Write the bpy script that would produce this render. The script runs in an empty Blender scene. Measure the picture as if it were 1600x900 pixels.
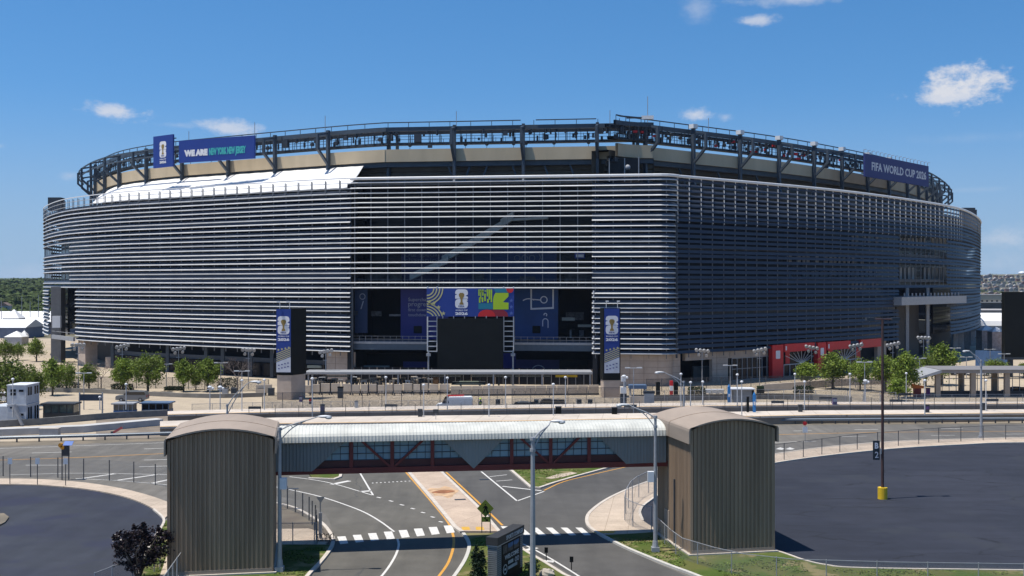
import bpy, math, random
from mathutils import Vector, Matrix, noise as mnoise
from mathutils.geometry import tessellate_polygon
R = math.radians
random.seed(7)
sc = bpy.context.scene
COL = sc.collection

# ---------------------------------------------------------------- camera, sky, sun, exposure
H = 19.5                      # eye height (m)
F = 1800.0                    # focal length in pixels of the 1600 px wide photograph
CX, CY = 800.0, 445.0         # principal column, horizon row
cam_d = bpy.data.cameras.new("camera"); cam = bpy.data.objects.new("camera", cam_d); COL.objects.link(cam)
cam.location = (0, 0, H); cam.rotation_euler = (R(90), 0, 0)
cam_d.sensor_width = 36.0; cam_d.lens = 36.0 * F / 1600.0; cam_d.shift_y = -5.0 / 1600.0
cam_d.clip_start = 0.5; cam_d.clip_end = 30000
sc.camera = cam

SUN_EL = R(72.0); SUN_H = Vector((-0.965, -0.26)).normalized()
SUN = Vector((SUN_H.x * math.cos(SUN_EL), SUN_H.y * math.cos(SUN_EL), math.sin(SUN_EL)))
sd = bpy.data.lights.new("sun", 'SUN'); sd.energy = 5.0; sd.angle = R(0.5); sd.color = (1.0, 0.95, 0.865)
so = bpy.data.objects.new("sun", sd); COL.objects.link(so)
so.rotation_euler = SUN.to_track_quat('Z', 'Y').to_euler()
so.location = (0, 0, 200)

sc.view_settings.view_transform = 'Standard'; sc.view_settings.look = 'None'
sc.view_settings.exposure = 0.35; sc.view_settings.gamma = 1.0
sc.view_settings.use_curve_mapping = False
sc.render.engine = 'CYCLES'
sc.cycles.max_bounces = 6; sc.cycles.diffuse_bounces = 3; sc.cycles.glossy_bounces = 3
sc.cycles.transparent_max_bounces = 16; sc.cycles.transmission_bounces = 3; sc.cycles.volume_bounces = 0
sc.cycles.use_adaptive_sampling = True
try:
    sc.cycles.use_denoising = True; sc.cycles.denoiser = 'OPENIMAGEDENOISE'
except Exception: pass
sc.cycles.sample_clamp_indirect = 4.0

w = bpy.data.worlds.new("World"); sc.world = w; w.use_nodes = True
nt = w.node_tree; nt.nodes.clear()
def N(tree, typ, **kw):
    n = tree.nodes.new(typ)
    for k, v in kw.items(): setattr(n, k, v)
    return n
SKY_STRENGTH = 0.100
out = N(nt, 'ShaderNodeOutputWorld'); bg = N(nt, 'ShaderNodeBackground'); bg.inputs[1].default_value = SKY_STRENGTH
sky = N(nt, 'ShaderNodeTexSky'); sky.sky_type = 'NISHITA'; sky.sun_disc = False
sky.sun_elevation = SUN_EL; sky.sun_rotation = math.atan2(SUN_H.x, SUN_H.y)
sky.altitude = 0; sky.air_density = 1.0; sky.dust_density = 0.3; sky.ozone_density = 2.0
hs_ = N(nt, 'ShaderNodeHueSaturation'); hs_.inputs['Saturation'].default_value = 1.34; hs_.inputs['Value'].default_value = 1.13
nt.links.new(sky.outputs[0], hs_.inputs['Color']); nt.links.new(hs_.outputs[0], bg.inputs[0])
tc = N(nt, 'ShaderNodeTexCoord')
# clear dry air: the sky near the horizon is read a little higher up, where it is still blue
lift = N(nt, 'ShaderNodeVectorMath', operation='ADD'); lift.inputs[1].default_value = (0, 0, 0.12)
nt.links.new(tc.outputs['Generated'], lift.inputs[0])
lnz = N(nt, 'ShaderNodeVectorMath', operation='NORMALIZE'); nt.links.new(lift.outputs[0], lnz.inputs[0]); nt.links.new(lnz.outputs[0], sky.inputs[0])
nz = N(nt, 'ShaderNodeTexNoise'); nz.inputs['Scale'].default_value = 42; nz.inputs['Detail'].default_value = 9; nz.inputs['Roughness'].default_value = 0.68
mpn = N(nt, 'ShaderNodeMapping'); mpn.inputs['Scale'].default_value = (1, 1, 1.7)
nt.links.new(tc.outputs['Generated'], mpn.inputs[0]); nt.links.new(mpn.outputs[0], nz.inputs['Vector'])
def wmath(op, a, b=None, c=None):
    n = N(nt, 'ShaderNodeMath', operation=op)
    for i, v in enumerate((a, b, c)):
        if v is None: continue
        if isinstance(v, (int, float)): n.inputs[i].default_value = v
        else: nt.links.new(v, n.inputs[i])
    return n.outputs[0]
# small fair-weather clouds: direction, angular half width, half height, density, softness
clouds = [(180, 175, 50, 14, .8, .55), (362, 200, 50, 16, .72, .6), (1085, 180, 28, 13, .75, .55), (1134, 183, 14, 7, .4, .7),
          (1505, 132, 66, 32, 1.0, .42), (1488, 150, 66, 16, 0.9, .45), (1186, 30, 36, 10, .7, .6), (1088, 14, 30, 24, .32, .9), (1230, 0, 110, 12, .55, .8),
          (1575, 372, 60, 22, .5, .9), (1560, 410, 90, 26, .35, 1.0), (1515, 480, 300, 46, .22, 1.0), (60, 430, 160, 24, .3, 1.0),
          (108, 275, 16, 8, .35, .8), (0, 228, 14, 5, .4, .8), (280, 196, 36, 6, .3, .8), (1530, 296, 60, 6, .18, .9), (1520, 215, 130, 10, .12, 1.0)]
total = None
for (px, py, ax, az, dens, soft) in clouds:
    d = Vector(((px - CX) / F, 1.0, (CY - py) / F)); L = d.length; d.normalize()
    sub = N(nt, 'ShaderNodeVectorMath', operation='SUBTRACT'); sub.inputs[1].default_value = d
    nt.links.new(tc.outputs['Generated'], sub.inputs[0])
    mul = N(nt, 'ShaderNodeVectorMath', operation='MULTIPLY'); k = F * L
    mul.inputs[1].default_value = (k / ax, k / max(ax, az), k / az)
    nt.links.new(sub.outputs[0], mul.inputs[0])
    ln = N(nt, 'ShaderNodeVectorMath', operation='LENGTH'); nt.links.new(mul.outputs[0], ln.inputs[0])
    # 1 - len + (noise - .5) * k
    a = wmath('MULTIPLY_ADD', nz.outputs[0], 2.7, -1.22)
    b = wmath('SUBTRACT', a, ln.outputs['Value'])
    mr = N(nt, 'ShaderNodeMapRange'); mr.interpolation_type = 'SMOOTHSTEP'
    mr.inputs['From Min'].default_value = -1.0; mr.inputs['From Max'].default_value = -1.0 + soft * 1.9
    mr.inputs['To Max'].default_value = dens
    nt.links.new(b, mr.inputs['Value'])
    total = mr.outputs[0] if total is None else wmath('MAXIMUM', total, mr.outputs[0])
bgc = N(nt, 'ShaderNodeBackground'); bgc.inputs[0].default_value = (0.79, 0.82, 0.90, 1); bgc.inputs[1].default_value = 0.69
# pale summer haze low in the sky
sz = N(nt, 'ShaderNodeSeparateXYZ'); nt.links.new(tc.outputs['Generated'], sz.inputs[0])
hr = N(nt, 'ShaderNodeMapRange'); hr.interpolation_type = 'SMOOTHSTEP'; nt.links.new(sz.outputs['Z'], hr.inputs['Value'])
hr.inputs['From Min'].default_value = 0.0; hr.inputs['From Max'].default_value = 0.17; hr.inputs['To Min'].default_value = 0.72; hr.inputs['To Max'].default_value = 0.0
bgh = N(nt, 'ShaderNodeBackground'); bgh.inputs[0].default_value = (0.265, 0.355, 0.475, 1); bgh.inputs[1].default_value = 1.0
mxh = N(nt, 'ShaderNodeMixShader'); nt.links.new(hr.outputs[0], mxh.inputs[0]); nt.links.new(bg.outputs[0], mxh.inputs[1]); nt.links.new(bgh.outputs[0], mxh.inputs[2])
mx = N(nt, 'ShaderNodeMixShader')
nt.links.new(total, mx.inputs[0]); nt.links.new(mxh.outputs[0], mx.inputs[1]); nt.links.new(bgc.outputs[0], mx.inputs[2])
nt.links.new(mx.outputs[0], out.inputs[0])

# ---------------------------------------------------------------- helpers
def G(px, py, z=0.0):
    """point at height z seen at photograph pixel (px, py)"""
    Y = F * (H - z) / (py - CY)
    return Vector(((px - CX) / F * Y, Y, z))
def W(px, py, Y):
    return Vector(((px - CX) / F * Y, Y, H - (py - CY) / F * Y))
def Zat(py, Y): return H - (py - CY) / F * Y

class MB:
    def __init__(s): s.v = []; s.f = []; s.uv = None
    def add(s, vs, fs):
        b = len(s.v); s.v += [Vector(x) for x in vs]; s.f += [tuple(b + i for i in f) for f in fs]; return s
    def hexa(s, o, ax, ay, az):
        o, ax, ay, az = map(Vector, (o, ax, ay, az))
        p = [o, o + ax, o + ax + ay, o + ay]; q = [x + az for x in p]
        if ax.cross(ay).dot(az) < 0: p.reverse(); q.reverse()
        return s.add(p + q, [(3, 2, 1, 0), (4, 5, 6, 7), (0, 1, 5, 4), (1, 2, 6, 5), (2, 3, 7, 6), (3, 0, 4, 7)])
    def box(s, c, size, rot=0.0):
        """c = centre of the base"""
        u = Vector((math.cos(rot), math.sin(rot), 0)); v = Vector((-math.sin(rot), math.cos(rot), 0))
        ax, ay, az = u * size[0], v * size[1], Vector((0, 0, size[2]))
        return s.hexa(Vector(c) - ax / 2 - ay / 2, ax, ay, az)
    def bar(s, p, q, w, h=None, up=(0, 0, 1)):
        p, q = Vector(p), Vector(q); h = h or w; d = (q - p).normalized()
        up = Vector(up)
        if abs(d.dot(up)) > 0.97: up = Vector((0, 1, 0)) if abs(d.y) < 0.9 else Vector((1, 0, 0))
        u = d.cross(up).normalized(); v = u.cross(d).normalized()
        return s.hexa(p - u * w / 2 - v * h / 2, u * w, v * h, q - p)
    def tube(s, p, q, r, n=8, r2=None, cap=True):
        p, q = Vector(p), Vector(q); r2 = r if r2 is None else r2; d = (q - p).normalized()
        a = Vector((0, 0, 1)) if abs(d.z) < 0.9 else Vector((1, 0, 0))
        u = d.cross(a).normalized(); v = d.cross(u)
        A = [p + (u * math.cos(t) + v * math.sin(t)) * r for t in [2 * math.pi * i / n for i in range(n)]]
        B = [q + (u * math.cos(t) + v * math.sin(t)) * r2 for t in [2 * math.pi * i / n for i in range(n)]]
        fs = [(i, (i + 1) % n, n + (i + 1) % n, n + i) for i in range(n)]
        if cap: fs += [tuple(range(n - 1, -1, -1)), tuple(range(n, 2 * n))]
        return s.add(A + B, fs)
    def path(s, pts, r, n=6, r2=None):
        m = len(pts) - 1
        for i in range(m):
            ra = r if r2 is None else r + (r2 - r) * i / m; rb = r if r2 is None else r + (r2 - r) * (i + 1) / m
            s.tube(pts[i], pts[i + 1], ra, n, rb)
        return s
    def poly(s, pts):
        pts = [Vector(p) for p in pts]
        tris = tessellate_polygon([pts])
        fs = []
        for t in tris:
            a, b, c = (pts[i] for i in t); fs.append(tuple(t))
        return s.add(pts, fs)
    def prism(s, pts, vec):
        """planar outline extruded along vec"""
        pts = [Vector(p) for p in pts]; vec = Vector(vec); n = len(pts)
        tris = [tuple(t) for t in tessellate_polygon([pts])]
        fs = list(tris) + [tuple(n + i for i in reversed(t)) for t in tris] + [(i, (i + 1) % n, n + (i + 1) % n, n + i) for i in range(n)]
        return s.add(pts + [p + vec for p in pts], fs)
    def sphere(s, c, r, nu=10, nv=7, sc3=(1, 1, 1)):
        c = Vector(c); vs = []; fs = []
        for j in range(nv + 1):
            th = math.pi * j / nv
            for i in range(nu):
                ph = 2 * math.pi * i / nu
                vs.append(c + Vector((math.sin(th) * math.cos(ph) * r * sc3[0], math.sin(th) * math.sin(ph) * r * sc3[1], math.cos(th) * r * sc3[2])))
        for j in range(nv):
            for i in range(nu):
                fs.append((j * nu + i, j * nu + (i + 1) % nu, (j + 1) * nu + (i + 1) % nu, (j + 1) * nu + i))
        return s.add(vs, fs)
    def sweep(s, path, nor, prof, closed_prof=True, caps=True):
        """path = [(x,y)], nor = outward normals (mitred), prof = [(offset outward, z)]"""
        m = len(prof); vs = []; fs = []
        for (p, n) in zip(path, nor):
            for (o, z) in prof: vs.append(Vector((p[0] + n[0] * o, p[1] + n[1] * o, z)))
        for i in range(len(path) - 1):
            for j in range(m if closed_prof else m - 1):
                a = i * m + j; b = i * m + (j + 1) % m
                fs.append((a, b, b + m, a + m))
        if closed_prof and caps:
            fs += [tuple(range(m - 1, -1, -1)), tuple((len(path) - 1) * m + j for j in range(m))]
        return s.add(vs, fs)
    def build(s, name, mat, parent=None, smooth=False, kind=None, recalc=True):
        me = bpy.data.meshes.new(name)
        o = bpy.data.objects.new(name, me); COL.objects.link(o)
        off = Vector((0, 0, 0))
        if parent is not None:
            o.parent = parent; q = parent
            while q is not None: off = off + q.location; q = q.parent
        else:
            xs = [v.x for v in s.v]; ys = [v.y for v in s.v]; zs = [v.z for v in s.v]
            off = Vector(((min(xs) + max(xs)) / 2, (min(ys) + max(ys)) / 2, min(zs))); o.location = off
        me.from_pydata([v - off for v in s.v], [], s.f)
        if s.uv is not None:
            l = me.uv_layers.new(name="UVMap")
            for p in me.polygons:
                for li in p.loop_indices: l.data[li].uv = s.uv[me.loops[li].vertex_index]
        me.materials.append(mat)
        if recalc:
            import bmesh
            bm = bmesh.new(); bm.from_mesh(me); bmesh.ops.recalc_face_normals(bm, faces=bm.faces); bm.to_mesh(me); bm.free()
        if smooth: me.polygons.foreach_set('use_smooth', [True] * len(me.polygons))
        me.update()
        if kind: o['kind'] = kind
        return o

def tag(o, label, cat, group=None, kind=None):
    o['label'] = label; o['category'] = cat
    if group: o['group'] = group
    if kind: o['kind'] = kind
    return o
def thing(name, label, cat, loc=(0, 0, 0), group=None):
    o = bpy.data.objects.new(name, None); COL.objects.link(o); o.location = loc; o.empty_display_size = 0.3
    return tag(o, label, cat, group)
KIDS = {}
def dup(root, loc, rotz=0.0, scale=None, label=None, group=None):
    r = root.copy(); COL.objects.link(r); r.location = loc; r.rotation_euler = (0, 0, rotz)
    if scale is not None: r.scale = scale
    if label: r['label'] = label
    if group: r['group'] = group
    for ch in root.children:
        c = ch.copy(); COL.objects.link(c); c.parent = r
        for g in ch.children:
            d = g.copy(); COL.objects.link(d); d.parent = c
    return r

def catmull(pts, n=8, closed=False):
    P = [Vector(p) for p in pts]; o = []
    m = len(P)
    for i in range(m if closed else m - 1):
        p0 = P[(i - 1) % m] if (closed or i > 0) else P[0] * 2 - P[1]
        p1, p2 = P[i], P[(i + 1) % m]
        p3 = P[(i + 2) % m] if (closed or i + 2 < m) else p2 * 2 - p1
        for k in range(n):
            t = k / n
            o.append(0.5 * ((2 * p1) + (-p0 + p2) * t + (2 * p0 - 5 * p1 + 4 * p2 - p3) * t * t + (-p0 + 3 * p1 - 3 * p2 + p3) * t ** 3))
    if not closed: o.append(P[-1])
    return o
def normals2(path, closed=False):
    """mitred outward (right hand) normals of a 2D polyline"""
    n = len(path); o = []
    for i in range(n):
        a = path[i - 1] if (i > 0 or closed) else None; b = path[(i + 1) % n] if (i < n - 1 or closed) else None
        ts = []
        if a is not None: ts.append(Vector((path[i][0] - a[0], path[i][1] - a[1])).normalized())
        if b is not None: ts.append(Vector((b[0] - path[i][0], b[1] - path[i][1])).normalized())
        t = sum(ts, Vector((0, 0)))
        t.normalize(); nn = Vector((t.y, -t.x))
        k = 1.0
        if len(ts) == 2: k = 1.0 / max(0.5, nn.dot(Vector((ts[0].y, -ts[0].x))))
        o.append(nn * k)
    return o

# ---------------------------------------------------------------- materials
MATS = {}
def mat(name, col, rough=0.65, metal=0.0, var=0.12, scale=1.5, spec=0.4, bump=0.0, bscale=20.0, streak=None, island=0.0, trans=0.0):
    if name in MATS: return MATS[name]
    col = tuple(c * 0.80 for c in col[:3])          # base colours were picked by eye under a dimmer exposure
    m = bpy.data.materials.new(name); m.use_nodes = True; t = m.node_tree; p = t.nodes['Principled BSDF']
    p.inputs['Roughness'].default_value = rough; p.inputs['Metallic'].default_value = metal
    p.inputs['Specular IOR Level'].default_value = spec
    geo = N(t, 'ShaderNodeNewGeometry')
    src = geo.outputs['Position']
    if streak:
        mp = N(t, 'ShaderNodeMapping'); mp.inputs['Scale'].default_value = streak; t.links.new(src, mp.inputs[0]); src = mp.outputs[0]
    nz = N(t, 'ShaderNodeTexNoise'); nz.inputs['Scale'].default_value = scale; nz.inputs['Detail'].default_value = 6; nz.inputs['Roughness'].default_value = 0.6
    t.links.new(src, nz.inputs['Vector'])
    mr = N(t, 'ShaderNodeMapRange'); mr.inputs['From Min'].default_value = 0.3; mr.inputs['From Max'].default_value = 0.7
    mr.inputs['To Min'].default_value = 1 - var; mr.inputs['To Max'].default_value = 1 + var
    t.links.new(nz.outputs[0], mr.inputs[0])
    fac = mr.outputs[0]
    if island:
        ir = N(t, 'ShaderNodeMapRange'); ir.inputs['To Min'].default_value = 1 - island; ir.inputs['To Max'].default_value = 1 + island
        t.links.new(geo.outputs['Random Per Island'], ir.inputs[0])
        mm = N(t, 'ShaderNodeMath', operation='MULTIPLY'); t.links.new(fac, mm.inputs[0]); t.links.new(ir.outputs[0], mm.inputs[1]); fac = mm.outputs[0]
        oi = N(t, 'ShaderNodeObjectInfo'); orr = N(t, 'ShaderNodeMapRange'); orr.inputs['To Min'].default_value = 0.80; orr.inputs['To Max'].default_value = 1.18; t.links.new(oi.outputs['Random'], orr.inputs[0])
        m2 = N(t, 'ShaderNodeMath', operation='MULTIPLY'); t.links.new(fac, m2.inputs[0]); t.links.new(orr.outputs[0], m2.inputs[1]); fac = m2.outputs[0]
    vm = N(t, 'ShaderNodeVectorMath', operation='SCALE'); vm.inputs[0].default_value = col[:3]
    t.links.new(fac, vm.inputs['Scale']); t.links.new(vm.outputs[0], p.inputs['Base Color'])
    if trans:
        tr = N(t, 'ShaderNodeBsdfTranslucent'); t.links.new(vm.outputs[0], tr.inputs[0])
        ms = N(t, 'ShaderNodeMixShader'); ms.inputs[0].default_value = trans
        t.links.new(p.outputs[0], ms.inputs[1]); t.links.new(tr.outputs[0], ms.inputs[2])
        t.links.new(ms.outputs[0], t.nodes['Material Output'].inputs[0])
    if bump:
        nb = N(t, 'ShaderNodeTexNoise'); nb.inputs['Scale'].default_value = bscale; nb.inputs['Detail'].default_value = 4
        t.links.new(geo.outputs['Position'], nb.inputs['Vector'])
        bp = N(t, 'ShaderNodeBump'); bp.inputs['Strength'].default_value = bump; bp.inputs['Distance'].default_value = 0.05
        t.links.new(nb.outputs[0], bp.inputs['Height']); t.links.new(bp.outputs[0], p.inputs['Normal'])
    MATS[name] = m
    return m

def ground_mat(name, c1, c2, big, small, rough=0.85, crack=None, streaks=None, spots=None, joints=None, gloss=0.3):
    c1 = tuple(c * 0.80 for c in c1); c2 = tuple(c * 0.80 for c in c2)
    """two-tone large patches x fine grain, with optional cracks, tyre streaks, stains and slab joints"""
    m = bpy.data.materials.new(name); m.use_nodes = True; t = m.node_tree; p = t.nodes['Principled BSDF']
    p.inputs['Roughness'].default_value = rough; p.inputs['Specular IOR Level'].default_value = gloss
    geo = N(t, 'ShaderNodeNewGeometry'); P = geo.outputs['Position']
    def noise(s, det=5, vec=P, dist=0.0):
        n = N(t, 'ShaderNodeTexNoise'); n.inputs['Scale'].default_value = s; n.inputs['Detail'].default_value = det; n.inputs['Distortion'].default_value = dist
        t.links.new(vec, n.inputs['Vector']); return n.outputs[0]
    def rng(v, a, b, c, d, smooth=False):
        r = N(t, 'ShaderNodeMapRange'); r.inputs[1].default_value = a; r.inputs[2].default_value = b; r.inputs[3].default_value = c; r.inputs[4].default_value = d
        if smooth: r.interpolation_type = 'SMOOTHSTEP'
        t.links.new(v, r.inputs[0]); return r.outputs[0]
    def mixc(f, a, b):
        x = N(t, 'ShaderNodeMix'); x.data_type = 'RGBA'
        if isinstance(f, float): x.inputs[0].default_value = f
        else: t.links.new(f, x.inputs[0])
        for i, v in ((6, a), (7, b)):
            if isinstance(v, tuple): x.inputs[i].default_value = v + (1,)
            else: t.links.new(v, x.inputs[i])
        return x.outputs[2]
    def mul(c, f):
        v = N(t, 'ShaderNodeVectorMath', operation='SCALE'); t.links.new(c, v.inputs[0]); t.links.new(f, v.inputs['Scale']); return v.outputs[0]
    c = mixc(rng(noise(big, 4, dist=0.6), 0.38, 0.62, 0, 1, True), c1, c2)
    c = mul(c, rng(noise(small, 7), 0.25, 0.75, 0.8, 1.2))
    c = mul(c, rng(noise(0.55, 5), 0.3, 0.7, 0.9, 1.1))
    if streaks:
        mp = N(t, 'ShaderNodeMapping'); mp.inputs['Rotation'].default_value = (0, 0, streaks[0]); mp.inputs['Scale'].default_value = (streaks[1], streaks[2], 1)
        t.links.new(P, mp.inputs[0])
        c = mul(c, rng(noise(1.0, 4, mp.outputs[0], 0.8), 0.35, 0.68, 1 + streaks[3], 1 - streaks[3]))
    if crack:
        mp = N(t, 'ShaderNodeMapping'); mp.inputs['Rotation'].default_value = (0, 0, 0.45); mp.inputs['Scale'].default_value = (crack[0], crack[0] * crack[3], 1)
        nn = N(t, 'ShaderNodeTexNoise'); nn.inputs['Scale'].default_value = 0.35; nn.inputs['Detail'].default_value = 4; t.links.new(P, nn.inputs['Vector'])
        ad = N(t, 'ShaderNodeVectorMath', operation='MULTIPLY_ADD'); ad.inputs[1].default_value = (3.2, 3.2, 0); 
        t.links.new(nn.outputs['Color'], ad.inputs[0]); t.links.new(P, ad.inputs[2]); t.links.new(ad.outputs[0], mp.inputs[0])
        vo = N(t, 'ShaderNodeTexVoronoi'); vo.feature = 'DISTANCE_TO_EDGE'; vo.inputs['Scale'].default_value = 1.0
        t.links.new(mp.outputs[0], vo.inputs['Vector'])
        g = rng(vo.outputs[0], 0.0, crack[1], 1, 0, True)
        gate = rng(noise(0.09, 3), 0.42, 0.6, 0, 1, True)
        k = N(t, 'ShaderNodeMath', operation='MULTIPLY'); t.links.new(g, k.inputs[0]); t.links.new(gate, k.inputs[1])
        c = mixc(k.outputs[0], c, crack[2])
    if spots:
        c = mixc(rng(noise(spots[0], 6), spots[1], spots[1] + 0.08, 0, spots[3], True), c, spots[2])
    if joints:
        br = N(t, 'ShaderNodeTexBrick'); br.offset = 0.0
        br.inputs['Scale'].default_value = joints[0]; br.inputs['Mortar Size'].default_value = joints[1]; br.inputs['Brick Width'].default_value = 1.0; br.inputs['Row Height'].default_value = 1.0
        br.inputs['Color1'].default_value = (1, 1, 1, 1); br.inputs['Color2'].default_value = (0.92, 0.92, 0.92, 1); br.inputs['Mortar'].default_value = (0.6, 0.58, 0.55, 1)
        mp = N(t, 'ShaderNodeMapping'); mp.inputs['Rotation'].default_value = (0, 0, joints[2]); t.links.new(P, mp.inputs[0]); t.links.new(mp.outputs[0], br.inputs['Vector'])
        x = N(t, 'ShaderNodeMix'); x.data_type = 'RGBA'; x.blend_type = 'MULTIPLY'; x.inputs[0].default_value = 1.0
        t.links.new(c, x.inputs[6]); t.links.new(br.outputs[0], x.inputs[7]); c = x.outputs[2]
    t.links.new(c, p.inputs['Base Color'])
    nb = noise(9, 5); bp = N(t, 'ShaderNodeBump'); bp.inputs['Strength'].default_value = 0.25; bp.inputs['Distance'].default_value = 0.03
    t.links.new(nb, bp.inputs['Height']); t.links.new(bp.outputs[0], p.inputs['Normal'])
    MATS[name] = m
    return m

def mesh_mat(name, col, pitch, wire):
    """chain link: a diamond lattice of wires in the panel's own UV (metres); open between the wires"""
    m = bpy.data.materials.new(name); m.use_nodes = True; t = m.node_tree; p = t.nodes['Principled BSDF']
    p.inputs['Base Color'].default_value = col + (1,); p.inputs['Metallic'].default_value = 0.4; p.inputs['Roughness'].default_value = 0.5
    uv = N(t, 'ShaderNodeUVMap'); sx = N(t, 'ShaderNodeSeparateXYZ'); t.links.new(uv.outputs[0], sx.inputs[0])
    def mth(op, a, b=None):
        n = N(t, 'ShaderNodeMath', operation=op)
        for i, v in enumerate((a, b)):
            if v is None: continue
            if isinstance(v, (int, float)): n.inputs[i].default_value = v
            else: t.links.new(v, n.inputs[i])
        return n.outputs[0]
    res = []
    for op in ('ADD', 'SUBTRACT'):
        s = mth(op, sx.outputs[0], sx.outputs[1]); s = mth('DIVIDE', s, pitch); s = mth('FRACT', s); res.append(mth('LESS_THAN', s, wire / pitch))
    f = mth('MAXIMUM', res[0], res[1])
    tr = N(t, 'ShaderNodeBsdfTransparent'); ms = N(t, 'ShaderNodeMixShader')
    t.links.new(f, ms.inputs[0]); t.links.new(tr.outputs[0], ms.inputs[1]); t.links.new(p.outputs[0], ms.inputs[2])
    t.links.new(ms.outputs[0], t.nodes['Material Output'].inputs[0])
    return m

def glass_mat(name, col, rough=0.08):
    return mat(name, col, rough, 0.0, 0.08, 0.4, 0.8)

ASPH = ground_mat("road asphalt", (0.160, 0.148, 0.130), (0.126, 0.118, 0.105), 0.05, 14, 0.9, crack=(0.05, 0.006, (0.05, 0.05, 0.05), 2.2), streaks=(0.15, 0.9, 0.05, 0.13), spots=(0.5, 0.66, (0.05, 0.05, 0.05), 0.5))
RAMP = ground_mat("ramp asphalt", (0.122, 0.114, 0.098), (0.100, 0.094, 0.082), 0.08, 16, 0.9, crack=(0.06, 0.006, (0.05, 0.05, 0.05), 1.5), streaks=(0.9, 0.6, 0.07, 0.10), spots=(0.7, 0.68, (0.05, 0.05, 0.05), 0.5))
LOTR = ground_mat("sealed lot asphalt", (0.0215, 0.0245, 0.0365), (0.0275, 0.0305, 0.0435), 0.07, 18, 0.85, spots=(0.16, 0.58, (0.026, 0.029, 0.037), 0.7), crack=(0.10, 0.024, (0.010, 0.011, 0.015), 2.6), streaks=(0.0, 0.06, 0.55, 0.12))
LOTL = ground_mat("patched lot asphalt", (0.033, 0.037, 0.049), (0.026, 0.029, 0.045), 0.11, 18, 0.8, crack=(0.05, 0.010, (0.024, 0.026, 0.045), 2.5), streaks=(-0.6, 0.35, 0.06, 0.16), spots=(0.14, 0.56, (0.018, 0.020, 0.040), 0.7))
CONC = ground_mat("kerbside concrete", (0.53, 0.43, 0.335), (0.47, 0.385, 0.30), 0.15, 12, 0.85, joints=(0.55, 0.012, 0.14), spots=(0.9, 0.67, (0.3, 0.24, 0.18), 0.5))
MEDC = ground_mat("median concrete", (0.54, 0.42, 0.32), (0.48, 0.37, 0.285), 0.2, 12, 0.85, joints=(0.28, 0.006, 0.47), spots=(1.3, 0.66, (0.33, 0.25, 0.18), 0.4))
PLAZA = ground_mat("plaza paving", (0.46, 0.38, 0.275), (0.40, 0.33, 0.245), 0.05, 8, 0.85, spots=(0.12, 0.6, (0.36, 0.31, 0.26), 0.5))
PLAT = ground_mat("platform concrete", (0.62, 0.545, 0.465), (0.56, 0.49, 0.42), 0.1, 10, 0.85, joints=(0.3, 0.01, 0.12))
GRASS = ground_mat("mown grass", (0.070, 0.108, 0.022), (0.110, 0.118, 0.036), 0.35, 9, 0.95, spots=(0.42, 0.55, (0.20, 0.165, 0.085), 0.8), gloss=0.1)
DIRT = ground_mat("bare shoulder", (0.24, 0.20, 0.15), (0.17, 0.15, 0.12), 0.2, 8, 0.95, gloss=0.1)
FARG = ground_mat("far ground", (0.10, 0.11, 0.06), (0.17, 0.15, 0.11), 0.006, 0.4, 0.95, gloss=0.1)
WHITE = mat("white road paint", (0.66, 0.64, 0.60), 0.7, var=0.2, scale=5)
YELL = mat("yellow road paint", (0.62, 0.31, 0.05), 0.7, var=0.2, scale=5)
KERB = mat("kerb concrete", (0.56, 0.50, 0.43), 0.85, var=0.14, scale=2)
LOUV = mat("shaded louvre aluminium", (0.055, 0.069, 0.098), 0.5, 0.1, 0.10, 0.30, 0.2)  # same metal as the lip; shade on the plates is put into this colour
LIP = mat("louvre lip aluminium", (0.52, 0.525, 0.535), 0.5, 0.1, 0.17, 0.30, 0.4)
RAILM = mat("silver rail", (0.80, 0.80, 0.80), 0.4, 0.0, 0.06, 0.6)
MULL = mat("louvre post metal", (0.20, 0.21, 0.23), 0.5, 0.2, 0.1, 1)
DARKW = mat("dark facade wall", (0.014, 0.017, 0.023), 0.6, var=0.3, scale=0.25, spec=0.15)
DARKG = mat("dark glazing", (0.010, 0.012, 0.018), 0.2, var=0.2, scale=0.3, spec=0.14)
SOFF = mat("deck underside", (0.14, 0.115, 0.085), 0.8, var=0.2, scale=0.3)
STEEL = mat("blue grey steel", (0.060, 0.080, 0.105), 0.5, 0.1, 0.15, 0.8)
STEELD = mat("dark steel", (0.035, 0.045, 0.06), 0.5, 0.1, 0.2, 0.8)
TAN = mat("tan parapet concrete", (0.60, 0.48, 0.32), 0.8, var=0.10, scale=0.25, streak=(1, 1, 0.25))
TARP = mat("white tarpaulin", (0.80, 0.80, 0.80), 0.7, var=0.03, scale=0.3, bump=0.4, bscale=0.6)
STONE = mat("stone cladding", (0.50, 0.41, 0.34), 0.8, var=0.12, scale=0.6)
STONED = mat("stone joint", (0.26, 0.21, 0.175), 0.85, var=0.1)
BLACK = mat("black screen", (0.008, 0.010, 0.010), 0.6, var=0.25, scale=0.5, spec=0.14)
BLUE = mat("royal blue banner", (0.012, 0.045, 0.27), 0.55, var=0.04, scale=0.4)
NAVY = mat("navy banner", (0.016, 0.022, 0.20), 0.55, var=0.06, scale=0.4)
TEALB = mat("deep blue banner", (0.010, 0.055, 0.20), 0.55, var=0.25, scale=0.12)
INKW = mat("white print", (0.82, 0.82, 0.85), 0.6, var=0.02)
INKG = mat("grey print", (0.34, 0.38, 0.46), 0.6, var=0.05)
INKT = mat("turquoise print", (0.06, 0.48, 0.47), 0.6, var=0.03)
INKY = mat("pale yellow print", (0.55, 0.52, 0.24), 0.6, var=0.03)
INKL = mat("lime print", (0.42, 0.62, 0.02), 0.6, var=0.03)
INKR = mat("red print", (0.60, 0.015, 0.02), 0.6, var=0.03)
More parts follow.
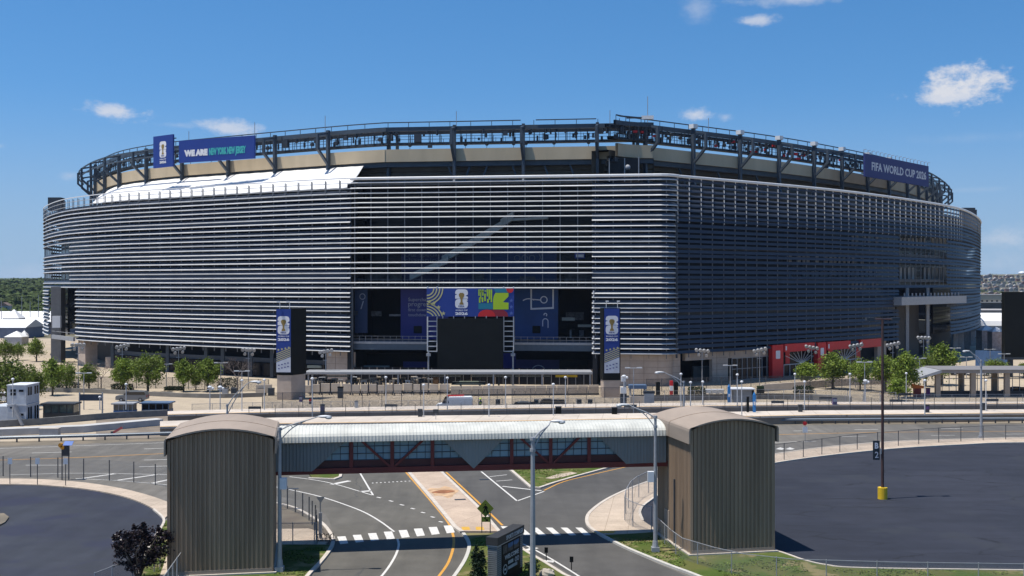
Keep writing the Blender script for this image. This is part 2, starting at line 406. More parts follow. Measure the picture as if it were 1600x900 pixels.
INKD = mat("dark red print", (0.26, 0.012, 0.03), 0.6, var=0.03)
INKC = mat("teal print", (0.01, 0.20, 0.30), 0.6, var=0.03)
INKS = mat("silver print", (0.62, 0.66, 0.74), 0.6, var=0.03)
GOLD = mat("gold print", (0.30, 0.20, 0.05), 0.5, var=0.1)
RIB = mat("brown ribbed metal", (0.335, 0.238, 0.158), 0.6, 0.0, 0.24, 0.9, streak=(1, 1, 0.10))
ROOFB = mat("brown roof metal", (0.355, 0.285, 0.225), 0.65, 0.0, 0.12, 0.8, streak=(0.6, 0.15, 1))
GREENG = mat("grey green ribbed metal", (0.245, 0.262, 0.258), 0.5, 0.0, 0.08, 0.8, streak=(1, 1, 0.2))
PALEG = mat("pale green roof metal", (0.60, 0.60, 0.545), 0.55, 0.0, 0.16, 0.7)
REDST = mat("dark red steel", (0.17, 0.024, 0.022), 0.5, 0.0, 0.15, 1)
REDDK = mat("dark red panel", (0.080, 0.016, 0.018), 0.5, 0.0, 0.2, 1)
BGLASS = mat("blue bridge glazing", (0.20, 0.33, 0.40), 0.35, 0.0, 0.15, 0.8, 0.6)
GALV = mat("galvanised steel", (0.40, 0.41, 0.43), 0.5, 0.25, 0.12, 2)
GALVL = mat("bright galvanised steel", (0.62, 0.63, 0.64), 0.5, 0.1, 0.1, 2)
DPOST = mat("dark fence post", (0.085, 0.09, 0.10), 0.55, 0.2, 0.15, 3)
BROWNP = mat("brown painted pole", (0.075, 0.038, 0.034), 0.5, 0.0, 0.2, 1)
YEL = mat("yellow bollard paint", (0.80, 0.52, 0.02), 0.55, 0.0, 0.12, 3)
TAILW = mat("white painted metal", (0.72, 0.74, 0.77), 0.5, 0.0, 0.06, 1)
BLUEP = mat("blue painted metal", (0.035, 0.16, 0.42), 0.5, 0.0, 0.1, 1)
REDP = mat("red panel paint", (0.66, 0.012, 0.018), 0.5, 0.0, 0.1, 0.6)
RUBBER = mat("tyre rubber", (0.02, 0.02, 0.02), 0.8, var=0.1)
CHAIN = mesh_mat("chain link wire", (0.30, 0.31, 0.32), 0.08, 0.008)
CHAIND = mesh_mat("dark chain link wire", (0.05, 0.05, 0.055), 0.08, 0.017)
LEAF = mat("spring leaves", (0.185, 0.255, 0.036), 0.6, 0, 0.22, 0.5, 0.25, island=0.38, trans=0.25)
LEAFD = mat("darker leaves", (0.145, 0.195, 0.034), 0.6, 0, 0.25, 0.5, 0.2, island=0.4, trans=0.2)
LEAFP = mat("purple leaves", (0.030, 0.018, 0.022), 0.45, 0, 0.3, 1.5, 0.35, island=0.55, trans=0.1)
LEAFH = mat("evergreen leaves", (0.022, 0.042, 0.018), 0.65, 0, 0.3, 1.0, 0.2, island=0.45, trans=0.1)
BARK = mat("bark", (0.11, 0.085, 0.065), 0.9, var=0.25, scale=3)
WOODF = mat("distant wood", (0.070, 0.098, 0.032), 0.9, 0, 0.35, 0.03, 0.1, island=0.35)
# ---------------------------------------------------------------- text and emblem printing
def text_mb(body, o, right, up, height, width=None, bold=0.0, thick=0.02, gap=0.03):
    """letters standing on a surface: o = left end of the base line"""
    cu = bpy.data.curves.new("t", 'FONT'); cu.body = body; cu.size = 1.0; cu.offset = bold; cu.resolution_u = 2; cu.extrude = 0.5
    ob = bpy.data.objects.new("t", cu); COL.objects.link(ob)
    dg = bpy.context.evaluated_depsgraph_get(); me = bpy.data.meshes.new_from_object(ob.evaluated_get(dg))
    vs = [v.co.copy() for v in me.vertices]; fs = [tuple(p.vertices) for p in me.polygons]
    bpy.data.objects.remove(ob); bpy.data.meshes.remove(me); bpy.data.curves.remove(cu)
    x0 = min(v.x for v in vs); x1 = max(v.x for v in vs); y1 = max(v.y for v in vs); y0 = min(0, min(v.y for v in vs)) if False else 0.0
    sx = (width / (x1 - x0)) if width else height / y1; sy = height / y1
    right = Vector(right).normalized(); up = Vector(up).normalized(); nrm = right.cross(up).normalized()
    m = MB(); m.add([Vector(o) + right * (v.x - x0) * sx + up * v.y * sy + nrm * (gap + (v.z + 0.5) * thick) for v in vs], fs)
    return m
class Plane2:
    """drawing board on a banner: o lower left, unit right / up, printed shapes stand `lift` proud"""
    def __init__(s, o, right, up, lift=0.03): s.o = Vector(o); s.r = Vector(right).normalized(); s.u = Vector(up).normalized(); s.n = s.r.cross(s.u).normalized(); s.lift = lift
    def p(s, x, y, l=0.0): return s.o + s.r * x + s.u * y + s.n * (s.lift + l)
    def poly(s, mb, pts, l=0.0, t=0.015):
        mb.prism([s.p(x, y, l) for x, y in pts], s.n * t); return mb
    def rrect(s, mb, x, y, w, h, r, l=0.0, t=0.015):
        pts = []
        for cx_, cy_, a0 in ((x + w - r, y + r, -90), (x + w - r, y + h - r, 0), (x + r, y + h - r, 90), (x + r, y + r, 180)):
            for k in range(4): a = R(a0 + k * 30); pts.append((cx_ + r * math.cos(a), cy_ + r * math.sin(a)))
        return s.poly(mb, pts, l, t)
    def arc(s, mb, cx_, cy_, r0, r1, a0, a1, n=14, l=0.0, t=0.015):
        pts = [(cx_ + r1 * math.cos(R(a0 + (a1 - a0) * k / n)), cy_ + r1 * math.sin(R(a0 + (a1 - a0) * k / n))) for k in range(n + 1)]
        pts += [(cx_ + r0 * math.cos(R(a1 + (a0 - a1) * k / n)), cy_ + r0 * math.sin(R(a1 + (a0 - a1) * k / n))) for k in range(n + 1)]
        return s.poly(mb, pts, l, t)
    def star(s, mb, cx_, cy_, r, l=0.0):
        return s.poly(mb, [(cx_ + (r if k % 2 == 0 else r * .42) * math.sin(math.pi * k / 5), cy_ + (r if k % 2 == 0 else r * .42) * math.cos(math.pi * k / 5)) for k in range(10)], l)

def emblem(pl, cx_, y0, h, parent, caption=True):
    """chunky white 2 over 6 with a gold cup between and the tournament words under it; height h over all"""
    wht = MB(); gold = MB(); w_ = h * 0.50
    yb = y0 + (h * 0.26 if caption else 0); hh = (h - (yb - y0)) / 2
    x = cx_ - w_ / 2; r = hh * 0.30
    # the 6: full rounded block with a nick at the right above
    pl.poly(wht, [(x + r, yb), (x + w_ - r, yb), (x + w_ - r * .3, yb + r * .3), (x + w_, yb + r), (x + w_, yb + hh * .62), (x + w_ - r * .5, yb + hh * .78), (x + w_, yb + hh * .84), (x + w_ - r * .3, yb + hh * .985), (x + r, yb + hh * .985), (x + r * .3, yb + hh * .9), (x, yb + hh * .7), (x, yb + r), (x + r * .3, yb + r * .3)])
    y2 = yb + hh * 1.02
    pl.poly(wht, [(x, y2), (x + w_, y2), (x + w_, y2 + hh * .2), (x + w_ * .82, y2 + hh * .3), (x + w_, y2 + hh * .45), (x + w_, y2 + hh - r), (x + w_ - r * .3, y2 + hh - r * .3), (x + w_ - r, y2 + hh), (x + r, y2 + hh), (x + r * .3, y2 + hh - r * .3), (x, y2 + hh - r), (x, y2 + hh * .52), (x + w_ * .16, y2 + hh * .46), (x, y2 + hh * .36)])
    # the cup
    gb = yb + hh * .38
    pl.poly(gold, [(cx_ - w_ * .17, gb), (cx_ + w_ * .17, gb), (cx_ + w_ * .15, gb + hh * .16), (cx_ + w_ * .07, gb + hh * .3), (cx_ + w_ * .08, gb + hh * .62), (cx_ + w_ * .20, gb + hh * .9), (cx_ + w_ * .22, gb + hh * 1.1), (cx_ + w_ * .12, gb + hh * 1.26), (cx_ - w_ * .12, gb + hh * 1.26), (cx_ - w_ * .22, gb + hh * 1.1), (cx_ - w_ * .20, gb + hh * .9), (cx_ - w_ * .08, gb + hh * .62), (cx_ - w_ * .07, gb + hh * .3), (cx_ - w_ * .15, gb + hh * .16)], 0.02)
    wht.build('emblem', INKW, parent); gold.build('cup_mark', GOLD, parent)
    text_mb("FIFA", pl.p(cx_ - w_ * .24, yb + hh * .12), pl.r, pl.u, hh * .17, w_ * .48, .02, .02, .02).build('lettering', NAVY, parent)
    if caption:
        text_mb("WORLD CUP", pl.p(cx_ - w_ * .48, y0 + h * .155), pl.r, pl.u, h * .055, w_ * .96, .02, .02, 0).build('lettering', INKW, parent)
        text_mb("2026", pl.p(cx_ - w_ * .5, y0), pl.r, pl.u, h * .11, w_, .05, .02, 0).build('lettering', INKW, parent)

# ---------------------------------------------------------------- STADIUM: plan ring
S0 = Vector((-30.6, 228.6)); S1 = Vector((28.6, 220.6))
def on_flat(px):
    d = S1 - S0; k = (px - CX) / F
    t = (k * S0.y - S0.x) / (d.x - k * d.y); return S0 + d * t
left = catmull([(-138, 345), (-129.5, 319), (-111, 286), (-92, 266), (-76, 255), (-53.6, 241), (-41, 233.6), (-30.6, 228.6)], 7)
right = catmull([(32.2, 223.2), (42.4, 231.4), (62, 247.5), (81.3, 266), (106.5, 295), (124, 319), (143, 355), (159, 391), (166, 412)], 8)
flat = [S0] + [on_flat(p) for p in (550 + 25 * i for i in range(0, 16))][1:] + [on_flat(p) for p in (950, 975, 1000, 1020)] + [S1]
flat.insert(1, on_flat(553)) if False else None
corner = [Vector((29.8, 220.75)), Vector((30.9, 221.4)), Vector((31.7, 222.3))]
back = catmull([(166, 412), (163, 440), (145, 480), (105, 520), (50, 540), (-10, 535), (-70, 505), (-115, 455), (-137, 400), (-140, 365), (-138, 345)], 6)
RING = [Vector((p[0], p[1])) for p in left + flat[1:] + corner + right + back[1:-1]]
NR = len(RING); RN = normals2(RING, True)
NFRONT = len(left) + len(flat) - 1 + len(corner) + len(right)
def px_of(p): return CX + F * p[0] / p[1]
RPX = [px_of(p) if i < NFRONT else None for i, p in enumerate(RING)]
def inset(d): return [(RING[i].x - RN[i].x * d, RING[i].y - RN[i].y * d) for i in range(NR)]
def ring_at(px, d=0.0):
    """point of the ring (inset d) met first by the sight line of column px, with its outward normal"""
    P = inset(d); best = None
    px = max(px_of(min(P[:40], key=px_of)) + .5, min(px, px_of(max(P[NFRONT - 30:NFRONT + 6], key=px_of)) - .5)); k = (px - CX) / F
    for i in range(NFRONT + 4):
        a, b = P[i], P[(i + 1) % NR]
        fa, fb = a[0] - k * a[1], b[0] - k * b[1]
        if fa * fb <= 0 and fa != fb:
            t = fa / (fa - fb); q = Vector((a[0] + (b[0] - a[0]) * t, a[1] + (b[1] - a[1]) * t))
            if best is None or q.y < best[0].y:
                tt = (Vector(b) - Vector(a)).normalized(); best = (q, Vector((tt.y, -tt.x)))
    return best
def runs(skip, part=None):
    """index runs of the closed ring without the skipped column intervals (front only)"""
    ok = []
    for i in range(NR):
        j = (i + 1) % NR
        good = part != 0 or i < NFRONT - 1
        if i < NFRONT - 1:
            m = (RPX[i] + RPX[j]) / 2
            for a, b in skip:
                if a < m < b: good = False
        ok.append(good)
    if all(ok): return [list(range(NR)) + [0]]
    st = next(i for i in range(NR) if not ok[i - 1] and ok[i]); out_ = []; cur = None
    for k in range(NR):
        i = (st + k) % NR
        if ok[i]:
            if cur is None: cur = [i]
            cur.append((i + 1) % NR)
        elif cur: out_.append(cur); cur = None
    if cur: out_.append(cur)
    return out_
def ring_sweep(mb, prof, skip=(), d=0.0, only=None, part=None):
    P = inset(d)
    for r in (runs(skip, part) if only is None else [[i for i in range(NFRONT) if only[0] - .05 <= RPX[i] <= only[1] + .05]]):
        mb.sweep([P[i] for i in r], [RN[i] for i in r], prof)
    return mb

ZT = 40.8
stad = thing('stadium', 'huge oval stadium wrapped in horizontal silver louvres under an open steel roof ring', 'stadium', (0, 224, 0))
# louvre rows: heights read at the front face
ys = [286, 294.5, 302.5, 310, 317.5, 325, 332.5, 340.5, 347.3, 356, 364.5, 372.5, 380, 388, 396, 402.6, 411, 420, 427.5, 435.2, 442.5, 450.5,
      458.7, 464.8, 473.7, 480.8, 487, 496.7, 504, 511.7, 518, 527.5, 535, 542.5, 550]
rng = random.Random(3)
OPEN_C = (min((p for p in RPX if p is not None), key=lambda p: abs(p - 550)), 925); LG = (79, 115); RG = (1398, 1484)
for k, y in enumerate(ys):
    z = Zat(y, 228.0)
    ph = min(1.0, 0.42 + rng.random() * 0.3) if k < 8 else 0.52 + rng.random() * 0.28
    lip = 0.30 + rng.uniform(-.05, .07)
    solo = k in (8, 15, 19)
    if k >= 22: lip += 0.10
    slim = [(.12, .21), (.17, .20), (.22, .14), (.245, .03), (.24, -.02), (.19, -.04), (.05, .16)]
    full = [(-.05, .25 + ph * .55), (.12, .25), (.18, .235), (.16, .2), (.04, .2)]
    thin = [(.12, .23), (.19, .215), (.25, .16), (lip, .05), (lip, -.03), (lip - .07, -.05), (.04, .2)]
    if solo: full[0] = (-.08, .95); 
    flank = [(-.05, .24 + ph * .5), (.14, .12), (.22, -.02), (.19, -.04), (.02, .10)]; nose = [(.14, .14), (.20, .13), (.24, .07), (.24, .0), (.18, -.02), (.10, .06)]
    full, thin, flank, nose, slim = ([(o, z + h) for o, h in q] for q in (full, thin, flank, nose, slim))
    m = MB()
    ml = MB()
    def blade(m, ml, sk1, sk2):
        """round-lipped blades on the left and front, lipless blades on the right flank and the back, dark to stand for shade"""
        ring_sweep(m, full, list(sk1) + [(1054, 1700)], part=0); ring_sweep(m, flank, list(sk1) + [(-200, 1054)], part=1)  # flank blades drop the bright lip, so shade is built into their shape
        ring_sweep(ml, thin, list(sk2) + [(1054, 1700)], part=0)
    if k < 2:           # open guard rails along the left, blades elsewhere
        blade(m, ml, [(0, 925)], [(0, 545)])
        P = inset(0); idx = [i for i in range(NFRONT) if RPX[i] <= 552]
        ml.sweep([P[i] for i in idx], [RN[i] for i in idx], [(.14, z + .12), (.24, z + .12), (.24, z), (.14, z)])
    elif k < 8:
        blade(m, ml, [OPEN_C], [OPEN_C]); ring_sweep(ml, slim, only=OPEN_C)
    else:
        skip = [OPEN_C]
        if k >= 22: skip += [LG, RG]
        elif k in (9, 12, 13, 16, 17): skip += [(1402, 1478)]
        elif k in (18, 19, 20): skip += [(1402, 1478)]
        if k in (11, 12, 18, 19): skip += [(60, 113)]
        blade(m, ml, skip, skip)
        if k < 22 and not solo: ring_sweep(ml, slim, only=OPEN_C)
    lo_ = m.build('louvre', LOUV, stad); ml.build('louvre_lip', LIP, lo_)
m = MB(); ring_sweep(m, [(-.1, ZT), (.30, ZT), (.38, ZT - .12), (.38, ZT - .42), (.2, ZT - .55), (-.1, ZT - .5)], [(0, 550)]); m.build('top_rail', RAILM, stad)
m = MB(); P0_ = inset(0); idx = [i for i in range(NFRONT) if RPX[i] <= 550.05]; m.sweep([P0_[i] for i in idx], [RN[i] for i in idx], [(.12, ZT), (.28, ZT), (.28, ZT - .2), (.12, ZT - .2)]); m.build('top_rail', RAILM, stad)
# posts behind the blades: every 3.4 m along the front
acc = 0.0; posts = []
for i in range(NFRONT - 1):
    a, b = RING[i], RING[i + 1]; L = (b - a).length
    while acc <= L:
        t = acc / L; p = a.lerp(b, t); n = RN[i].lerp(RN[i + 1], t).normalized(); posts.append((p, n)); acc += 3.42
    acc -= L
rest = MB(); cnt = 0
order = sorted(range(len(posts)), key=lambda i: posts[i][0].y)
for j, i in enumerate(order):
    p, n = posts[i]; px = px_of(p); t = Vector((-n.y, n.x))
    lows = 19.2 if OPEN_C[0] - 4 < px < OPEN_C[1] + 1 else (18.8 if (px < 115 or RG[0] < px < RG[1]) else 5.3)
    fr = 0.17 if (px > 1056 or px < 545) else -0.12
    m = MB()
    c = p + n * -0.14
    m.bar((c.x, c.y, lows), (c.x, c.y, ZT - .5), .13, .16, (n.x, n.y, 0))
    mc = MB()
    if fr > 0 and px > 1056: c2 = p + n * .02; mc.bar((c2.x, c2.y, 31.6), (c2.x, c2.y, ZT - .4), .15, .10, (n.x, n.y, 0))
    if fr > 0 and px < 545: c2 = p + n * .19; m.bar((c2.x, c2.y, 37.6), (c2.x, c2.y, ZT - .4), .11, .11, (n.x, n.y, 0))
    if j < 100:
        q_ = m.build('facade_post', MULL, stad)
        if mc.v: mc.build('post_cover', RAILM, q_)
    else: rest.add(m.v, m.f); rest.add(mc.v, mc.f)
o = rest.build('facade_post', MULL, stad); o['kind'] = 'stuff'

# building core behind the blades: dark glazed wall with floor bands, open at the entrance recess
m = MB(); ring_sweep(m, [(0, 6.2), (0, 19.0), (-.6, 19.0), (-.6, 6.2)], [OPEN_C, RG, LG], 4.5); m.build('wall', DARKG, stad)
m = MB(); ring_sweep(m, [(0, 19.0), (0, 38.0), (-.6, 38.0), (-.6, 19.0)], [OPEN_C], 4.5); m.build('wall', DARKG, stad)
for z in (8.0, 13.5, 20.2, 26.5, 32.6, 37.2):
    m = MB(); ring_sweep(m, [(0, z), (0, z + .7), (-4.8, z + .7), (-4.8, z)], [OPEN_C, RG, LG] if z < 19 else [OPEN_C], -0.0 + .9); m.build('floor_slab', STEELD, stad)
# roof deck of the outer ring
m = MB(); ring_sweep(m, [(-0.6, 38.1), (-0.6, 38.4), (-15.5, 38.4), (-15.5, 38.1)], [(540, 930)]); m.build('roof_deck', STEELD, stad)
# window bands showing between the blades on the right flank
for (a, b, y0, y1, n_) in ((1232, 1372, 398, 412, 20), (1232, 1372, 424, 432, 20), (1405, 1480, 395, 410, 12), (1405, 1480, 418, 440, 12), (1405, 1480, 372, 388, 12), (1330, 1374, 368, 384, 7), (1330, 1374, 443, 452, 7)):
    for q in range(n_):
        if rng.random() < .2: continue
        m = MB()
        pa = a + (b - a) * (q + .15) / n_; pb = a + (b - a) * (q + .75) / n_
        A, nA = ring_at(pa, 4.3); B, nB = ring_at(pb, 4.3)
        z0, z1 = Zat(y1, A.y), Zat(y0, A.y)
        m.hexa((A.x, A.y, z0), (B.x - A.x, B.y - A.y, 0), (-nA.x * .12, -nA.y * .12, 0), (0, 0, z1 - z0))
        m.build('window', mat("pale window blind", (0.30, 0.31, 0.31), .6, var=.3, scale=.5), stad)
# base storey: stone wall to the right, open undercroft to the left
for (z0, z1, dp, dd, a, b) in ((0, 6.0, .8, .9, 928, 1072), (0, 4.6, .8, .9, 1112, 1143), (4.6, 6.0, .8, .9, 1074, 1210), (0, 4.6, .8, .9, 1199, 1212), (0, 6.0, .8, .9, 1374, 1402), (0, 6.0, .8, .9, 500, 552), (0, 6.3, 3, .5, 113, 136)):
    m = MB(); ring_sweep(m, [(0, z0), (0, z1), (-dp, z1), (-dp, z0)], d=dd, only=(a, b))
    if m.v: m.build('base_wall', STONE, stad)
m = MB()
for z in (1.2, 2.4, 3.6, 4.8):
    for on in ((928, 1072), (1112, 1143), (500, 552)): 
        if z < 4.5 or on[0] != 1: ring_sweep(m, [(0, z), (0, z + .05), (-.05, z + .05), (-.05, z)], d=.885, only=on)
m.build('stone_joint', STONED, stad)
m = MB()
for px in list(range(940, 1072, 22)) + [1120, 1140, 505, 524, 546]:
    q, n = ring_at(px, .88); m.box((q.x, q.y, 0), (.05, .05, 5.9))
m.build('stone_joint', STONED, stad)
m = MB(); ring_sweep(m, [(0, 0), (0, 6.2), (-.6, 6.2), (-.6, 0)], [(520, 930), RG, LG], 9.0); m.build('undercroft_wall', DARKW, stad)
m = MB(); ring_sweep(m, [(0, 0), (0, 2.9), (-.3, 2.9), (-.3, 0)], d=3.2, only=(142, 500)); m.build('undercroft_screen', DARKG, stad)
q, n = ring_at(1057, -.30); m = MB(); m.bar((q.x, q.y, 5.4), (q.x, q.y, 33.6), .34, .3); m.build('corner_joint', STEELD, stad)
m = MB(); ring_sweep(m, [(0, 3.0), (0, 3.9), (-.5, 3.9), (-.5, 3.0)], d=4.0, only=(150, 500)); m.build('mezzanine_beam', mat("mezzanine steel", (.10, .12, .15), .6), stad)
for px in (176, 262, 322, 348, 392, 425, 440, 470):
    q, n = ring_at(px, 1.6); m = MB(); m.box((q.x, q.y, 0), (.7, .7, 6.3)); m.build('column', STEEL, stad)
for px in (172, 440): q, n = ring_at(px, 1.6); m = MB(); m.box((q.x, q.y, 0), (1.6, 1.6, 2.6)); m.build('column_footing', STONE, stad)
# side door with stair, and glazed entrance, in the stone base
q, n = ring_at(1100, 3.0); m = MB(); m.prism([(q.x - 2, q.y + 1, 0), (q.x + 4.0, q.y + 3, 0), (q.x + 4.0, q.y + 3, .4), (q.x + 1.4, q.y + 2, 2.9), (q.x - 2, q.y + 1, 2.9)], (0, 1.5, 0)); m.build('stair', mat("stair concrete", (.10, .12, .13), .7), stad)
A, nA = ring_at(1143, 1.1); B, nB = ring_at(1205, 1.1); d = B - A
m = MB(); m.hexa((A.x, A.y, 0), (d.x, d.y, 0), (-nA.x * .1, -nA.y * .1, 0), (0, 0, 4.5)); m.build('entrance_glazing', DARKG, stad)
m = MB()
for t in range(9):
    c = A + d * t / 8 + nA * .12; m.bar((c.x, c.y, 0), (c.x, c.y, 4.6), .12)
for z in (.05, 2.3, 4.5): a = A + nA * .12; b = B + nA * .12; m.bar((a.x, a.y, z), (b.x, b.y, z), .12)
m.build('glazing_frame', GALV, stad)
# red gate front
for (a, b, z0, z1) in ((1207, 1224, 0, 6.9), (1226, 1273, 5.3, 7.0), (1278, 1291, 0, 6.9), (1293, 1329, 5.1, 6.9), (1345, 1380, 5.0, 6.9)):
    A, nA = ring_at(a, -.5); B, nB = ring_at(b, -.5); d = B - A
    m = MB(); m.hexa((A.x, A.y, z0), (d.x, d.y, 0), (-nA.x * 1.0, -nA.y * 1.0, 0), (0, 0, z1 - z0)); g = m.build('gate_panel', REDP, stad)
    pl = Plane2((A.x, A.y, z0), (d.x, d.y, 0), (0, 0, 1)); L = d.length; m = MB()
    if z0 == 0: pl.rrect(m, L * .3, 4.0, L * .4, 1.7, .15)
    else: pl.rrect(m, .3, .35, .45, z1 - z0 - .8, .1)
    m.build('gate_mark', INKW, g)
for (a, b) in ((1224, 1278), (1291, 1345)):
    A, nA = ring_at(a, 1.6); B, nB = ring_at(b, 1.6); d = B - A
    m = MB(); m.hexa((A.x, A.y, 0), (d.x, d.y, 0), (-nA.x * .1, -nA.y * .1, 0), (0, 0, 5.4)); m.build('entrance_glazing', DARKG, stad)
    m = MB(); C_ = A + d * .5 + nA * .15
    for t in range(7): c = A + d * t / 6 + nA * .14; m.bar((c.x, c.y, 0), (c.x, c.y, 2.4), .12)
    a1 = A + nA * .14; b1 = B + nA * .14; m.bar((a1.x, a1.y, 2.4), (b1.x, b1.y, 2.4), .16)
    for t in range(-4, 5):
        e = A + d * (.5 + t * .115) + nA * .14; m.bar((C_.x, C_.y, 2.4), (e.x, e.y, 5.3 - abs(t) * .25), .12)
    m.build('glazing_frame', TAILW, stad)
    for s_ in (.04, .84):
        c = A + d * s_ + nA * .2; m = MB(); m.hexa((c.x, c.y, 2.6), (d.x * .12, d.y * .12, 0), (-nA.x * .1, -nA.y * .1, 0), (0, 0, 2.7)); m.build('gate_panel', REDP, stad)

# right corner gate: canopy, deep dark recess, columns
A, nA = ring_at(1398, 0.0); B, nB = ring_at(1486, 0.0); d = B - A; nn = Vector((d.y, -d.x)).normalized()
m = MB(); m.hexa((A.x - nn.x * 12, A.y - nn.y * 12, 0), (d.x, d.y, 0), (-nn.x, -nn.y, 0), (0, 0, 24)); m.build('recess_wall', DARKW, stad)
m = MB(); a = A + nn * 2.0 - d * .02; m.hexa((a.x, a.y, Zat(477, A.y)), (d.x * 1.18, d.y * 1.18, 0), (-nn.x * 9, -nn.y * 9, 0), (0, 0, 2.0)); m.build('gate_canopy', GALV, stad)
for t in (.3, .66):
    c = A + d * t - nn * 1.5; m = MB(); m.box((c.x, c.y, 0), (.8, .8, 19)); m.build('column', GALV, stad)
for t in range(16): c = A + d * (.05 + t * .065) + nn * 1.6; m = MB(); m.box((c.x, c.y, Zat(477, A.y) + 2.0), (.3, .3, .9)); m.build('canopy_post', GALV, stad)
m = MB(); c = A + d * .55 - nn * 8; m.hexa((c.x, c.y, 0), (d.x * .4, d.y * .4, 0), (-nn.x, -nn.y, 0), (0, 0, 16)); m.build('gate_tower', mat("grey panel", (.09, .085, .08), .7), stad)
for t in range(4): q, n = ring_at(1492 + 9 * t, 2); m = MB(); m.box((q.x, q.y, 0), (1.5, 1.5, 6.5)); m.build('column', mat("pale pier", (.30, .29, .28), .7), stad)
# left corner gate: grey shaft, equipment box, walkway
A, nA = ring_at(80, 1.0); B, nB = ring_at(114, 1.0); d = B - A; nn = Vector((d.y, -d.x)).normalized()
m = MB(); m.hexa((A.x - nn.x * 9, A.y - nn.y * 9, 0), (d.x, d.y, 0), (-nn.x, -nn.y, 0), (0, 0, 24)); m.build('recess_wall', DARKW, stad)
c = W(91, 560, 290); m = MB(); m.box((c.x, c.y, 0), (2.5, 3.0, 19.0)); m.build('gate_shaft', mat('shaft grey', (.14, .145, .155), .6), stad)
c = W(89, 512, 286); m = MB(); m.box((c.x, c.y, c.z), (2.0, 1.0, 2.9)); m.build('equipment_box', TAILW, stad)
m = MB(); c = W(82, 526, 288); e = W(116, 530, 276); m.bar(c, e, .5, 1.0); m.bar(c + Vector((0, 0, 1.4)), e + Vector((0, 0, 1.4)), .1, .1); m.build('walkway', GALV, stad)

# ---------------------------------------------------------------- entrance recess in the front face
fd = (S1 - S0).normalized(); fn = Vector((fd.y, -fd.x))
def fpt(px, d=0.0, z=0.0):
    """point on the front face plane pushed in by d, on column px"""
    a = S0 - fn * d; k = (px - CX) / F; t = (k * a.y - a.x) / (fd.x - k * fd.y); p = a + fd * t
    return Vector((p.x, p.y, z))
def panel(px0, px1, y0, y1, d, mt, name, parent, th=.25, top=True):
    a = fpt(px0, d); b = fpt(px1, d); z0, z1 = Zat(y1, a.y), Zat(y0, a.y)
    m = MB(); m.hexa((a.x, a.y, z0), b - a, (-fn.x * th, -fn.y * th, 0), (0, 0, z1 - z0)); return m.build(name, mt, parent), Plane2((a.x, a.y, z0), b - a, (0, 0, 1)), (b - a).length, z1 - z0
a = fpt(540, 17); b = fpt(935, 17)
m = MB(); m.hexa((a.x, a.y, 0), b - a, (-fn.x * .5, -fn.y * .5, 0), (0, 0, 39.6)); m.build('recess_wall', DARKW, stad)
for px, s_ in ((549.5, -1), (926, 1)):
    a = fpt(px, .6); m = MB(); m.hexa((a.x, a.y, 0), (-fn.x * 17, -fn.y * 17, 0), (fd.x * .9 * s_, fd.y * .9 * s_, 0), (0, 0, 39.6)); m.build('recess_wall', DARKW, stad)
a = fpt(549, .2); m = MB(); m.hexa((a.x, a.y, 0), (fd.x * .35, fd.y * .35, 0), (-fn.x * .4, -fn.y * .4, 0), (0, 0, 19.5)); m.build('frame_post', STEELD, stad)
a = fpt(550, .5); b = fpt(926, .5)
m = MB(); m.hexa((a.x, a.y, 39.2), b - a, (-fn.x * 16, -fn.y * 16, 0), (0, 0, .5)); m.build('roof_deck', STEELD, stad)
# bright edge returns of the blades right of the opening
for k, y in enumerate(ys):
    if k < 22: continue
    z = Zat(y, 228); m = MB(); c = fpt(927.5, -.30, z); e = fpt(927.5, .5, z)
    m.bar(c + Vector((0, 0, .0)), c + Vector((0, 0, .62)), .22, .2); m.build('louvre_end', RAILM, stad)
# entrance doors under the mezzanine
a = fpt(553, 1.2); b = fpt(925, 1.2); m = MB(); m.hexa((a.x, a.y, 0), b - a, (-fn.x * .3, -fn.y * .3, 0), (0, 0, 3.1)); ed = m.build('entrance_doors', DARKG, stad)
for t in range(31): c = a.lerp(b, t / 30); m = MB(); m.bar((c.x, c.y - .12, 0), (c.x, c.y - .12, 3.1), .12); m.build('door_frame', MULL if t % 3 else STONE, ed)
# mezzanine: beam, deck edge, railing
for (p0, p1) in ((552, 668), (804, 926)):
    a = fpt(p0, 1.5); b = fpt(p1, 1.5)
    m = MB(); m.hexa((a.x, a.y, Zat(548, 226)), b - a, (-fn.x * 10, -fn.y * 10, 0), (0, 0, 1.75)); m.build('mezzanine_beam', mat("mezzanine fascia", (.07, .105, .15), .5), stad)
    m = MB(); a2 = fpt(p0, 1.4); b2 = fpt(p1, 1.4); m.hexa((a2.x, a2.y, Zat(538.5, 226)), b2 - a2, (-fn.x * .5, -fn.y * .5, 0), (0, 0, .42)); m.build('deck_edge', GALV, stad)
    m = MB(); z0 = Zat(535.5, 226)
    for t in range(13):
        c = a2.lerp(b2, t / 12); m.bar((c.x, c.y, z0), (c.x, c.y, z0 + 1.15), .06)
    for h in (.55, 1.15): m.bar((a2.x, a2.y, z0 + h), (b2.x, b2.y, z0 + h), .05)
    m.build('railing', GALV, stad)
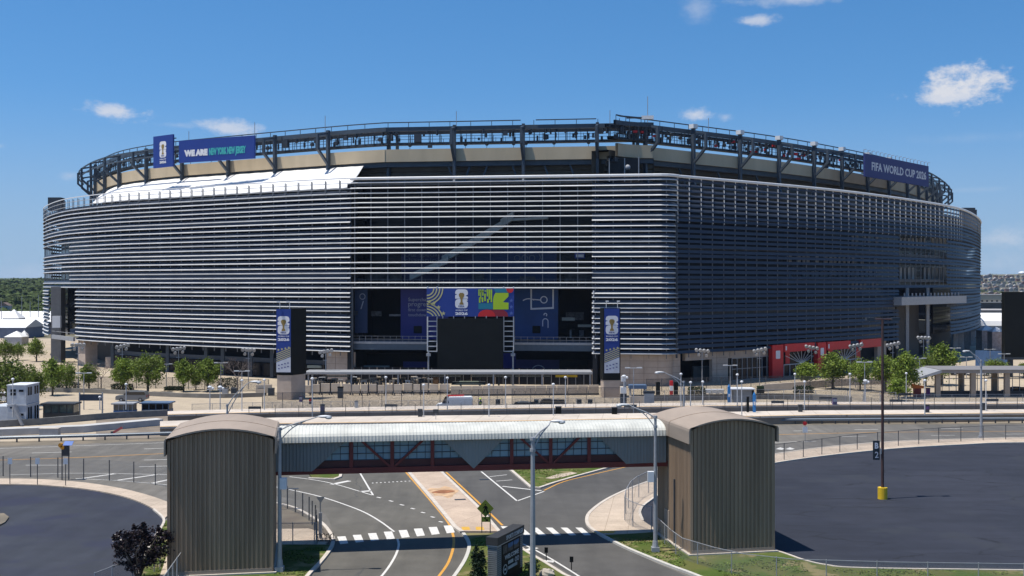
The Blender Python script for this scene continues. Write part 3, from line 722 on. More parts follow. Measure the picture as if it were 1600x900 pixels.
# upper concourse: dark glass wall with blue panels, floor edge, moving stair
a = fpt(552, 9); b = fpt(925, 9)
m = MB(); m.hexa((a.x, a.y, 19.4), b - a, (-fn.x * .4, -fn.y * .4, 0), (0, 0, 19.8)); m.build('concourse_glazing', DARKG, stad)
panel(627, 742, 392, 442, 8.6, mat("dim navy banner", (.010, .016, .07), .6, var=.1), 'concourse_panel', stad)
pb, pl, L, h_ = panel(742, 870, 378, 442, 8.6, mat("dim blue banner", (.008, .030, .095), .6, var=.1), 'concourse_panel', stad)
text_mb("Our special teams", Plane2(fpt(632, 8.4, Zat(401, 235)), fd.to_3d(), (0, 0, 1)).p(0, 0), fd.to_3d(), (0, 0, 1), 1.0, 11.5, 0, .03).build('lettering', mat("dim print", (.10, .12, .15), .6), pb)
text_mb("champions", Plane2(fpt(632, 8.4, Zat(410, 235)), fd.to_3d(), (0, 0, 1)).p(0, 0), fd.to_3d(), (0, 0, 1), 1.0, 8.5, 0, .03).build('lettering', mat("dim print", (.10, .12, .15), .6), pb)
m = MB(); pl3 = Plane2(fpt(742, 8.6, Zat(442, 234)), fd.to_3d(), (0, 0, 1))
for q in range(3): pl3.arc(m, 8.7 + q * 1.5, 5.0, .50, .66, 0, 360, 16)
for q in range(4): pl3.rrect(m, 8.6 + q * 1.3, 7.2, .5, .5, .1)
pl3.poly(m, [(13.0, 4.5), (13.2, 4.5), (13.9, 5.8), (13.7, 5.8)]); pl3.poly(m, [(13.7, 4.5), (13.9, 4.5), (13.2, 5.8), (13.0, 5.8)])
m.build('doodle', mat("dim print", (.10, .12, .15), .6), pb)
panel(898, 914, 394, 404, 8.2, BLUE, 'concourse_panel', stad); panel(900, 912, 397.5, 402, 8.0, INKW, 'concourse_mark', stad)
ESC = mat("moving stair side", (0.26, 0.31, 0.32), .5, var=.15)
def stairflight(p0, y0, p1, y1, d, w_):
    a = fpt(p0, d, 0); b = fpt(p1, d, 0); za, zb = Zat(y0, a.y), Zat(y1, b.y)
    m = MB(); m.prism([(a.x, a.y, za), (b.x, b.y, zb), (b.x, b.y, zb + w_), (a.x, a.y, za + w_)], (-fn.x * 1.6, -fn.y * 1.6, 0)); m.build('moving_stair', ESC, stad)
stairflight(640, 438, 700, 411, 4.2, 1.3); stairflight(690, 412, 790, 353, 5.2, 1.5); stairflight(782, 356, 802, 343, 5.2, 1.7); stairflight(800, 345, 856, 342, 5.2, .5)
for (p0, p1, y0, y1) in ((737, 756, 424, 437), (556, 628, 428, 441), (882, 924, 428, 441), (812, 836, 432, 438)):
    panel(p0, p1, y0, y1, 7.6, mat("concourse clutter", (.05, .05, .05), .6, var=.9, scale=.8), 'concourse_counter', stad)
m = MB(); a = fpt(552, 1.2); b = fpt(925, 1.2)
m.hexa((a.x, a.y, Zat(450, 226)), b - a, (-fn.x * 9, -fn.y * 9, 0), (0, 0, .5)); m.build('floor_slab', STEELD, stad)
m = MB(); a = fpt(552, 3.0); b = fpt(925, 3.0)
for t in range(40): c = a.lerp(b, t / 39); m.bar((c.x, c.y, 19.4), (c.x, c.y, 20.6), .05)
m.bar((a.x, a.y, 20.6), (b.x, b.y, 20.6), .06); m.build('railing', MULL, stad)
# hanging banners in the recess
pb, pl, L, h_ = panel(626, 700, 452, 530, 6.0, NAVY, 'banner', stad)
for i, s_ in enumerate(("Supercharging", "progress", "first downs", "touchdowns")):
    text_mb(s_, pl.p(1.6, h_ - 2.4 - i * 1.02), pl.r, pl.u, .62 if i else .70, None, .0, .02).build('lettering', INKG, pb)
m = MB(); pl.rrect(m, 2.7, 1.2, 1.7, 1.5, .1); m.build('doorway', BLACK, pb)
pb, pl, L, h_ = panel(804, 872, 452, 530, 6.0, TEALB, 'banner', stad)
m = MB(); pl.poly(m, [(3.2, 5.9), (7.9, 6.1), (7.9, 10.0), (7.6, 10.0), (7.6, 6.45), (3.5, 6.25), (3.5, 10.0), (3.2, 10.0)])
pl.arc(m, 5.9, 7.9, .55, .75, 0, 360, 18); pl.arc(m, 2.9, 6.0, 2.0, 2.2, 60, 125, 10); pl.poly(m, [(3.5, 7.9), (5.2, 7.75), (5.2, 7.95), (3.5, 8.1)])
pl.arc(m, 6.2, 3.6, .45, .62, 0, 180, 10); pl.poly(m, [(5.58, 3.6), (5.75, 3.6), (5.75, 2.6), (5.58, 2.6)]); pl.poly(m, [(6.65, 3.6), (6.82, 3.6), (6.82, 2.3), (6.65, 2.3)]); pl.arc(m, 6.2, 4.9, .2, .38, -60, 200, 10); m.build('doodle', INKS, pb)
m = MB(); pl.rrect(m, 3.6, 1.2, 1.6, 1.5, .1); m.build('doorway', BLACK, pb)
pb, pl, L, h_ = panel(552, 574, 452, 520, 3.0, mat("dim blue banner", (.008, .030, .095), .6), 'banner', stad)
m = MB(); pl.arc(m, 1.9, 7.3, .5, .62, 0, 360, 14); pl.poly(m, [(1.5, 4.8), (1.7, 4.8), (2.2, 6.4), (2.0, 6.4)]); m.build('doodle', INKG, pb)
panel(630, 668, 565, 592, 9, NAVY, 'banner', stad); panel(786, 806, 552, 592, 9, NAVY, 'banner', stad)
pb, pl, L, h_ = panel(806, 876, 562, 612, 8, mat("purple banner", (.035, .030, .12), .6, var=.1), 'banner', stad)
m = MB(); pl.arc(m, 4.6, 3.9, 1.35, 1.55, 10, 220, 18); pl.arc(m, 5.2, 4.0, .55, .7, 30, 160, 12); pl.poly(m, [(5.6, 3.6), (7.0, 3.6), (7.0, 3.75), (5.6, 3.75)]); m.build('doodle', INKG, pb)
panel(874, 920, 562, 612, 7, BLACK, 'banner', stad); panel(555, 700, 552, 612, 12, BLACK, 'banner', stad)
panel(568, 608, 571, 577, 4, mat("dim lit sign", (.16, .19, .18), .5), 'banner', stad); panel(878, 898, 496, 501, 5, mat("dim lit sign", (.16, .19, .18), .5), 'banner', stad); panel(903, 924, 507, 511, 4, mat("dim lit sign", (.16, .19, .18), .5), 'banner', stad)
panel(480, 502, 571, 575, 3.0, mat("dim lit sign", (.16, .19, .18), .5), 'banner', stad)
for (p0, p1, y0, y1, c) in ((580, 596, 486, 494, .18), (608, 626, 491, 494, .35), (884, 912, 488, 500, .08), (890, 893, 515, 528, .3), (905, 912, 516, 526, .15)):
    panel(p0, p1, y0, y1, 11, mat("far view %d" % p0, (c, c, c * 1.05), .6, var=.6, scale=2), 'back_counter', stad)

# ---------------------------------------------------------------- upper bowl and roof ring
m = MB(); ring_sweep(m, [(0, 45.2), (0, 47.8), (-.6, 47.8), (-.6, 45.2)], [(1001, 1012)], 12.9); m.build('parapet', TAN, stad)
m = MB(); ring_sweep(m, [(.35, 44.2), (.35, 45.3), (-.8, 45.3), (-.8, 44.2)], d=14.0); m.build('ring_beam', STEEL, stad)
m = MB()
steps = []
for i in range(7):
    steps += [(-i * .25 - .0, 45.4 - i * 1.0), (-i * .25 - .55, 45.2 - i * 1.0)]
ring_sweep(m, [(0, 46.6)] + steps + [(-4, 38.5), (-4, 46.6)], d=15.0); m.build('seating_deck', SOFF, stad)
m = MB(); ring_sweep(m, [(0, 51.6), (0, 52.5), (-.5, 52.5), (-.5, 51.6)], d=13.4); m.build('ring_beam', STEEL, stad)
m = MB(); ring_sweep(m, [(0, 48.8), (0, 49.3), (-1.5, 49.3), (-1.5, 48.8)], d=13.9); m.build('catwalk', STEELD, stad)
m = MB(); ring_sweep(m, [(0, 53.35), (0, 53.55), (-.2, 53.55), (-.2, 53.35)], [(806, 818), (922, 985)], 13.2); m.build('upper_rail', STEEL, stad)
m = MB(); ring_sweep(m, [(0, 53.1), (0, 53.8), (-.8, 53.8), (-.8, 53.1)], d=12.6, only=(986, 1026)); m.build('upper_rail', RAILM, stad)
m = MB(); ring_sweep(m, [(0, 51.2), (0, 51.9), (-.3, 51.9), (-.3, 51.2)], d=15.6); m.build('ring_beam', STEELD, stad)
for h in (49.9, 50.5, 51.1):
    m = MB(); ring_sweep(m, [(0, h), (0, h + .08), (-.08, h + .08), (-.08, h)], d=13.9); m.build('catwalk_rail', STEELD, stad)
P13 = inset(13.75); tot = 0.0; seg = []
for i in range(NR):
    a, b = Vector(P13[i]), Vector(P13[(i + 1) % NR]); seg.append((tot, a, b, RN[i])); tot += (b - a).length
def along(s_):
    s_ %= tot
    for (t0, a, b, n) in reversed(seg):
        if s_ >= t0: 
            L = (b - a).length; p = a.lerp(b, min(1, (s_ - t0) / max(L, 1e-6))); t = (b - a).normalized(); return p, Vector((t.y, -t.x)), t
    return seg[0][1], Vector((0, -1)), Vector((1, 0))
# hangers of the catwalk and posts of the upper rail
m = MB(); m2 = MB(); lights = []
s_ = 0.0
while s_ < tot:
    p, n, t = along(s_)
    m.bar((p.x, p.y, 48.9), (p.x, p.y, 51.7), .13); q = p - n * 1.3; m.bar((q.x, q.y, 48.9), (q.x, q.y, 51.7), .13)
    if int(s_ / 2.2) % 2 == 0: m2.bar((p.x, p.y, 52.4), (p.x, p.y, 53.5), .12)
    s_ += 2.2
m.build('catwalk_hangers', STEELD, stad); m2.build('rail_posts', STEEL, stad)
# floodlights: those seen largest are parts of their own
fl = []
s_ = 0.0
while s_ < tot:
    p, n, t = along(s_); px = px_of(p)
    if p.y < 330 and abs(px - 800) < 720: fl.append((s_, p, n, t, px))
    s_ += rng.choice((1.3, 1.7, 2.6, 4.5))
k = 0
for (s_, p, n, t, px) in fl:
    if k >= 98 or rng.random() < .35: continue
    k += 1; m = MB(); kind = rng.random(); z = rng.choice((49.6, 50.1, 50.6, 48.3))
    c = p + n * .1
    if kind < .55: m.tube((c.x, c.y, z + .4), (c.x - n.x * .5, c.y - n.y * .5, z + .55), .40, 10); m.bar((c.x, c.y, z), (c.x, c.y, z - .5), .1)
    elif kind < .85: m.box((c.x, c.y, z - .2), (.9, .5, .85), math.atan2(t.y, t.x)); m.bar((c.x, c.y, z + .6), (c.x, c.y, z + 1.2), .1)
    else: m.box((c.x, c.y, z - .3), (1.5, .6, 1.7), math.atan2(t.y, t.x)); m.bar((c.x, c.y, z + 1.3), (c.x, c.y, z + 2.0), .1)
    m.build('floodlight', STEELD, stad)
# scaffold-like clutter of the right flank: denser lamps and red covers
m = MB(); mr_ = MB()
for i in range(430):
    px = rng.uniform(985, 1345) if i < 230 else rng.uniform(130, 985); q, n = ring_at(px, 13.4 + rng.uniform(0, 1.4)); z = rng.uniform(48.9, 51.2)
    if rng.random() < .09 and px > 985: mr_.box((q.x, q.y, z), (rng.uniform(.4, 1.4), .4, rng.uniform(.3, .6)), rng.random())
    elif rng.random() < .5: m.box((q.x, q.y, z), (.35, .35, rng.uniform(.5, 1.3)), rng.random())
    else: m.bar((q.x, q.y, 48.9), (q.x, q.y, z + .9), .09)
m.build('lamp_gear', STEELD, stad)['kind'] = 'stuff'; mr_.build('lamp_cover', INKR, stad)['kind'] = 'stuff'
# steel frames round the ring
s_ = 3.0; nfr = 0
while s_ < tot - 5:
    p, n, t = along(s_); px = px_of(p)
    m = MB(); wd = (t.x, t.y, 0)
    c = p + n * 1.35; o1 = p + n * 4.85
    m.bar((c.x, c.y, 40.1), (c.x, c.y, 52.6), .75, .6, wd)
    m.bar((c.x, c.y, 45.2), (o1.x, o1.y, 48.3), .5, .55, wd)
    m.bar((o1.x, o1.y, 48.2), (o1.x, o1.y, 51.4), .55, .5, wd)
    m.bar((o1.x, o1.y, 51.3), (c.x, c.y, 52.0), .4, .45, wd)
    m.bar((c.x, c.y, 41.5), ((p + n * 2.2).x, (p + n * 2.2).y, 40.1), .4, .4, wd)
    m.build('roof_frame', STEEL, stad); nfr += 1
    if px > 1040 and p.y < 320:
        m = MB(); m.box((c.x, c.y, 52.6), (1.3, 1.3, .9), math.atan2(t.y, t.x)); m.build('frame_cap', RAILM, stad)
    s_ += 15.2 if nfr % 2 else 14.4
# braces under the deck, front centre
for px in (700, 735, 762, 800, 850, 890, 925, 1060, 1120, 1180):
    m = MB(); q, n = ring_at(px, 14.2); e, _ = ring_at(px + (12 if px % 3 else -12), 14.4); m.bar((q.x, q.y, 44.4), (e.x, e.y, 40.2), .35); m.build('deck_brace', STEEL, stad)
# outer tie rails of the frames on both flanks (only seen as bars running between the outer posts)
for only in ((60, 290), (1340, 1560)):
    for z in (51.3, 49.6): m = MB(); ring_sweep(m, [(0, z), (0, z + .3), (-.3, z + .3), (-.3, z)], d=9.0, only=only); m.build('tie_rail', STEEL, stad)
# control room and masts at the front right corner of the deck
q, n = ring_at(975, 11); m = MB(); m.box((q.x, q.y, 40.2), (6.5, 3, 4.6), math.atan2(fd.y, fd.x)); m.build('control_room', DARKG, stad)
m = MB(); 
for px in (952, 976, 998): q, n = ring_at(px, 9.3); m.bar((q.x, q.y, 40.2), (q.x, q.y, 44.9), .18)
m.sphere((ring_at(981, 9).__getitem__(0).x, ring_at(981, 9)[0].y, 43.0), .55); m.build('control_frame', GALV, stad)
m = MB()
for px, dz in ((508, 2.4), (713, 2.0), (1012, 4.2), (953, 1.6), (1107, 1.9), (398, 2.5), (295, 2)):
    q, n = ring_at(px, 13); m.tube((q.x, q.y, 52.4), (q.x, q.y, 53.5 + dz), .07, 5)
m.build('mast', GALV, stad)
# plant boxes at the two silhouettes
for (px, y0, y1, wd) in ((88, 309, 322, 3.5), (1511, 325, 336, 4), (1527, 328, 345, 3)):
    q, n = ring_at(max(76, min(px, 1524)), 3); m = MB(); z0, z1 = 40.0, Zat(y0, q.y); m.box((q.x, q.y, z0), (wd, 3, max(1, z1 - z0))); m.build('plant_box', STEELD, stad)
# white sheet over the left deck
m = MB(); P1 = [ring_at(px, .7)[0] for px in range(140, 546, 6)]; n_ = len(P1)
P2 = [ring_at(140 + (568 - 140) * i / (n_ - 1), 13.0)[0] for i in range(n_)]
vs = []; J = 7
for i in range(n_):
    for j in range(J):
        t = j / (J - 1); p = P1[i].lerp(P2[i], t); edge = .5 if i < 6 else 0
        vs.append((p.x, p.y, 38.9 + 5.7 * t - .35 * math.sin(t * math.pi) + .03 * math.sin(i * 1.9 + j) - (1.4 * (6 - i) / 6 if i < 6 else 0) * t))
fs = [(i * J + j, (i + 1) * J + j, (i + 1) * J + j + 1, i * J + j + 1) for i in range(n_ - 1) for j in range(J - 1)]
m.add(vs, fs); tarp = m.build('tarpaulin', TARP, None, smooth=True)
md = tarp.modifiers.new("thickness", 'SOLIDIFY'); md.thickness = 0.06
tag(tarp, 'white sheet stretched over the sloping stadium deck below the blue roof billboards', 'tarpaulin')

# ---------------------------------------------------------------- billboards, banner, screens, pylons
def billboard(name, label, A, B, z0, z1, mt, cat='billboard', th=.4):
    A, B = Vector(A), Vector(B); r = (B - A); n = Vector((r.y, -r.x, 0)).normalized()
    t = thing(name, label, cat, ((A.x + B.x) / 2, (A.y + B.y) / 2, z0))
    m = MB(); m.hexa((A.x, A.y, z0), r, -n * th, (0, 0, z1 - z0)); m.build('panel', mt, t)
    m = MB()
    for q in range(5):
        c = A + r * (.08 + .21 * q) - n * (th + .3); m.bar((c.x, c.y, z0 + .3), (c.x, c.y, z1 - .3), .2)
    for z in (z0 + .8, z1 - .8): a = A - n * (th + .5); b = B - n * (th + .5); m.bar((a.x, a.y, z), (b.x, b.y, z), .2)
    m.build('support_frame', STEELD, t)
    return t, Plane2((A.x, A.y, z0), r, (0, 0, 1), .02), r.length, z1 - z0
def wp(px, Y): return Vector(((px - CX) / F * Y, Y, 0))
t, pl, L, h_ = billboard('billboard', 'tall narrow blue billboard with a white emblem beside the turquoise lettered billboard', wp(239.5, 266), wp(270, 261.5), 46.4, 53.7, BLUE)
emblem(pl, L / 2, h_ * .13, h_ * .68, t)
t, pl, L, h_ = billboard('billboard', 'long blue billboard with white and turquoise lettering on the stadium roof edge', wp(279.5, 260), wp(397.5, 250.5), 47.0, 52.0, BLUE)
text_mb("WE ARE", pl.p(L * .075, h_ * .29), pl.r, pl.u, h_ * .27, L * .315, .085, .03, 0).build('lettering', INKW, t)
text_mb("NEW YORK NEW JERSEY", pl.p(L * .41, h_ * .28), pl.r, pl.u, h_ * .30, L * .48, .05, .03, 0).build('lettering', INKT, t)
t, pl, L, h_ = billboard('billboard', 'long navy billboard with one line of pale silver capitals on the stadium roof edge', wp(1351.5, 275), wp(1451, 305), 45.4, 50.9, mat("indigo banner", (.022, .034, .17), .6, var=.05))
text_mb("FIFA WORLD CUP 2026", pl.p(L * .095, h_ * .33), pl.r, pl.u, h_ * .36, L * .86, .025, .03, 0).build('lettering', INKS, t)
m = MB()
for q in range(18): c = pl.p(L * q / 17, h_, -.3); m.bar(c, c + Vector((0, 0, .9)), .12); m.bar(c + Vector((0, 0, .9)), c + Vector((.5, -.5, .9)), .1)
m.build('lamp_arms', GALV, t)

# entrance banner + black screen on their truss
Yb = 217.0
t = thing('banner_gantry', 'silver ladder truss gantry in front of the central stadium entrance', 'gantry', (wp(735, Yb).x, Yb, 0))
for (p0, p1) in ((668, 683), (787, 802.5)):
    a, b = wp(p0, Yb), wp(p1, Yb); m = MB(); z0, z1 = Zat(549, Yb), Zat(494, Yb)
    for c in (a, b):
        for dy in (0, .7): m.tube((c.x, c.y + dy, z0), (c.x, c.y + dy, z1 + 5.6), .12, 6)
    for k in range(8): z = z0 + (z1 - z0) * k / 7; m.bar((a.x, a.y, z), (b.x, b.y, z), .16); m.bar((a.x, a.y + .7, z), (b.x, b.y + .7, z), .12)
    m.build('ladder_truss', GALVL, t)
    c = wp(669.5 if p0 < 700 else 801.5, Yb); m = MB(); m.box((c.x, c.y, 0), (1.6, 1.6, .5)); m.tube((c.x, c.y, .5), (c.x, c.y, z0 + .2), .16, 8); m.box((c.x, c.y, z0 - .9), (.8, .6, .5)); m.box((c.x, c.y, Zat(583, Yb)), (1.5, 1.0, .5)); m.build('mast', GALV, t)
a, b = wp(667, Yb), wp(803.5, Yb); zb, zt = Zat(494.5, Yb), Zat(450.5, Yb)
t = thing('entrance_banner', 'wide blue banner with emblem, gold arcs and bright shapes over the black screen', 'banner', ((a.x + b.x) / 2, Yb - .3, zb))
m = MB(); m.hexa((a.x, a.y - .5, zb), b - a, (0, .3, 0), (0, 0, zt - zb)); m.build('cloth', BLUE, t)
pl = Plane2((a.x, a.y - .5, zb), b - a, (0, 0, 1), .02); L = (b - a).length; h_ = zt - zb
emblem(pl, L * .398, h_ * .06, h_ * .90, t)
m = MB()
for q in range(4):   # arcs upper left, clipped by the frame
    r1 = 3.1 - q * .56; pl.arc(m, .03, h_ - .03, r1 - .24, r1, -90, 0, 12)
for q in range(4):
    r1 = 3.5 - q * .52; pl.arc(m, -.3, -.9, r1 - .22, r1, math.degrees(math.asin(.95 / (r1 - .22))), math.degrees(math.acos(.35 / r1)), 12)
for (sx, sy) in ((.5, 2.75), (1.35, 2.5), (2.25, 1.75), (3.15, .6)): pl.star(m, sx, sy, .42, .02)
m.build('pattern', INKY, t)
x0 = L * .585
m = MB()
for (u, y, w_, hh) in ((.1, 3.9, .22, 1.3), (.45, 3.3, .22, 1.9), (.85, 3.9, .25, 1.3), (1.25, 2.9, .3, 1.5), (.2, 2.6, .3, 1.1), (.75, 2.7, .3, 1.0), (1.75, 3.8, .25, 1.5), (2.1, 3.2, .3, 2.0), (1.8, 2.6, .35, .8), (2.5, 2.7, .3, 2.5), (.45, 4.6, .6, .3), (1.3, 4.7, .5, .3)): pl.rrect(m, x0 + u * .95, y, w_, hh - .1, .05)
pl.poly(m, [(x0 + 2.85, 1.35), (x0 + 5.75, 1.35), (x0 + 5.75, 2.6), (x0 + 4.7, 2.7), (x0 + 5.75, 3.8), (x0 + 5.75, 4.45), (x0 + 3.3, 4.45), (x0 + 3.0, 3.9), (x0 + 2.85, 3.2)], .02)
m.build('pattern', INKL, t)
m = MB(); pl.poly(m, [(x0, .02)] + [(x0 + 1.65 - 1.65 * math.cos(math.pi * k / 12), .02 + 1.3 * math.sin(math.pi * k / 12)) for k in range(1, 12)] + [(x0 + 3.3, .02)], .02); pl.poly(m, [(L - 1.5, h_ - .02)] + [(L - .8 - .7 * math.cos(math.pi * k / 10), h_ - .02 - .85 * math.sin(math.pi * k / 10)) for k in range(1, 10)] + [(L - .1, h_ - .02)], .02); m.build('pattern', INKR, t)
m = MB(); pl.poly(m, [(x0 + 3.3, .02), (x0 + 5.7, .02), (x0 + 5.5, .75), (x0 + 4.8, 1.25), (x0 + 3.3, 1.3), (x0 + 2.3, 1.3)], .01); m.build('pattern', INKD, t)
m = MB(); pl.poly(m, [(x0 + 3.0, h_ - .02), (x0 + 3.3, 4.5), (x0 + 5.6, 4.5), (x0 + 5.4, h_ - .02)], .01); pl.poly(m, [(x0 + .1, 1.4), (x0 + 2.8, 1.4), (x0 + 2.8, 2.5), (x0 + .1, 2.5)], .0); m.build('pattern', INKC, t)
m = MB(); 
for q in range(3): pl.star(m, L - .55, .6 + q * 1.2, .42)
m.build('pattern', mat("mid blue print", (.08, .14, .42), .6), t)
a, b = wp(684, Yb), wp(786.5, Yb)
t = thing('video_screen', 'large blank black screen standing before the central entrance', 'screen', ((a.x + b.x) / 2, Yb, 0))
m = MB(); m.hexa((a.x, Yb - .9, Zat(585, Yb)), b - a, (0, .8, 0), (0, 0, Zat(497.5, Yb) - Zat(585, Yb))); m.build('display', BLACK, t)
m = MB()
for q in range(4): c = a.lerp(b, .06 + .29 * q); m.box((c.x, Yb + .3, 0), (.35, .5, Zat(585, Yb) + 3))
m.build('leg', STEELD, t)
m = MB()
for q in range(6): c = a.lerp(b, .08 + .165 * q); m.box((c.x, Yb - .6, Zat(497.5, Yb)), (.15, .25, .45))
m.build('hanging_lugs', GALV, t)

def pylon(label, pc, pl_, pr, y0, y1, ybase, Yc, front_first):
    """tall two-sided display: the edge column pc is nearest"""
    zb_, zt_ = Zat(y1, Yc), Zat(y0, Yc)
    N0 = wp(pc, Yc)
    if front_first: A = wp(pl_, Yc + .35); B = wp(pr, Yc + 3.3)
    else: A = wp(pl_, Yc + 2.6); B = wp(pr, Yc + .25)
    D = A + B - N0
    t = thing('display_pylon', label, 'display pylon', ((A.x + B.x) / 2, Yc + 1.5, 0))
    m = MB(); m.prism([(q.x, q.y, zb_) for q in (N0, B, D, A)], (0, 0, zt_ - zb_)); m.build('display', BLACK, t)
    c = (A + B) / 2; m = MB()
    bp = [(q - c) * .94 + c for q in (N0, B, D, A)]; m.prism([(q.x, q.y, 0) for q in bp], (0, 0, zb_ - .05)); m.build('base', KERB if False else STONE, t)
    e0, e1 = (A, N0) if front_first else (N0, B)
    r = e1 - e0; n = Vector((r.y, -r.x, 0)).normalized(); L = r.length; hh = zt_ - zb_
    lo, wl, off = (.45, L - .1, .05) if front_first else (1.2, L * .88, L * .06)
    m = MB(); m.hexa(Vector((e0.x, e0.y, zb_ + lo)) + r.normalized() * off + n * .06, r.normalized() * wl, -n * .05, (0, 0, hh - lo - .06)); face = m.build('face', BLUE, t)
    p2 = Plane2(Vector((e0.x, e0.y, zb_ + lo)) + r.normalized() * off + n * .06, r, (0, 0, 1), .01); H_ = hh - lo - .06
    emblem(p2, wl / 2, H_ * .50, H_ * .385, face)
    m = MB(); p2.poly(m, [(.02, .02), (wl - .02, .02), (wl - .02, H_ * .245), (.02, H_ * .155)]); m.build('pattern', mat("pale print", (.55, .59, .68), .6), face)
    m = MB()
    for k in range(5):
        y = H_ * (.165 + .030 * k); p2.poly(m, [(.02, y), (wl - .02, y + H_ * .095), (wl - .02, y + H_ * .108), (.02, y + H_ * .013)])
    for k in range(4): p2.star(m, wl * (.15 + .24 * k), H_ * (.355 + .012 * k), .24, .02)
    m.build('pattern', INKY, face)
    m = MB()
    for rr in range(2):
        for k in range(4): p2.rrect(m, wl * (.12 + .21 * k), H_ * (.05 + .055 * rr + (.012 * k)), wl * .12, .16, .03, .02)
    m.build('pattern', NAVY, face)
    for k in (0.2, .85):
        m = MB(); c2 = e0 + r * k - n * .4; top = Vector((c2.x, c2.y, zt_)); m.tube(top, top + Vector((0, 0, .9)), .06, 6); m.bar(top + Vector((0, 0, .9)), top + Vector((0, 0, 1.2)) + n * .9, .1); m.box(top + Vector((0, 0, 1.1)) + n * .9, (.5, .4, .2)); m.build('lamp_arm', TAILW, t)
    return t
pylon('tall display pylon with equally wide blue and blank black faces beside the white canopy', 455, 431.5, 478.5, 482.5, 586, 622, 195, True)
t = pylon('tall display pylon whose blue face has a dark frame, standing before the stone wall', 942.5, 937.5, 969.5, 481.5, 594, 630, 199, False)
# ---------------------------------------------------------------- GROUND, ROADS, ISLANDS
def sheet(name, px_pts, z, mt, smooth_n=0):
    pts = [G(x, y) for x, y in px_pts]
    m = MB(); m.poly([(p.x, p.y, z) for p in pts]); o = m.build(name, mt, None, kind='structure', recalc=False)
    me = o.data
    for p in me.polygons:
        if p.normal.z < 0: p.flip()
    return o
def cat_px(pts, n=5):
    """smooth curve through pixel points, worked in ground coordinates"""
    return [(p.x, p.y) for p in catmull([G(x, y) for x, y in pts], n)]
def world_sheet(name, pts, z, mt, h=0.0):
    m = MB()
    if h: m.prism([(x, y, z) for x, y in pts], (0, 0, h))
    else: m.poly([(x, y, z) for x, y in pts])
    o = m.build(name, mt, None, kind='structure', recalc=bool(h))
    if not h:
        for p in o.data.polygons:
            if p.normal.z < 0: p.flip()
    return o
def ribbon(mb, pts, wd, z, w0=None):
    """flat painted stripe of width wd along world points"""
    P = [Vector((p[0], p[1])) for p in pts]; Nn = normals2(P)
    vs = []
    for p, n in zip(P, Nn): vs += [(p.x + n.x * wd / 2, p.y + n.y * wd / 2, z), (p.x - n.x * wd / 2, p.y - n.y * wd / 2, z)]
    mb.add(vs, [(2 * i, 2 * i + 2, 2 * i + 3, 2 * i + 1) for i in range(len(P) - 1)]); return mb
def curb(name, pts, wd=.18, h=.15, mt=None):
    P = [Vector((p[0], p[1])) for p in pts]; Nn = normals2(P); m = MB()
    m.sweep(P, Nn, [(wd / 2, 0), (wd / 2, h), (-wd / 2, h), (-wd / 2, 0)]); return m.build(name, mt or KERB, None, kind='structure')

m = MB(); m.add([(-9000, -300, -.05), (9000, -300, -.05), (9000, 14000, -.05), (-9000, 14000, -.05)], [(0, 1, 2, 3)]); m.build('ground', FARG, None, kind='structure')
m = MB(); m.add([(-330, 128, -.01), (330, 128, -.01), (330, 420, -.01), (-330, 420, -.01)], [(0, 1, 2, 3)]); m.build('plaza', PLAZA, None, kind='structure')
# highway band and the area of the ramps in front of it
hw_top = cat_px([(-700, 728), (-300, 709), (0, 698), (140, 692.5), (265, 688), (430, 681), (700, 671), (1000, 666), (1210, 663.5), (1400, 663), (1600, 662), (2100, 664), (2900, 676)])
world_sheet('road', hw_top + [(180, 62), (40, 44), (-40, 44), (-180, 62)], .004, ASPH)
sh = cat_px([(-300, 700), (0, 690), (140, 687), (265, 683), (430, 677), (700, 668), (1000, 663.5), (1210, 661.5), (1400, 660.5), (1600, 660), (2100, 661)])
world_sheet('verge', sh + list(reversed(cat_px([(-300, 709.5), (0, 698.5), (140, 693), (265, 688.5), (430, 681.5), (700, 671.5), (1000, 666.5), (1210, 664), (1400, 663.5), (1600, 662.5), (2100, 664)]))), .012, DIRT)
# track bed between platforms, and beside them
TRK = ground_mat("track ballast", (.23, .19, .15), (.18, .15, .12), .3, 12, .95, streaks=(.13, .05, 1.5, .3))
# the ramp surface left and right (slightly different asphalt)
lr = cat_px([(380, 752), (425, 756), (480, 752), (560, 741), (640, 741)], 4)
world_sheet('ramp', cat_px([(300, 770), (425, 775), (470, 783), (505, 800), (520, 838), (500, 880), (470, 915), (380, 1000)], 5) + cat_px([(690, 1000), (712, 896), (735, 860), (722, 836), (680, 792), (640, 741), (600, 705)], 5) + [G(430, 712)[:2], G(300, 735)[:2]], .008, RAMP)
DARKA = ground_mat("dark ramp asphalt", (.076, .073, .069), (.092, .088, .082), .08, 16, .9, streaks=(.4, .5, .06, .1))
world_sheet('ramp', cat_px([(690, 742), (735, 790), (782, 836), (840, 868), (900, 905), (960, 960)], 5) + cat_px([(1160, 960), (1080, 905), (1010, 873), (945, 842), (918, 818), (925, 800), (950, 782), (985, 765), (1030, 751)], 5) + [G(1030, 715)[:2], G(700, 715)[:2]], .009, DARKA)

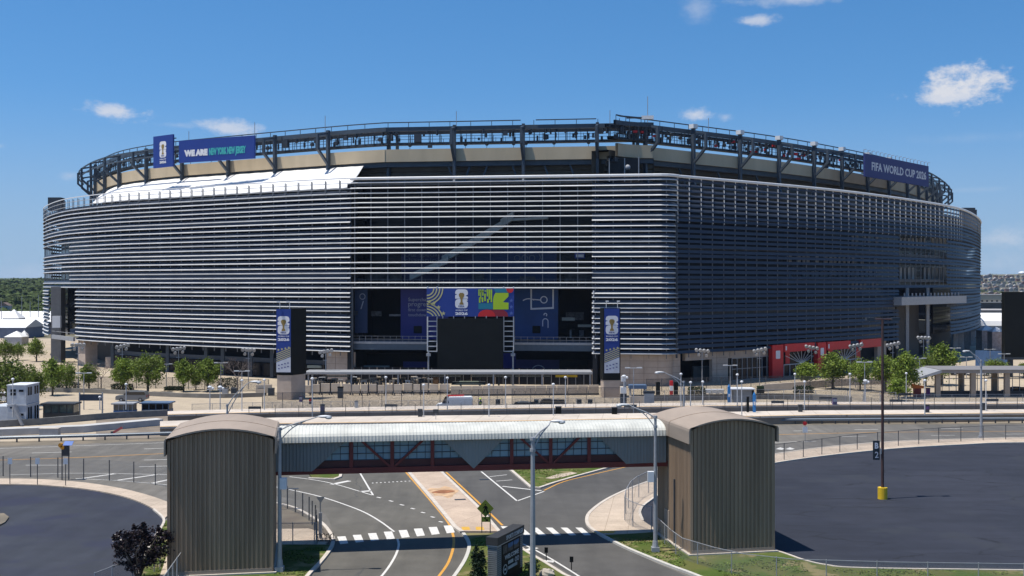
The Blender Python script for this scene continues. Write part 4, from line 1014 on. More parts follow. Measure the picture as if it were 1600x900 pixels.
# parking lots
lotR_top = cat_px([(1004, 815), (1000, 800), (1012, 786), (1050, 764), (1120, 742), (1210, 724.5), (1300, 712), (1400, 702), (1500, 696), (1600, 692.5), (1900, 692), (2500, 700)], 6)
lotR_bot = cat_px([(2500, 905), (1600, 893.5), (1350, 890), (1290, 885), (1255, 877), (1232, 869), (1212, 863), (1150, 850), (1040, 832)], 5)
world_sheet('parking_lot', lotR_top + lotR_bot, .014, LOTR)
lotL_top = cat_px([(-900, 800), (-300, 764), (0, 758.5), (100, 762), (160, 770), (205, 781), (240, 797), (256, 813), (249, 831), (236, 850), (215, 900), (185, 1000)], 6)
world_sheet('parking_lot', lotL_top + [(-44, 50), (-160, 60)], .014, LOTL)
# kerbed pavements
wR_out = cat_px([(940, 838), (921, 825), (917, 812), (925, 799), (950, 781), (985, 764.5), (1020, 752), (1060, 742), (1120, 727), (1210, 711), (1300, 699), (1400, 691), (1500, 687.5), (1600, 685), (1900, 684), (2500, 690)], 6)
wR_in = [(x, y) for x, y in reversed(lotR_top)]
world_sheet('pavement', wR_out + wR_in + [G(1030, 833)[:2], G(985, 836)[:2]], 0.0, CONC, .12)
curb('kerb', wR_out, .28, .15, KERB); curb('kerb', lotR_top, .22, .14, KERB)
wL_out = cat_px([(-300, 755), (0, 749.5), (110, 753.5), (180, 763), (230, 775), (270, 789), (300, 800)], 6)
world_sheet('pavement', wL_out + [G(300, 815)[:2], G(270, 800)[:2]] + list(reversed(cat_px([(-300, 764), (0, 758.5), (100, 762), (160, 770), (205, 781), (240, 797), (256, 813)], 6))), 0.0, CONC, .12)
curb('kerb', cat_px([(240, 797), (256, 813), (249, 831), (236, 850), (215, 900), (185, 1000)], 6), .2, .14)
world_sheet('grass_verge', cat_px([(257, 815), (250, 831), (237, 850), (216, 900), (186, 1000)], 5) + [G(420, 1000)[:2], G(432, 898)[:2], G(300, 840)[:2], G(285, 815)[:2]], 0.0, GRASS, .10)
world_sheet('footpath', [G(*p)[:2] for p in ((268, 850), (284, 846), (290, 1000), (225, 1000), (240, 930))], .0, CONC, .125)
world_sheet('traffic_island', [G(*p)[:2] for p in ((-20, 806), (6, 804), (14, 810), (8, 818), (-8, 826), (-60, 840), (-60, 812))], 0.014, DIRT, .12)
# between the left ramp and the left tower: bare asphalt, slab, shaded grass
world_sheet('kerbside', cat_px([(424, 786), (460, 795), (490, 811), (506, 822), (519, 840)], 4) + [G(495, 853)[:2], G(425, 853)[:2], G(300, 853)[:2], G(300, 790)[:2]], 0.0, ground_mat("worn kerbside", (.12, .10, .08), (.15, .13, .10), .3, 10, .9), .10)
world_sheet('pavement', [G(*p)[:2] for p in ((418, 829), (482, 828), (500, 833), (515, 845), (508, 853), (418, 853))], .0, CONC, .124)
world_sheet('grass_verge', [G(*p)[:2] for p in ((418, 853.5), (519, 853.5), (514, 862), (500, 880), (478, 903), (440, 960), (418, 960))], 0.0, GRASS, .11)
curb('kerb', cat_px([(424, 786), (460, 795), (490, 811), (506, 822), (519, 840), (520, 850), (514, 863), (500, 881), (478, 905), (440, 960)], 5), .28, .15)
world_sheet('grass_verge', [G(*p)[:2] for p in ((482, 741), (532, 741), (531, 746), (522, 749), (488, 748))], 0.0, GRASS, .12)
curb('kerb', [G(*p)[:2] for p in ((482, 748.5), (522, 750), (531.5, 746.5), (533, 741))], .3, .15)
# median
med = [G(*p)[:2] for p in ((597, 700), (641, 740.5), (680, 786), (712, 824.5), (723, 832.5), (778, 832.5), (763, 815), (748, 796), (719, 768), (690, 740), (648, 704))]
world_sheet('median', med, 0.0, MEDC, .14)
curb('kerb', [G(*p)[:2] for p in ((597, 700), (640, 740.5), (679, 786), (711, 825), (722, 833))], .35, .16)
curb('kerb', [G(*p)[:2] for p in ((780, 833), (765, 815), (749, 796), (720, 768), (691, 740), (649, 704))], .3, .16)
m = MB(); c = G(693, 771); m.poly([(c.x + 1.35 * math.cos(a) * (1 + .2 * math.sin(3 * a)) - .3 * math.sin(a), c.y + 2.6 * math.sin(a) * (1 + .3 * math.cos(5 * a)), .146) for a in [k * .35 for k in range(18)]])
RUST = mat("rust stain", (.52, .34, .20), .9, var=.35, scale=1.2); m.build('rust_stain', RUST, None, kind='structure')
m = MB(); c = G(693, 771); m.poly([(c.x + 1.0 * math.cos(a) * (1 + .3 * math.sin(2 * a)), c.y + .1 + .9 * math.sin(a), .152) for a in [k * .4 for k in range(16)]]); m.build('rust_stain', mat("dark rust stain", (.30, .12, .05), .9, var=.4, scale=2), None, kind='structure')
m = MB()
for x in (728, 750): 
    a = [G(x - 7, 823, .145), G(x + 5, 823, .145), G(x + 7, 828, .145), G(x - 6, 828, .145)]; m.poly(a)
c = G(945, 831, .13); m.poly([c + Vector((-.9, -.35, 0)), c + Vector((.6, -.5, 0)), c + Vector((.9, .3, 0)), c + Vector((-.6, .5, 0))])
m.build('tactile_paving', mat("yellow tactile slab", (.62, .36, .05), .8, var=.15, scale=5), None, kind='structure')
# lower island with the welcome sign
isl = cat_px([(724, 835), (731, 846), (733, 858), (727, 876), (714, 897), (690, 930), (640, 1010)], 5)
isr = cat_px([(985, 1010), (905, 915), (880, 899), (850, 880), (820, 862), (797, 844), (781, 835)], 5)
world_sheet('grass_verge', isl + isr, 0.0, GRASS, .11)
curb('kerb', isl, .26, .15, mat("pale kerb", (.54, .52, .47), .85, var=.1)); curb('kerb', isr, .25, .14)
# right grass and its kerb
kr = cat_px([(940, 838), (975, 856), (1010, 871), (1050, 887), (1090, 902), (1180, 940), (1300, 1000)], 5)
world_sheet('grass_verge', kr + [(70, 56), (110, 66)] + [p for p in lotR_bot if p[0] < 110] + [G(985, 834)[:2]], 0.0, GRASS, .11)
curb('kerb', kr, .28, .16, mat("pale kerb", (.66, .64, .60), .85, var=.1)); curb('kerb', [p for p in lotR_bot if p[0] < 110], .2, .15)
# grass triangle in the fork right of the median
world_sheet('grass_verge', [G(*p)[:2] for p in ((770, 715), (800, 737), (830, 763), (843, 763), (866, 755), (900, 745), (948, 732), (1000, 715))], 0.0, GRASS, .11)
world_sheet('footpath', [G(*p)[:2] for p in ((852, 749), (870, 743), (893, 739.5), (902, 741), (880, 747), (862, 750))], 0.0, CONC, .125)
curb('kerb', [G(*p)[:2] for p in ((770, 715), (800, 737), (830, 763), (843, 763.5), (866, 755.5), (900, 745.5), (948, 732.5), (1000, 716))], .3, .15)

# painted markings
WM, YM = MB(), MB()
def wl(pts, wd=.16, n=5, z=.0165): ribbon(WM, cat_px(pts, n) if len(pts) > 2 else [G(*p)[:2] for p in pts], wd, z)
def yl(pts, wd=.16, n=5, z=.0168): ribbon(YM, cat_px(pts, n) if len(pts) > 2 else [G(*p)[:2] for p in pts], wd, z)
def quad_px(mb, q, z=.0172): 
    v = [G(*p) for p in q]; mb.poly([(p.x, p.y, z) for p in v])
yl([(636, 740), (668, 777), (697, 812), (706, 830), (709, 850), (701, 878), (684, 903)], .2); yl([(600, 700), (636, 740)], .2)
yl([(697, 738), (742, 780), (785, 821)], .2)
yl([(850, 766.5), (880, 753), (920, 743), (975, 730.5), (1030, 720)], .16)
wl([(425, 760), (452, 765), (500, 776), (540, 789), (570, 801), (595, 815.5), (616, 831)], .17)
wl([(621, 842), (623, 852), (618, 868), (606, 888), (590, 908)], .17)
wl([(300, 757), (425, 787)], .12)
wl([(452, 745), (490, 750), (525, 757), (582, 774)], .14)
wl([(563, 740), (583, 774)], .16); wl([(518, 757), (546, 751.5)], .55); wl([(562, 768.5), (580, 767)], .5)
for x, y in ((592, 777.5), (611, 783), (628, 789), (645, 794.8), (661, 801), (676, 808), (689, 815.5)): wl([(x - 3, y - .6), (x + 3, y + .8)], .22)
for k in range(10): x = 581 + k * 6.4; wl([(x, 755 - k * .35), (x + 2.6, 754.9 - k * .35)], .3)
for (x, y) in ((526.7, 838.7), (551, 836.2), (574.8, 833.6), (599.5, 831.2), (622.7, 828.8), (646.5, 826.4), (669.6, 824), (693.2, 821.6)): quad_px(WM, [(x, y), (x + 13, y - .6), (x + 17.5, y + 10.5), (x + 5, y + 12)])
quad_px(WM, [(782, 822.3), (794, 822.8), (802, 829), (789, 829.6)])
for x in (806, 829, 852.6, 876, 899): quad_px(WM, [(x, 824.6), (x + 10.5, 824.8), (x + 24.5, 836.6), (x + 14, 836.8)])
wl([(752, 737), (780, 760), (808, 783)], .17); wl([(808, 783), (850, 768)], .17); wl([(785, 760), (846, 767)], .28); wl([(775, 752), (800, 750)], .16); wl([(765, 745), (792, 742)], .16)
wl([(942, 837), (924, 826), (918.8, 812), (926.5, 799.5), (951.5, 782), (986, 765.5), (1022, 753)], .14)
wl([(817, 850), (848, 866), (880, 885), (910, 904)], .16); wl([(818, 861), (838, 856)], .5); wl([(842, 876), (866, 878)], .5)
# highway
wl([(-60, 703.5), (0, 701), (100, 697.5), (265, 691.5), (430, 684.5)], .15)
for a in ((50, 708, 112, 706.3), (225, 701.6, 268, 700), (-60, 712, -10, 710.3), (225, 719, 268, 718), (40, 727, 100, 727), (217, 729.5, 268, 728.2), (1335, 671.5, 1372, 671), (1470, 670, 1504, 669.7), (1240, 673.5, 1268, 673), (1315, 682.2, 1354, 681.6), (1455, 680.6, 1492, 680.2), (1570, 678.6, 1600, 678.2)): wl([a[:2], a[2:]], .2)
yl([(-80, 721.5), (0, 719), (110, 715.5), (265, 708.5), (430, 701)], .22); yl([(1150, 681), (1280, 677.6), (1400, 675.4), (1600, 674), (1800, 674)], .2)
wl([(15, 742), (130, 739.5), (270, 742)], .16); wl([(118, 748), (190, 751.5), (275, 759)], .16)
for a in ((130, 747.5, 183, 740), (184, 750.5, 250, 741), (236, 755.5, 274, 747.5)): wl([a[:2], a[2:]], .42)
wl([(1210, 691.5), (1275, 689.5)], .18)
for x in (1219, 1234): quad_px(WM, [(x - 7, 702), (x, 699), (x + 8, 701.6), (x + 2, 703)])
WM.build('white_road_markings', WHITE, None, kind='structure', recalc=False); YM.build('yellow_road_markings', YELL, None, kind='structure', recalc=False)
for o in COL.objects:
    if o.name in ('white_road_markings', 'yellow_road_markings'):
        for p in o.data.polygons:
            if p.normal.z < 0: p.flip()
# gullies and asphalt patches
m = MB()
for x, y in ((458, 764), (757, 749.5), (719, 783)):
    c = G(x, y); m.box((c.x, c.y, .02 if x != 719 else .15), (1.0, .5, .012), .2)
m.build('drain_cover', STEELD, None, kind='structure')
# tufts of grass on the near verges
rg = random.Random(5); m = MB()
def tufts(poly_px, n):
    P = [G(*p)[:2] for p in poly_px]; xs = [p[0] for p in P]; ysx = [p[1] for p in P]
    def inside(x, y):
        c = False; j = len(P) - 1
        for i in range(len(P)):
            if (P[i][1] > y) != (P[j][1] > y) and x < (P[j][0] - P[i][0]) * (y - P[i][1]) / (P[j][1] - P[i][1]) + P[i][0]: c = not c
            j = i
        return c
    k = 0; tries = 0
    while k < n and tries < n * 30:
        tries += 1; x = rg.uniform(min(xs), max(xs)); y = rg.uniform(min(ysx), max(ysx))
        if not inside(x, y): continue
        if mnoise.noise((x * .5, y * .5, 0)) < -.05: continue
        k += 1; a = rg.uniform(0, 3.14); h = rg.uniform(.02, .075); w_ = rg.uniform(.05, .14)
        dx, dy = math.cos(a) * w_, math.sin(a) * w_
        m.add([(x - dx, y - dy, .10), (x + dx, y + dy, .10), (x + rg.uniform(-.08, .08), y + rg.uniform(-.08, .08), .11 + h)], [(0, 1, 2)])
tufts([(950, 842), (1030, 838), (1064, 868), (1115, 884), (1210, 872), (1290, 888), (1600, 897), (1600, 930), (1180, 935), (1010, 869)], 5200)
tufts([(742, 842), (778, 842), (840, 882), (885, 920), (722, 925), (738, 880)], 2000); tufts([(420, 858), (510, 858), (480, 896), (425, 940)], 1300)
tufts([(255, 820), (275, 820), (275, 860), (225, 930), (240, 850)], 700); tufts([(800, 735), (940, 731), (843, 760)], 900)
m.build('grass_tufts', mat("grass blades", (.15, .20, .045), .8, 0, .3, .6, .1, island=.5), None, kind='stuff', recalc=False)['label'] = 'short rough grass tufts on the verges beside the ramps'
bpy.data.objects['grass_tufts']['category'] = 'grass'

# ---------------------------------------------------------------- STAIR TOWERS AND BRIDGE
def ribbed(mb, a, b, z0, z1a, pitch=.31, depth=.09, top=None):
    """corrugated sheet from a to b (ground plan), outward to the right of a->b; top(t) gives the height"""
    a, b = Vector(a), Vector(b); d = b - a; L = d.length; d.normalize(); n = Vector((d.y, -d.x)); vs = []; fs = []
    k = max(2, round(L / pitch)); pts = []
    for i in range(k):
        for f, o in ((0, 0), (.40, 0), (.50, 1), (.90, 1)): pts.append(((i + f) / k, o * depth))
    pts.append((1.0, 0))
    for t, o in pts:
        p = a + d * L * t + n * o; zt = top(t) if top else z1a
        vs += [(p.x, p.y, z0), (p.x, p.y, zt)]
    fs = [(2 * i, 2 * i + 2, 2 * i + 3, 2 * i + 1) for i in range(len(pts) - 1)]
    mb.add(vs, fs); return mb
def tower(label, corner, wd, dep, ang, ze, zp, near_left):
    """corner = ground point of the front left corner; ze shoulder height, zp arch crown"""
    c = Vector((corner[0], corner[1])); u = Vector((math.cos(ang), math.sin(ang))); v = Vector((-u.y, u.x))
    t = thing('stair_tower', label, 'tower', (c.x, c.y, 0))
    arch = lambda s_: ze + (zp - ze) * (1 - (2 * s_ - 1) ** 2) - .06
    fl, fr, br, bl = c, c + u * wd, c + u * wd + v * dep, c + v * dep
    for a, b, tp in ((fl, fr, arch), (fr, br, lambda s_: ze), (br, bl, lambda s_: arch(1 - s_)), (bl, fl, lambda s_: ze)):
        m = MB(); ribbed(m, a, b, .15, ze, top=tp); m.build('wall', RIB, t, recalc=False)
    m = MB()
    for (a, b) in ((fl, fr), (fr, br), (br, bl), (bl, fl)):
        pass
    e = .30; q = [c - u * e - v * e, c + u * (wd + e) - v * e, c + u * (wd + e) + v * (dep + e), c - u * e + v * (dep + e)]
    m.prism([(p.x, p.y, 0) for p in q], (0, 0, .2)); m.build('plinth', KERB, t)
    for p in (fl, fr):
        m = MB(); m.bar((p.x, p.y, .2), (p.x, p.y, ze - .1), .2, .2); m.build('corner_trim', RIB, t)
    # flashing over the foot of the cladding, panel joints, downpipe, access door in the side wall
    dn = bl - u * .14 if near_left else fr - v * .16
    if near_left:
        q_ = fl + v * 3.4 - u * .13; m = MB(); m.bar((q_.x, q_.y, .2), (q_.x, q_.y, 5.0), .12, .12); m.build('downpipe', DPOST, t)
        q_ = fl + v * 4.6 - u * .12; m = MB(); m.hexa((q_.x, q_.y, .2), (v * 1.1).to_3d(), (u * .06).to_3d(), (0, 0, 2.2)); dr = m.build('door', ROOFB, t)
        q_ = q_ + v * .9 - u * .05; m = MB(); m.box((q_.x, q_.y, 1.2), (.08, .12, .05)); m.build('handle', GALV, dr)
    m = MB(); a_, b_ = fl - v * .11, fr - v * .11; m.bar((a_.x, a_.y, .32), (b_.x, b_.y, .32), .03, .25); m.build('base_flashing', ROOFB, t)
    # curved roof with deep side skirts
    prof = []; o = .30
    prof += [(-o, ze - 1.05), (-o, ze - .15)]
    for k in range(1, 4): a = R(180 - 30 * k); prof.append((-o + .25 + .25 * math.cos(a), ze - .10 + .25 * math.sin(a)))
    for k in range(13):
        s_ = k / 12; prof.append((o * -.2 + (wd + o * .4) * s_, ze + .14 + (zp - ze) * (1 - (2 * s_ - 1) ** 2)))
    for k in range(0, 3): a = R(60 - 30 * k); prof.append((wd + o - .25 + .25 * math.cos(a), ze - .10 + .25 * math.sin(a)))
    prof += [(wd + o, ze - .15), (wd + o, ze - 1.05)]
    inner = [(x + (.1 if x < .1 else (-.1 if x > wd - .1 else 0)), z - (.12 if 0.1 < x < wd - .1 else 0)) for x, z in prof]
    f0, f1 = c - v * .32, c + v * (dep + .9)
    m = MB(); n_ = len(prof); vs = []
    for base in (f0, f1):
        for x, z in prof: p = base + u * x; vs.append((p.x, p.y, z))
        for x, z in inner: p = base + u * x; vs.append((p.x, p.y, z))
    fs = []
    for i in range(n_ - 1):
        fs += [(i, i + 1, 2 * n_ + i + 1, 2 * n_ + i), (n_ + i, 3 * n_ + i, 3 * n_ + i + 1, n_ + i + 1), (i, n_ + i, n_ + i + 1, i + 1), (2 * n_ + i, 2 * n_ + i + 1, 3 * n_ + i + 1, 3 * n_ + i)]
    fs += [(0, 2 * n_, 3 * n_, n_), (n_ - 1, 2 * n_ - 1, 4 * n_ - 1, 3 * n_ - 1)]
    m.add(vs, fs); m.build('roof', ROOFB, t)
    m = MB()
    for f in (.5,):
        base = f0 + (f1 - f0) * f
        pts = [(base + u * x) .to_3d() + Vector((0, 0, z + .012)) for x, z in prof]
        for i in range(len(pts) - 1): m.bar(pts[i], pts[i + 1], .05, .02)
    m.build('roof_seam', RIB, t)
    return t
BANG = math.atan(.147)
TR = tower('brown arched stair tower with its sunlit side wall and door showing', G(1080.5, 869.5)[:2], 6.25, 7.6, R(11), 9.15, 9.72, True)
frl = G(425, 897)
ul = Vector((math.cos(R(10)), math.sin(R(10)))); cl = Vector((frl.x, frl.y)) - ul * 6.7
TL = tower('brown arched stair tower of the footbridge standing beside the purple leaved tree', cl, 6.7, 7.6, R(10), 9.2, 9.78, False)

B0 = Vector((-17.2, 83.3)); BU = Vector((math.cos(BANG), math.sin(BANG))); BV = Vector((-BU.y, BU.x))
def bu(px, v=0.0):
    """distance along the bridge where column px meets its front (pushed back by v)"""
    o = B0 + BV * v; k = (px - CX) / F; return (k * o.y - o.x) / (BU.x - k * BU.y)
ZB, ZE = 5.72, 8.12
BW = 3.2
bridge = thing('footbridge', 'enclosed footbridge with pale curved roof, blue glazing and dark red truss over the ramps', 'bridge', (-2, 86, 0))
def bp(s_, z, v=0.0): p = B0 + BU * s_ + BV * v; return Vector((p.x, p.y, z))
s0, s1 = -2.5, bu(1037) + 2.6
m = MB()
for v in (.0, BW - .25): a, b = bp(s0, ZB, v), bp(s1, ZB, v); m.bar(a + Vector((0, 0, .2)) + BV.to_3d() * .12, b + Vector((0, 0, .2)) + BV.to_3d() * .12, .24, .42)
m.build('bottom_chord', REDST, bridge)
m = MB(); m.hexa(bp(s0, ZB + .03, .25), (bp(s1, 0) - bp(s0, 0)), (BV * (BW - .5)).to_3d(), (0, 0, .2)); m.build('deck', REDDK, bridge)
# spandrel band, glazing, mullions
m = MB(); m.hexa(bp(bu(470), ZB + .42, .22), bp(bu(1000), 0) - bp(bu(470), 0), (BV * .08).to_3d(), (0, 0, .5)); m.build('spandrel_panel', REDDK, bridge)
m = MB(); m.hexa(bp(bu(470), ZB + .92, .26), bp(bu(1000), 0) - bp(bu(470), 0), (BV * .04).to_3d(), (0, 0, ZE - ZB - .9)); m.build('glazing', BGLASS, bridge)
m = MB()
s_ = bu(478)
while s_ < bu(995): m.bar(bp(s_, ZB + .92, .24), bp(s_, ZE, .24), .035, .035); s_ += .62
for z in (ZB + .95, ZB + 1.42, ZB + 1.95): m.bar(bp(bu(478), z, .235), bp(bu(995), z, .235), .05, .05)
m.build('mullion_grid', STEELD, bridge)
m = MB(); m.hexa(bp(s0, ZB + .42, BW - .2), bp(s1, 0) - bp(s0, 0), (BV * .1).to_3d(), (0, 0, ZE - ZB - .4)); m.build('wall', GREENG, bridge)
for px in (549, 613, 676, 800, 861, 921): m = MB(); m.bar(bp(bu(px), ZB + .4, .14), bp(bu(px), ZE, .14), .26, .2); m.build('truss_post', REDST, bridge)
for (pa, za, pb_, zb_) in ((564, ZE, 610, ZB + .4), (616, ZB + .4, 663, ZE), (812, ZE, 858, ZB + .4), (865, ZB + .4, 908, ZE)):
    m = MB(); m.bar(bp(bu(pa), za, .15), bp(bu(pb_), zb_, .15), .17, .16); m.build('truss_diagonal', REDST, bridge)
# ribbed cover panels: two end trapezia and the V between
def cover(pts_, rib=.035):
    """front sheet with vertical ribs inside an outline given as (column, height)"""
    P = [(bu(px), z) for px, z in pts_]; smin, smax = min(p[0] for p in P), max(p[0] for p in P)
    def span(s_):
        zs = []
        for i in range(len(P)):
            (xa, za), (xb, zb) = P[i], P[(i + 1) % len(P)]
            if xa == xb: continue
            if min(xa, xb) - 1e-6 <= s_ <= max(xa, xb) + 1e-6: zs.append(za + (zb - za) * (s_ - xa) / (xb - xa))
        return (min(zs), max(zs)) if zs else (ZE, ZE)
    k = max(4, round((smax - smin) / .25)); st = []
    for i in range(k):
        for f, o in ((0, 0), (.55, 0), (.68, 1), (.9, 1)): st.append((smin + (smax - smin) * (i + f) / k, o * rib))
    st.append((smax, 0)); vs = []
    for s_, o in st:
        s2 = min(max(s_, smin + 1e-4), smax - 1e-4); lo, hi = span(s2); vs += [bp(s_, lo, -.03 - o), bp(s_, hi, -.03 - o)]
    m = MB(); m.add(vs, [(2 * i, 2 * i + 2, 2 * i + 3, 2 * i + 1) for i in range(len(st) - 1)])
    o = m.build('cover_panel', GREENG, bridge, recalc=False); return o
pl0, pr0 = 400, 1041
cover([(pl0, ZB + .28), (488, ZB + .22), (541, ZE), (pl0, ZE)])
cover([(740, ZB + .15), (691, ZE), (789, ZE)], .012)
cover([(978, ZB + .25), (pr0, ZB + .3), (pr0, ZE), (934, ZE)])
# curved ribbed roof
n_arc = 14; prof = []
for k in range(n_arc + 1):
    a = math.pi * k / n_arc; prof.append((BW / 2 - (BW / 2 + .28) * math.cos(a) , ZE + .10 + .86 * math.sin(a) ** .8))
prof = [(-.30, ZE - .05)] + prof + [(BW + .30, ZE - .05)]
m = MB(); vs = []; st = []
L_ = s1 - s0; k = int(L_ / .25)
for i in range(k):
    for f, o in ((0, 0), (.5, 0), (.62, 1), (.9, 1)): st.append((s0 + L_ * (i + f) / k, o * .022))
st.append((s1, 0))
cx0, cz0 = BW / 2, ZE
for s_, o in st:
    for (v, z) in prof:
        d = Vector((v - cx0, (z - cz0) * 1.2 + .4)).normalized(); vs.append(bp(s_, z + d.y * o, v + d.x * o))
q = len(prof)
fs = [(i * q + j, (i + 1) * q + j, (i + 1) * q + j + 1, i * q + j + 1) for i in range(len(st) - 1) for j in range(q - 1)]
m.add(vs, fs); m.build('roof', PALEG, bridge, recalc=False)
m = MB(); m.hexa(bp(s0, ZE - .04, -.28), bp(s1, 0) - bp(s0, 0), (BV * (BW + .56)).to_3d(), (0, 0, .06)); m.build('roof_soffit', GREENG, bridge)

# ---------------------------------------------------------------- street lamps (cobra heads)
def cobra(label, base, htop, hx, hz, hy=0.0, r=.13, box=None, double=True, base_box=True):
    base = Vector(base); t = thing('street_lamp', label, 'street lamp', base)
    m = MB(); m.tube(base, base + Vector((0, 0, htop)), r, 10, r * .62)
    m.build('pole', GALV, t, smooth=False)
    if base_box: m = MB(); m.box(base, (.55, .55, .35)); m.tube(base + Vector((0, 0, .35)), base + Vector((0, 0, .8)), r * 1.5, 10, r * 1.2); m.build('base', GALV, t)
    top = base + Vector((0, 0, htop - .15)); hd = base + Vector((hx, hy, hz))
    sgn = 1 if hx > 0 else -1
    A = [top + Vector((0, 0, -.05)), top + Vector((hx * .25, hy * .25, (hz - htop) * .45)), top + Vector((hx * .6, hy * .6, (hz - htop) * .88)), hd - Vector((.45 * sgn, 0, .0))]
    B = [top + Vector((0, 0, -.75)), top + Vector((hx * .28, hy * .28, (hz - htop) * .35 - .15)), A[2]]
    m = MB(); m.path(catmull(A, 5), .055, 6, .04); m.path(catmull(B, 5), .04, 6); m.bar(A[1], B[1], .04); m.build('arm', GALV, t)
    m = MB(); m.sphere(hd, .5, 12, 6, (1.0, .34, .20)); m.sphere(hd + Vector((.25 * sgn, 0, -.07)), .24, 10, 5, (1, .8, .5)); m.build('lamp_head', GALVL, t, smooth=True)
    m = MB()
    for z in (htop - .9, htop - .2): m.tube(base + Vector((0, 0, z)), base + Vector((0, 0, z + .18)), r * .95, 10)
    m.build('collar', GALV, t)
    if box: m = MB(); m.box(base + Vector((box[0], -.1, box[1])), (.45, .35, .75)); m.build('control_box', TAILW, t)
    return t
b = G(437, 893, .1); cobra('galvanised street lamp with grey control box beside the left stair tower', b, 9.75, 3.0, 10.45, .3, .16, (.28, 5.6))
b = G(832.5, 931, .1); cobra('galvanised street lamp in front of the footbridge, middle one of three', b, 9.9, 1.6, 10.75, 1.2, .2, None)
b = G(1024, 862, .1); cobra('galvanised street lamp with white control box beside the right stair tower', b, 9.9, -2.35, 10.65, .3, .16, (-.35, 5.1))
b = wp(1533, 146); cobra('pale street lamp on the pavement at the far side of the right parking lot', b, 10.0, -1.8, 11.1, .2, .17)
b = wp(1068.5, 115); cobra('pale street lamp rising behind the right stair tower', b, 9.9, -2.4, 10.75, .2, .13)
b = wp(355, 98.5); cobra('grey street lamp with long curved arm rising behind the left stair tower', b, 9.3, 2.4, 11.2, .2, .12)

# parking lot light pole
b = G(1379, 779.5, .014)
t = thing('parking_light', 'tall dark brown light pole on yellow base in the right parking lot', 'light pole', b)
m = MB(); m.tube(b + Vector((0, 0, .9)), b + Vector((0, 0, 16.4)), .14, 8, .12); m.build('pole', BROWNP, t)
m = MB(); m.tube(b, b + Vector((0, 0, 1.05)), .43, 18, .43); m.build('base', YEL, t, smooth=False)
m = MB(); m.tube(b + Vector((-.95, 0, 16.35)), b + Vector((.95, 0, 16.35)), .07, 6); m.build('crossarm', BROWNP, t)
for sx in (-1, 1): m = MB(); m.box(b + Vector((sx * 1.15, 0, 16.25)), (.75, .45, .25), .1); m.build('lamp_head', STEELD, t)
m = MB(); m.box(b + Vector((-.24, 0, 4.6)), (.1, .05, .05)); o = b + Vector((-.88, -.03, 3.55)); m.hexa(o, (.62, 0, 0), (0, .06, 0), (0, 0, 1.75)); sg = m.build('sign', mat("charcoal sign", (.025, .035, .045), .5), t)
text_mb("B", o + Vector((.16, 0, 1.05)), (1, 0, 0), (0, 0, 1), .52, .34, .04, .01, .01).build('lettering', INKW, sg); text_mb("2", o + Vector((.18, 0, .2)), (1, 0, 0), (0, 0, 1), .55, .32, .01, .01, .01).build('lettering', mat("pale print", (.55, .59, .68), .6), sg)
m = MB(); m.box(b + Vector((-.2, -.1, 4.1)), (.12, .12, .5)); m.build('bracket', GALV, t)

# ---------------------------------------------------------------- fences
def fence(name, label, base_pts, h, gap=3.0, post=.06, mt=None, pm=None, rail=True, given=False, z0=.0, thing_cat='fence'):
    P = [Vector((p[0], p[1], z0)) for p in base_pts]
    t = thing(name, label, thing_cat, P[0])
    spots = []
    if given: spots = P
    else:
        acc = 0.0
        for i in range(len(P) - 1):
            L = (P[i + 1] - P[i]).length
            while acc < L: spots.append(P[i].lerp(P[i + 1], acc / L)); acc += gap
            acc -= L
        spots.append(P[-1])
    for q in spots[:100]: m = MB(); m.tube(q, q + Vector((0, 0, h + .05)), post, 6); m.build('post', pm or DPOST, t)
    m = MB(); uv = []; s_ = 0.0
    for i in range(len(P) - 1):
        L = (P[i + 1] - P[i]).length
        m.add([P[i], P[i + 1], P[i + 1] + Vector((0, 0, h)), P[i] + Vector((0, 0, h))], [(0, 1, 2, 3)]); uv += [(s_, 0), (s_ + L, 0), (s_ + L, h), (s_, h)]; s_ += L
    m.uv = uv; m.build('wire_mesh', mt or CHAIN, t, recalc=False)
    if rail:
        m = MB()
        for i in range(len(P) - 1): m.bar(P[i] + Vector((0, 0, h)), P[i + 1] + Vector((0, 0, h)), .04)
        m.build('top_rail', pm or DPOST, t)
    return t
g2 = lambda *pts: [G(*p)[:2] for p in pts]
fence('chain_link_fence', 'low chain link fence along the grass below the lot with the yellow pole base', g2((1024, 838), (1048, 862), (1066, 876), (1116, 892), (1163, 903), (1240, 912), (1400, 917), (1600, 920)), 1.6, 3.2, .035, CHAIN, GALV)
fence('chain_link_fence', 'chain link fence curving along the pale pavement corner by the crosswalk', g2((1036, 766), (1010, 773), (995, 781), (985, 790), (978, 804), (976, 816), (984, 823), (1000, 830), (1018, 834)), 2.1, 2.6, .04, CHAIN, GALV)
fence('chain_link_fence', 'chain link fence between the highway and the lot with the brown light pole', g2((1140, 735), (1210, 722), (1288, 711), (1344, 703), (1404, 698), (1471, 692.5), (1565, 688), (1700, 687)), 1.9, 3.3, .045, CHAIN, DPOST)
fence('chain_link_fence', 'chain link fence with dark posts beside the flashing warning sign', g2((-80, 742), (0, 744), (40, 745), (82, 746), (122, 748), (160, 750), (198, 752.5), (233, 756), (267, 762), (300, 771)), 2.0, 3.0, .05, CHAIN, DPOST, rail=False)
fence('chain_link_fence', 'chain link fence with dark posts leading to the yield sign', g2((400, 782), (432, 790), (450, 797), (469, 806), (483, 815), (493, 830), (495, 852)), 2.0, 1.9, .055, CHAIN, DPOST, rail=False)
fence('chain_link_fence', 'short chain link gate across the pavement slab by the yield sign', g2((424, 853), (460, 853), (494, 852.5)), 1.7, 1.6, .04, CHAIN, GALV)
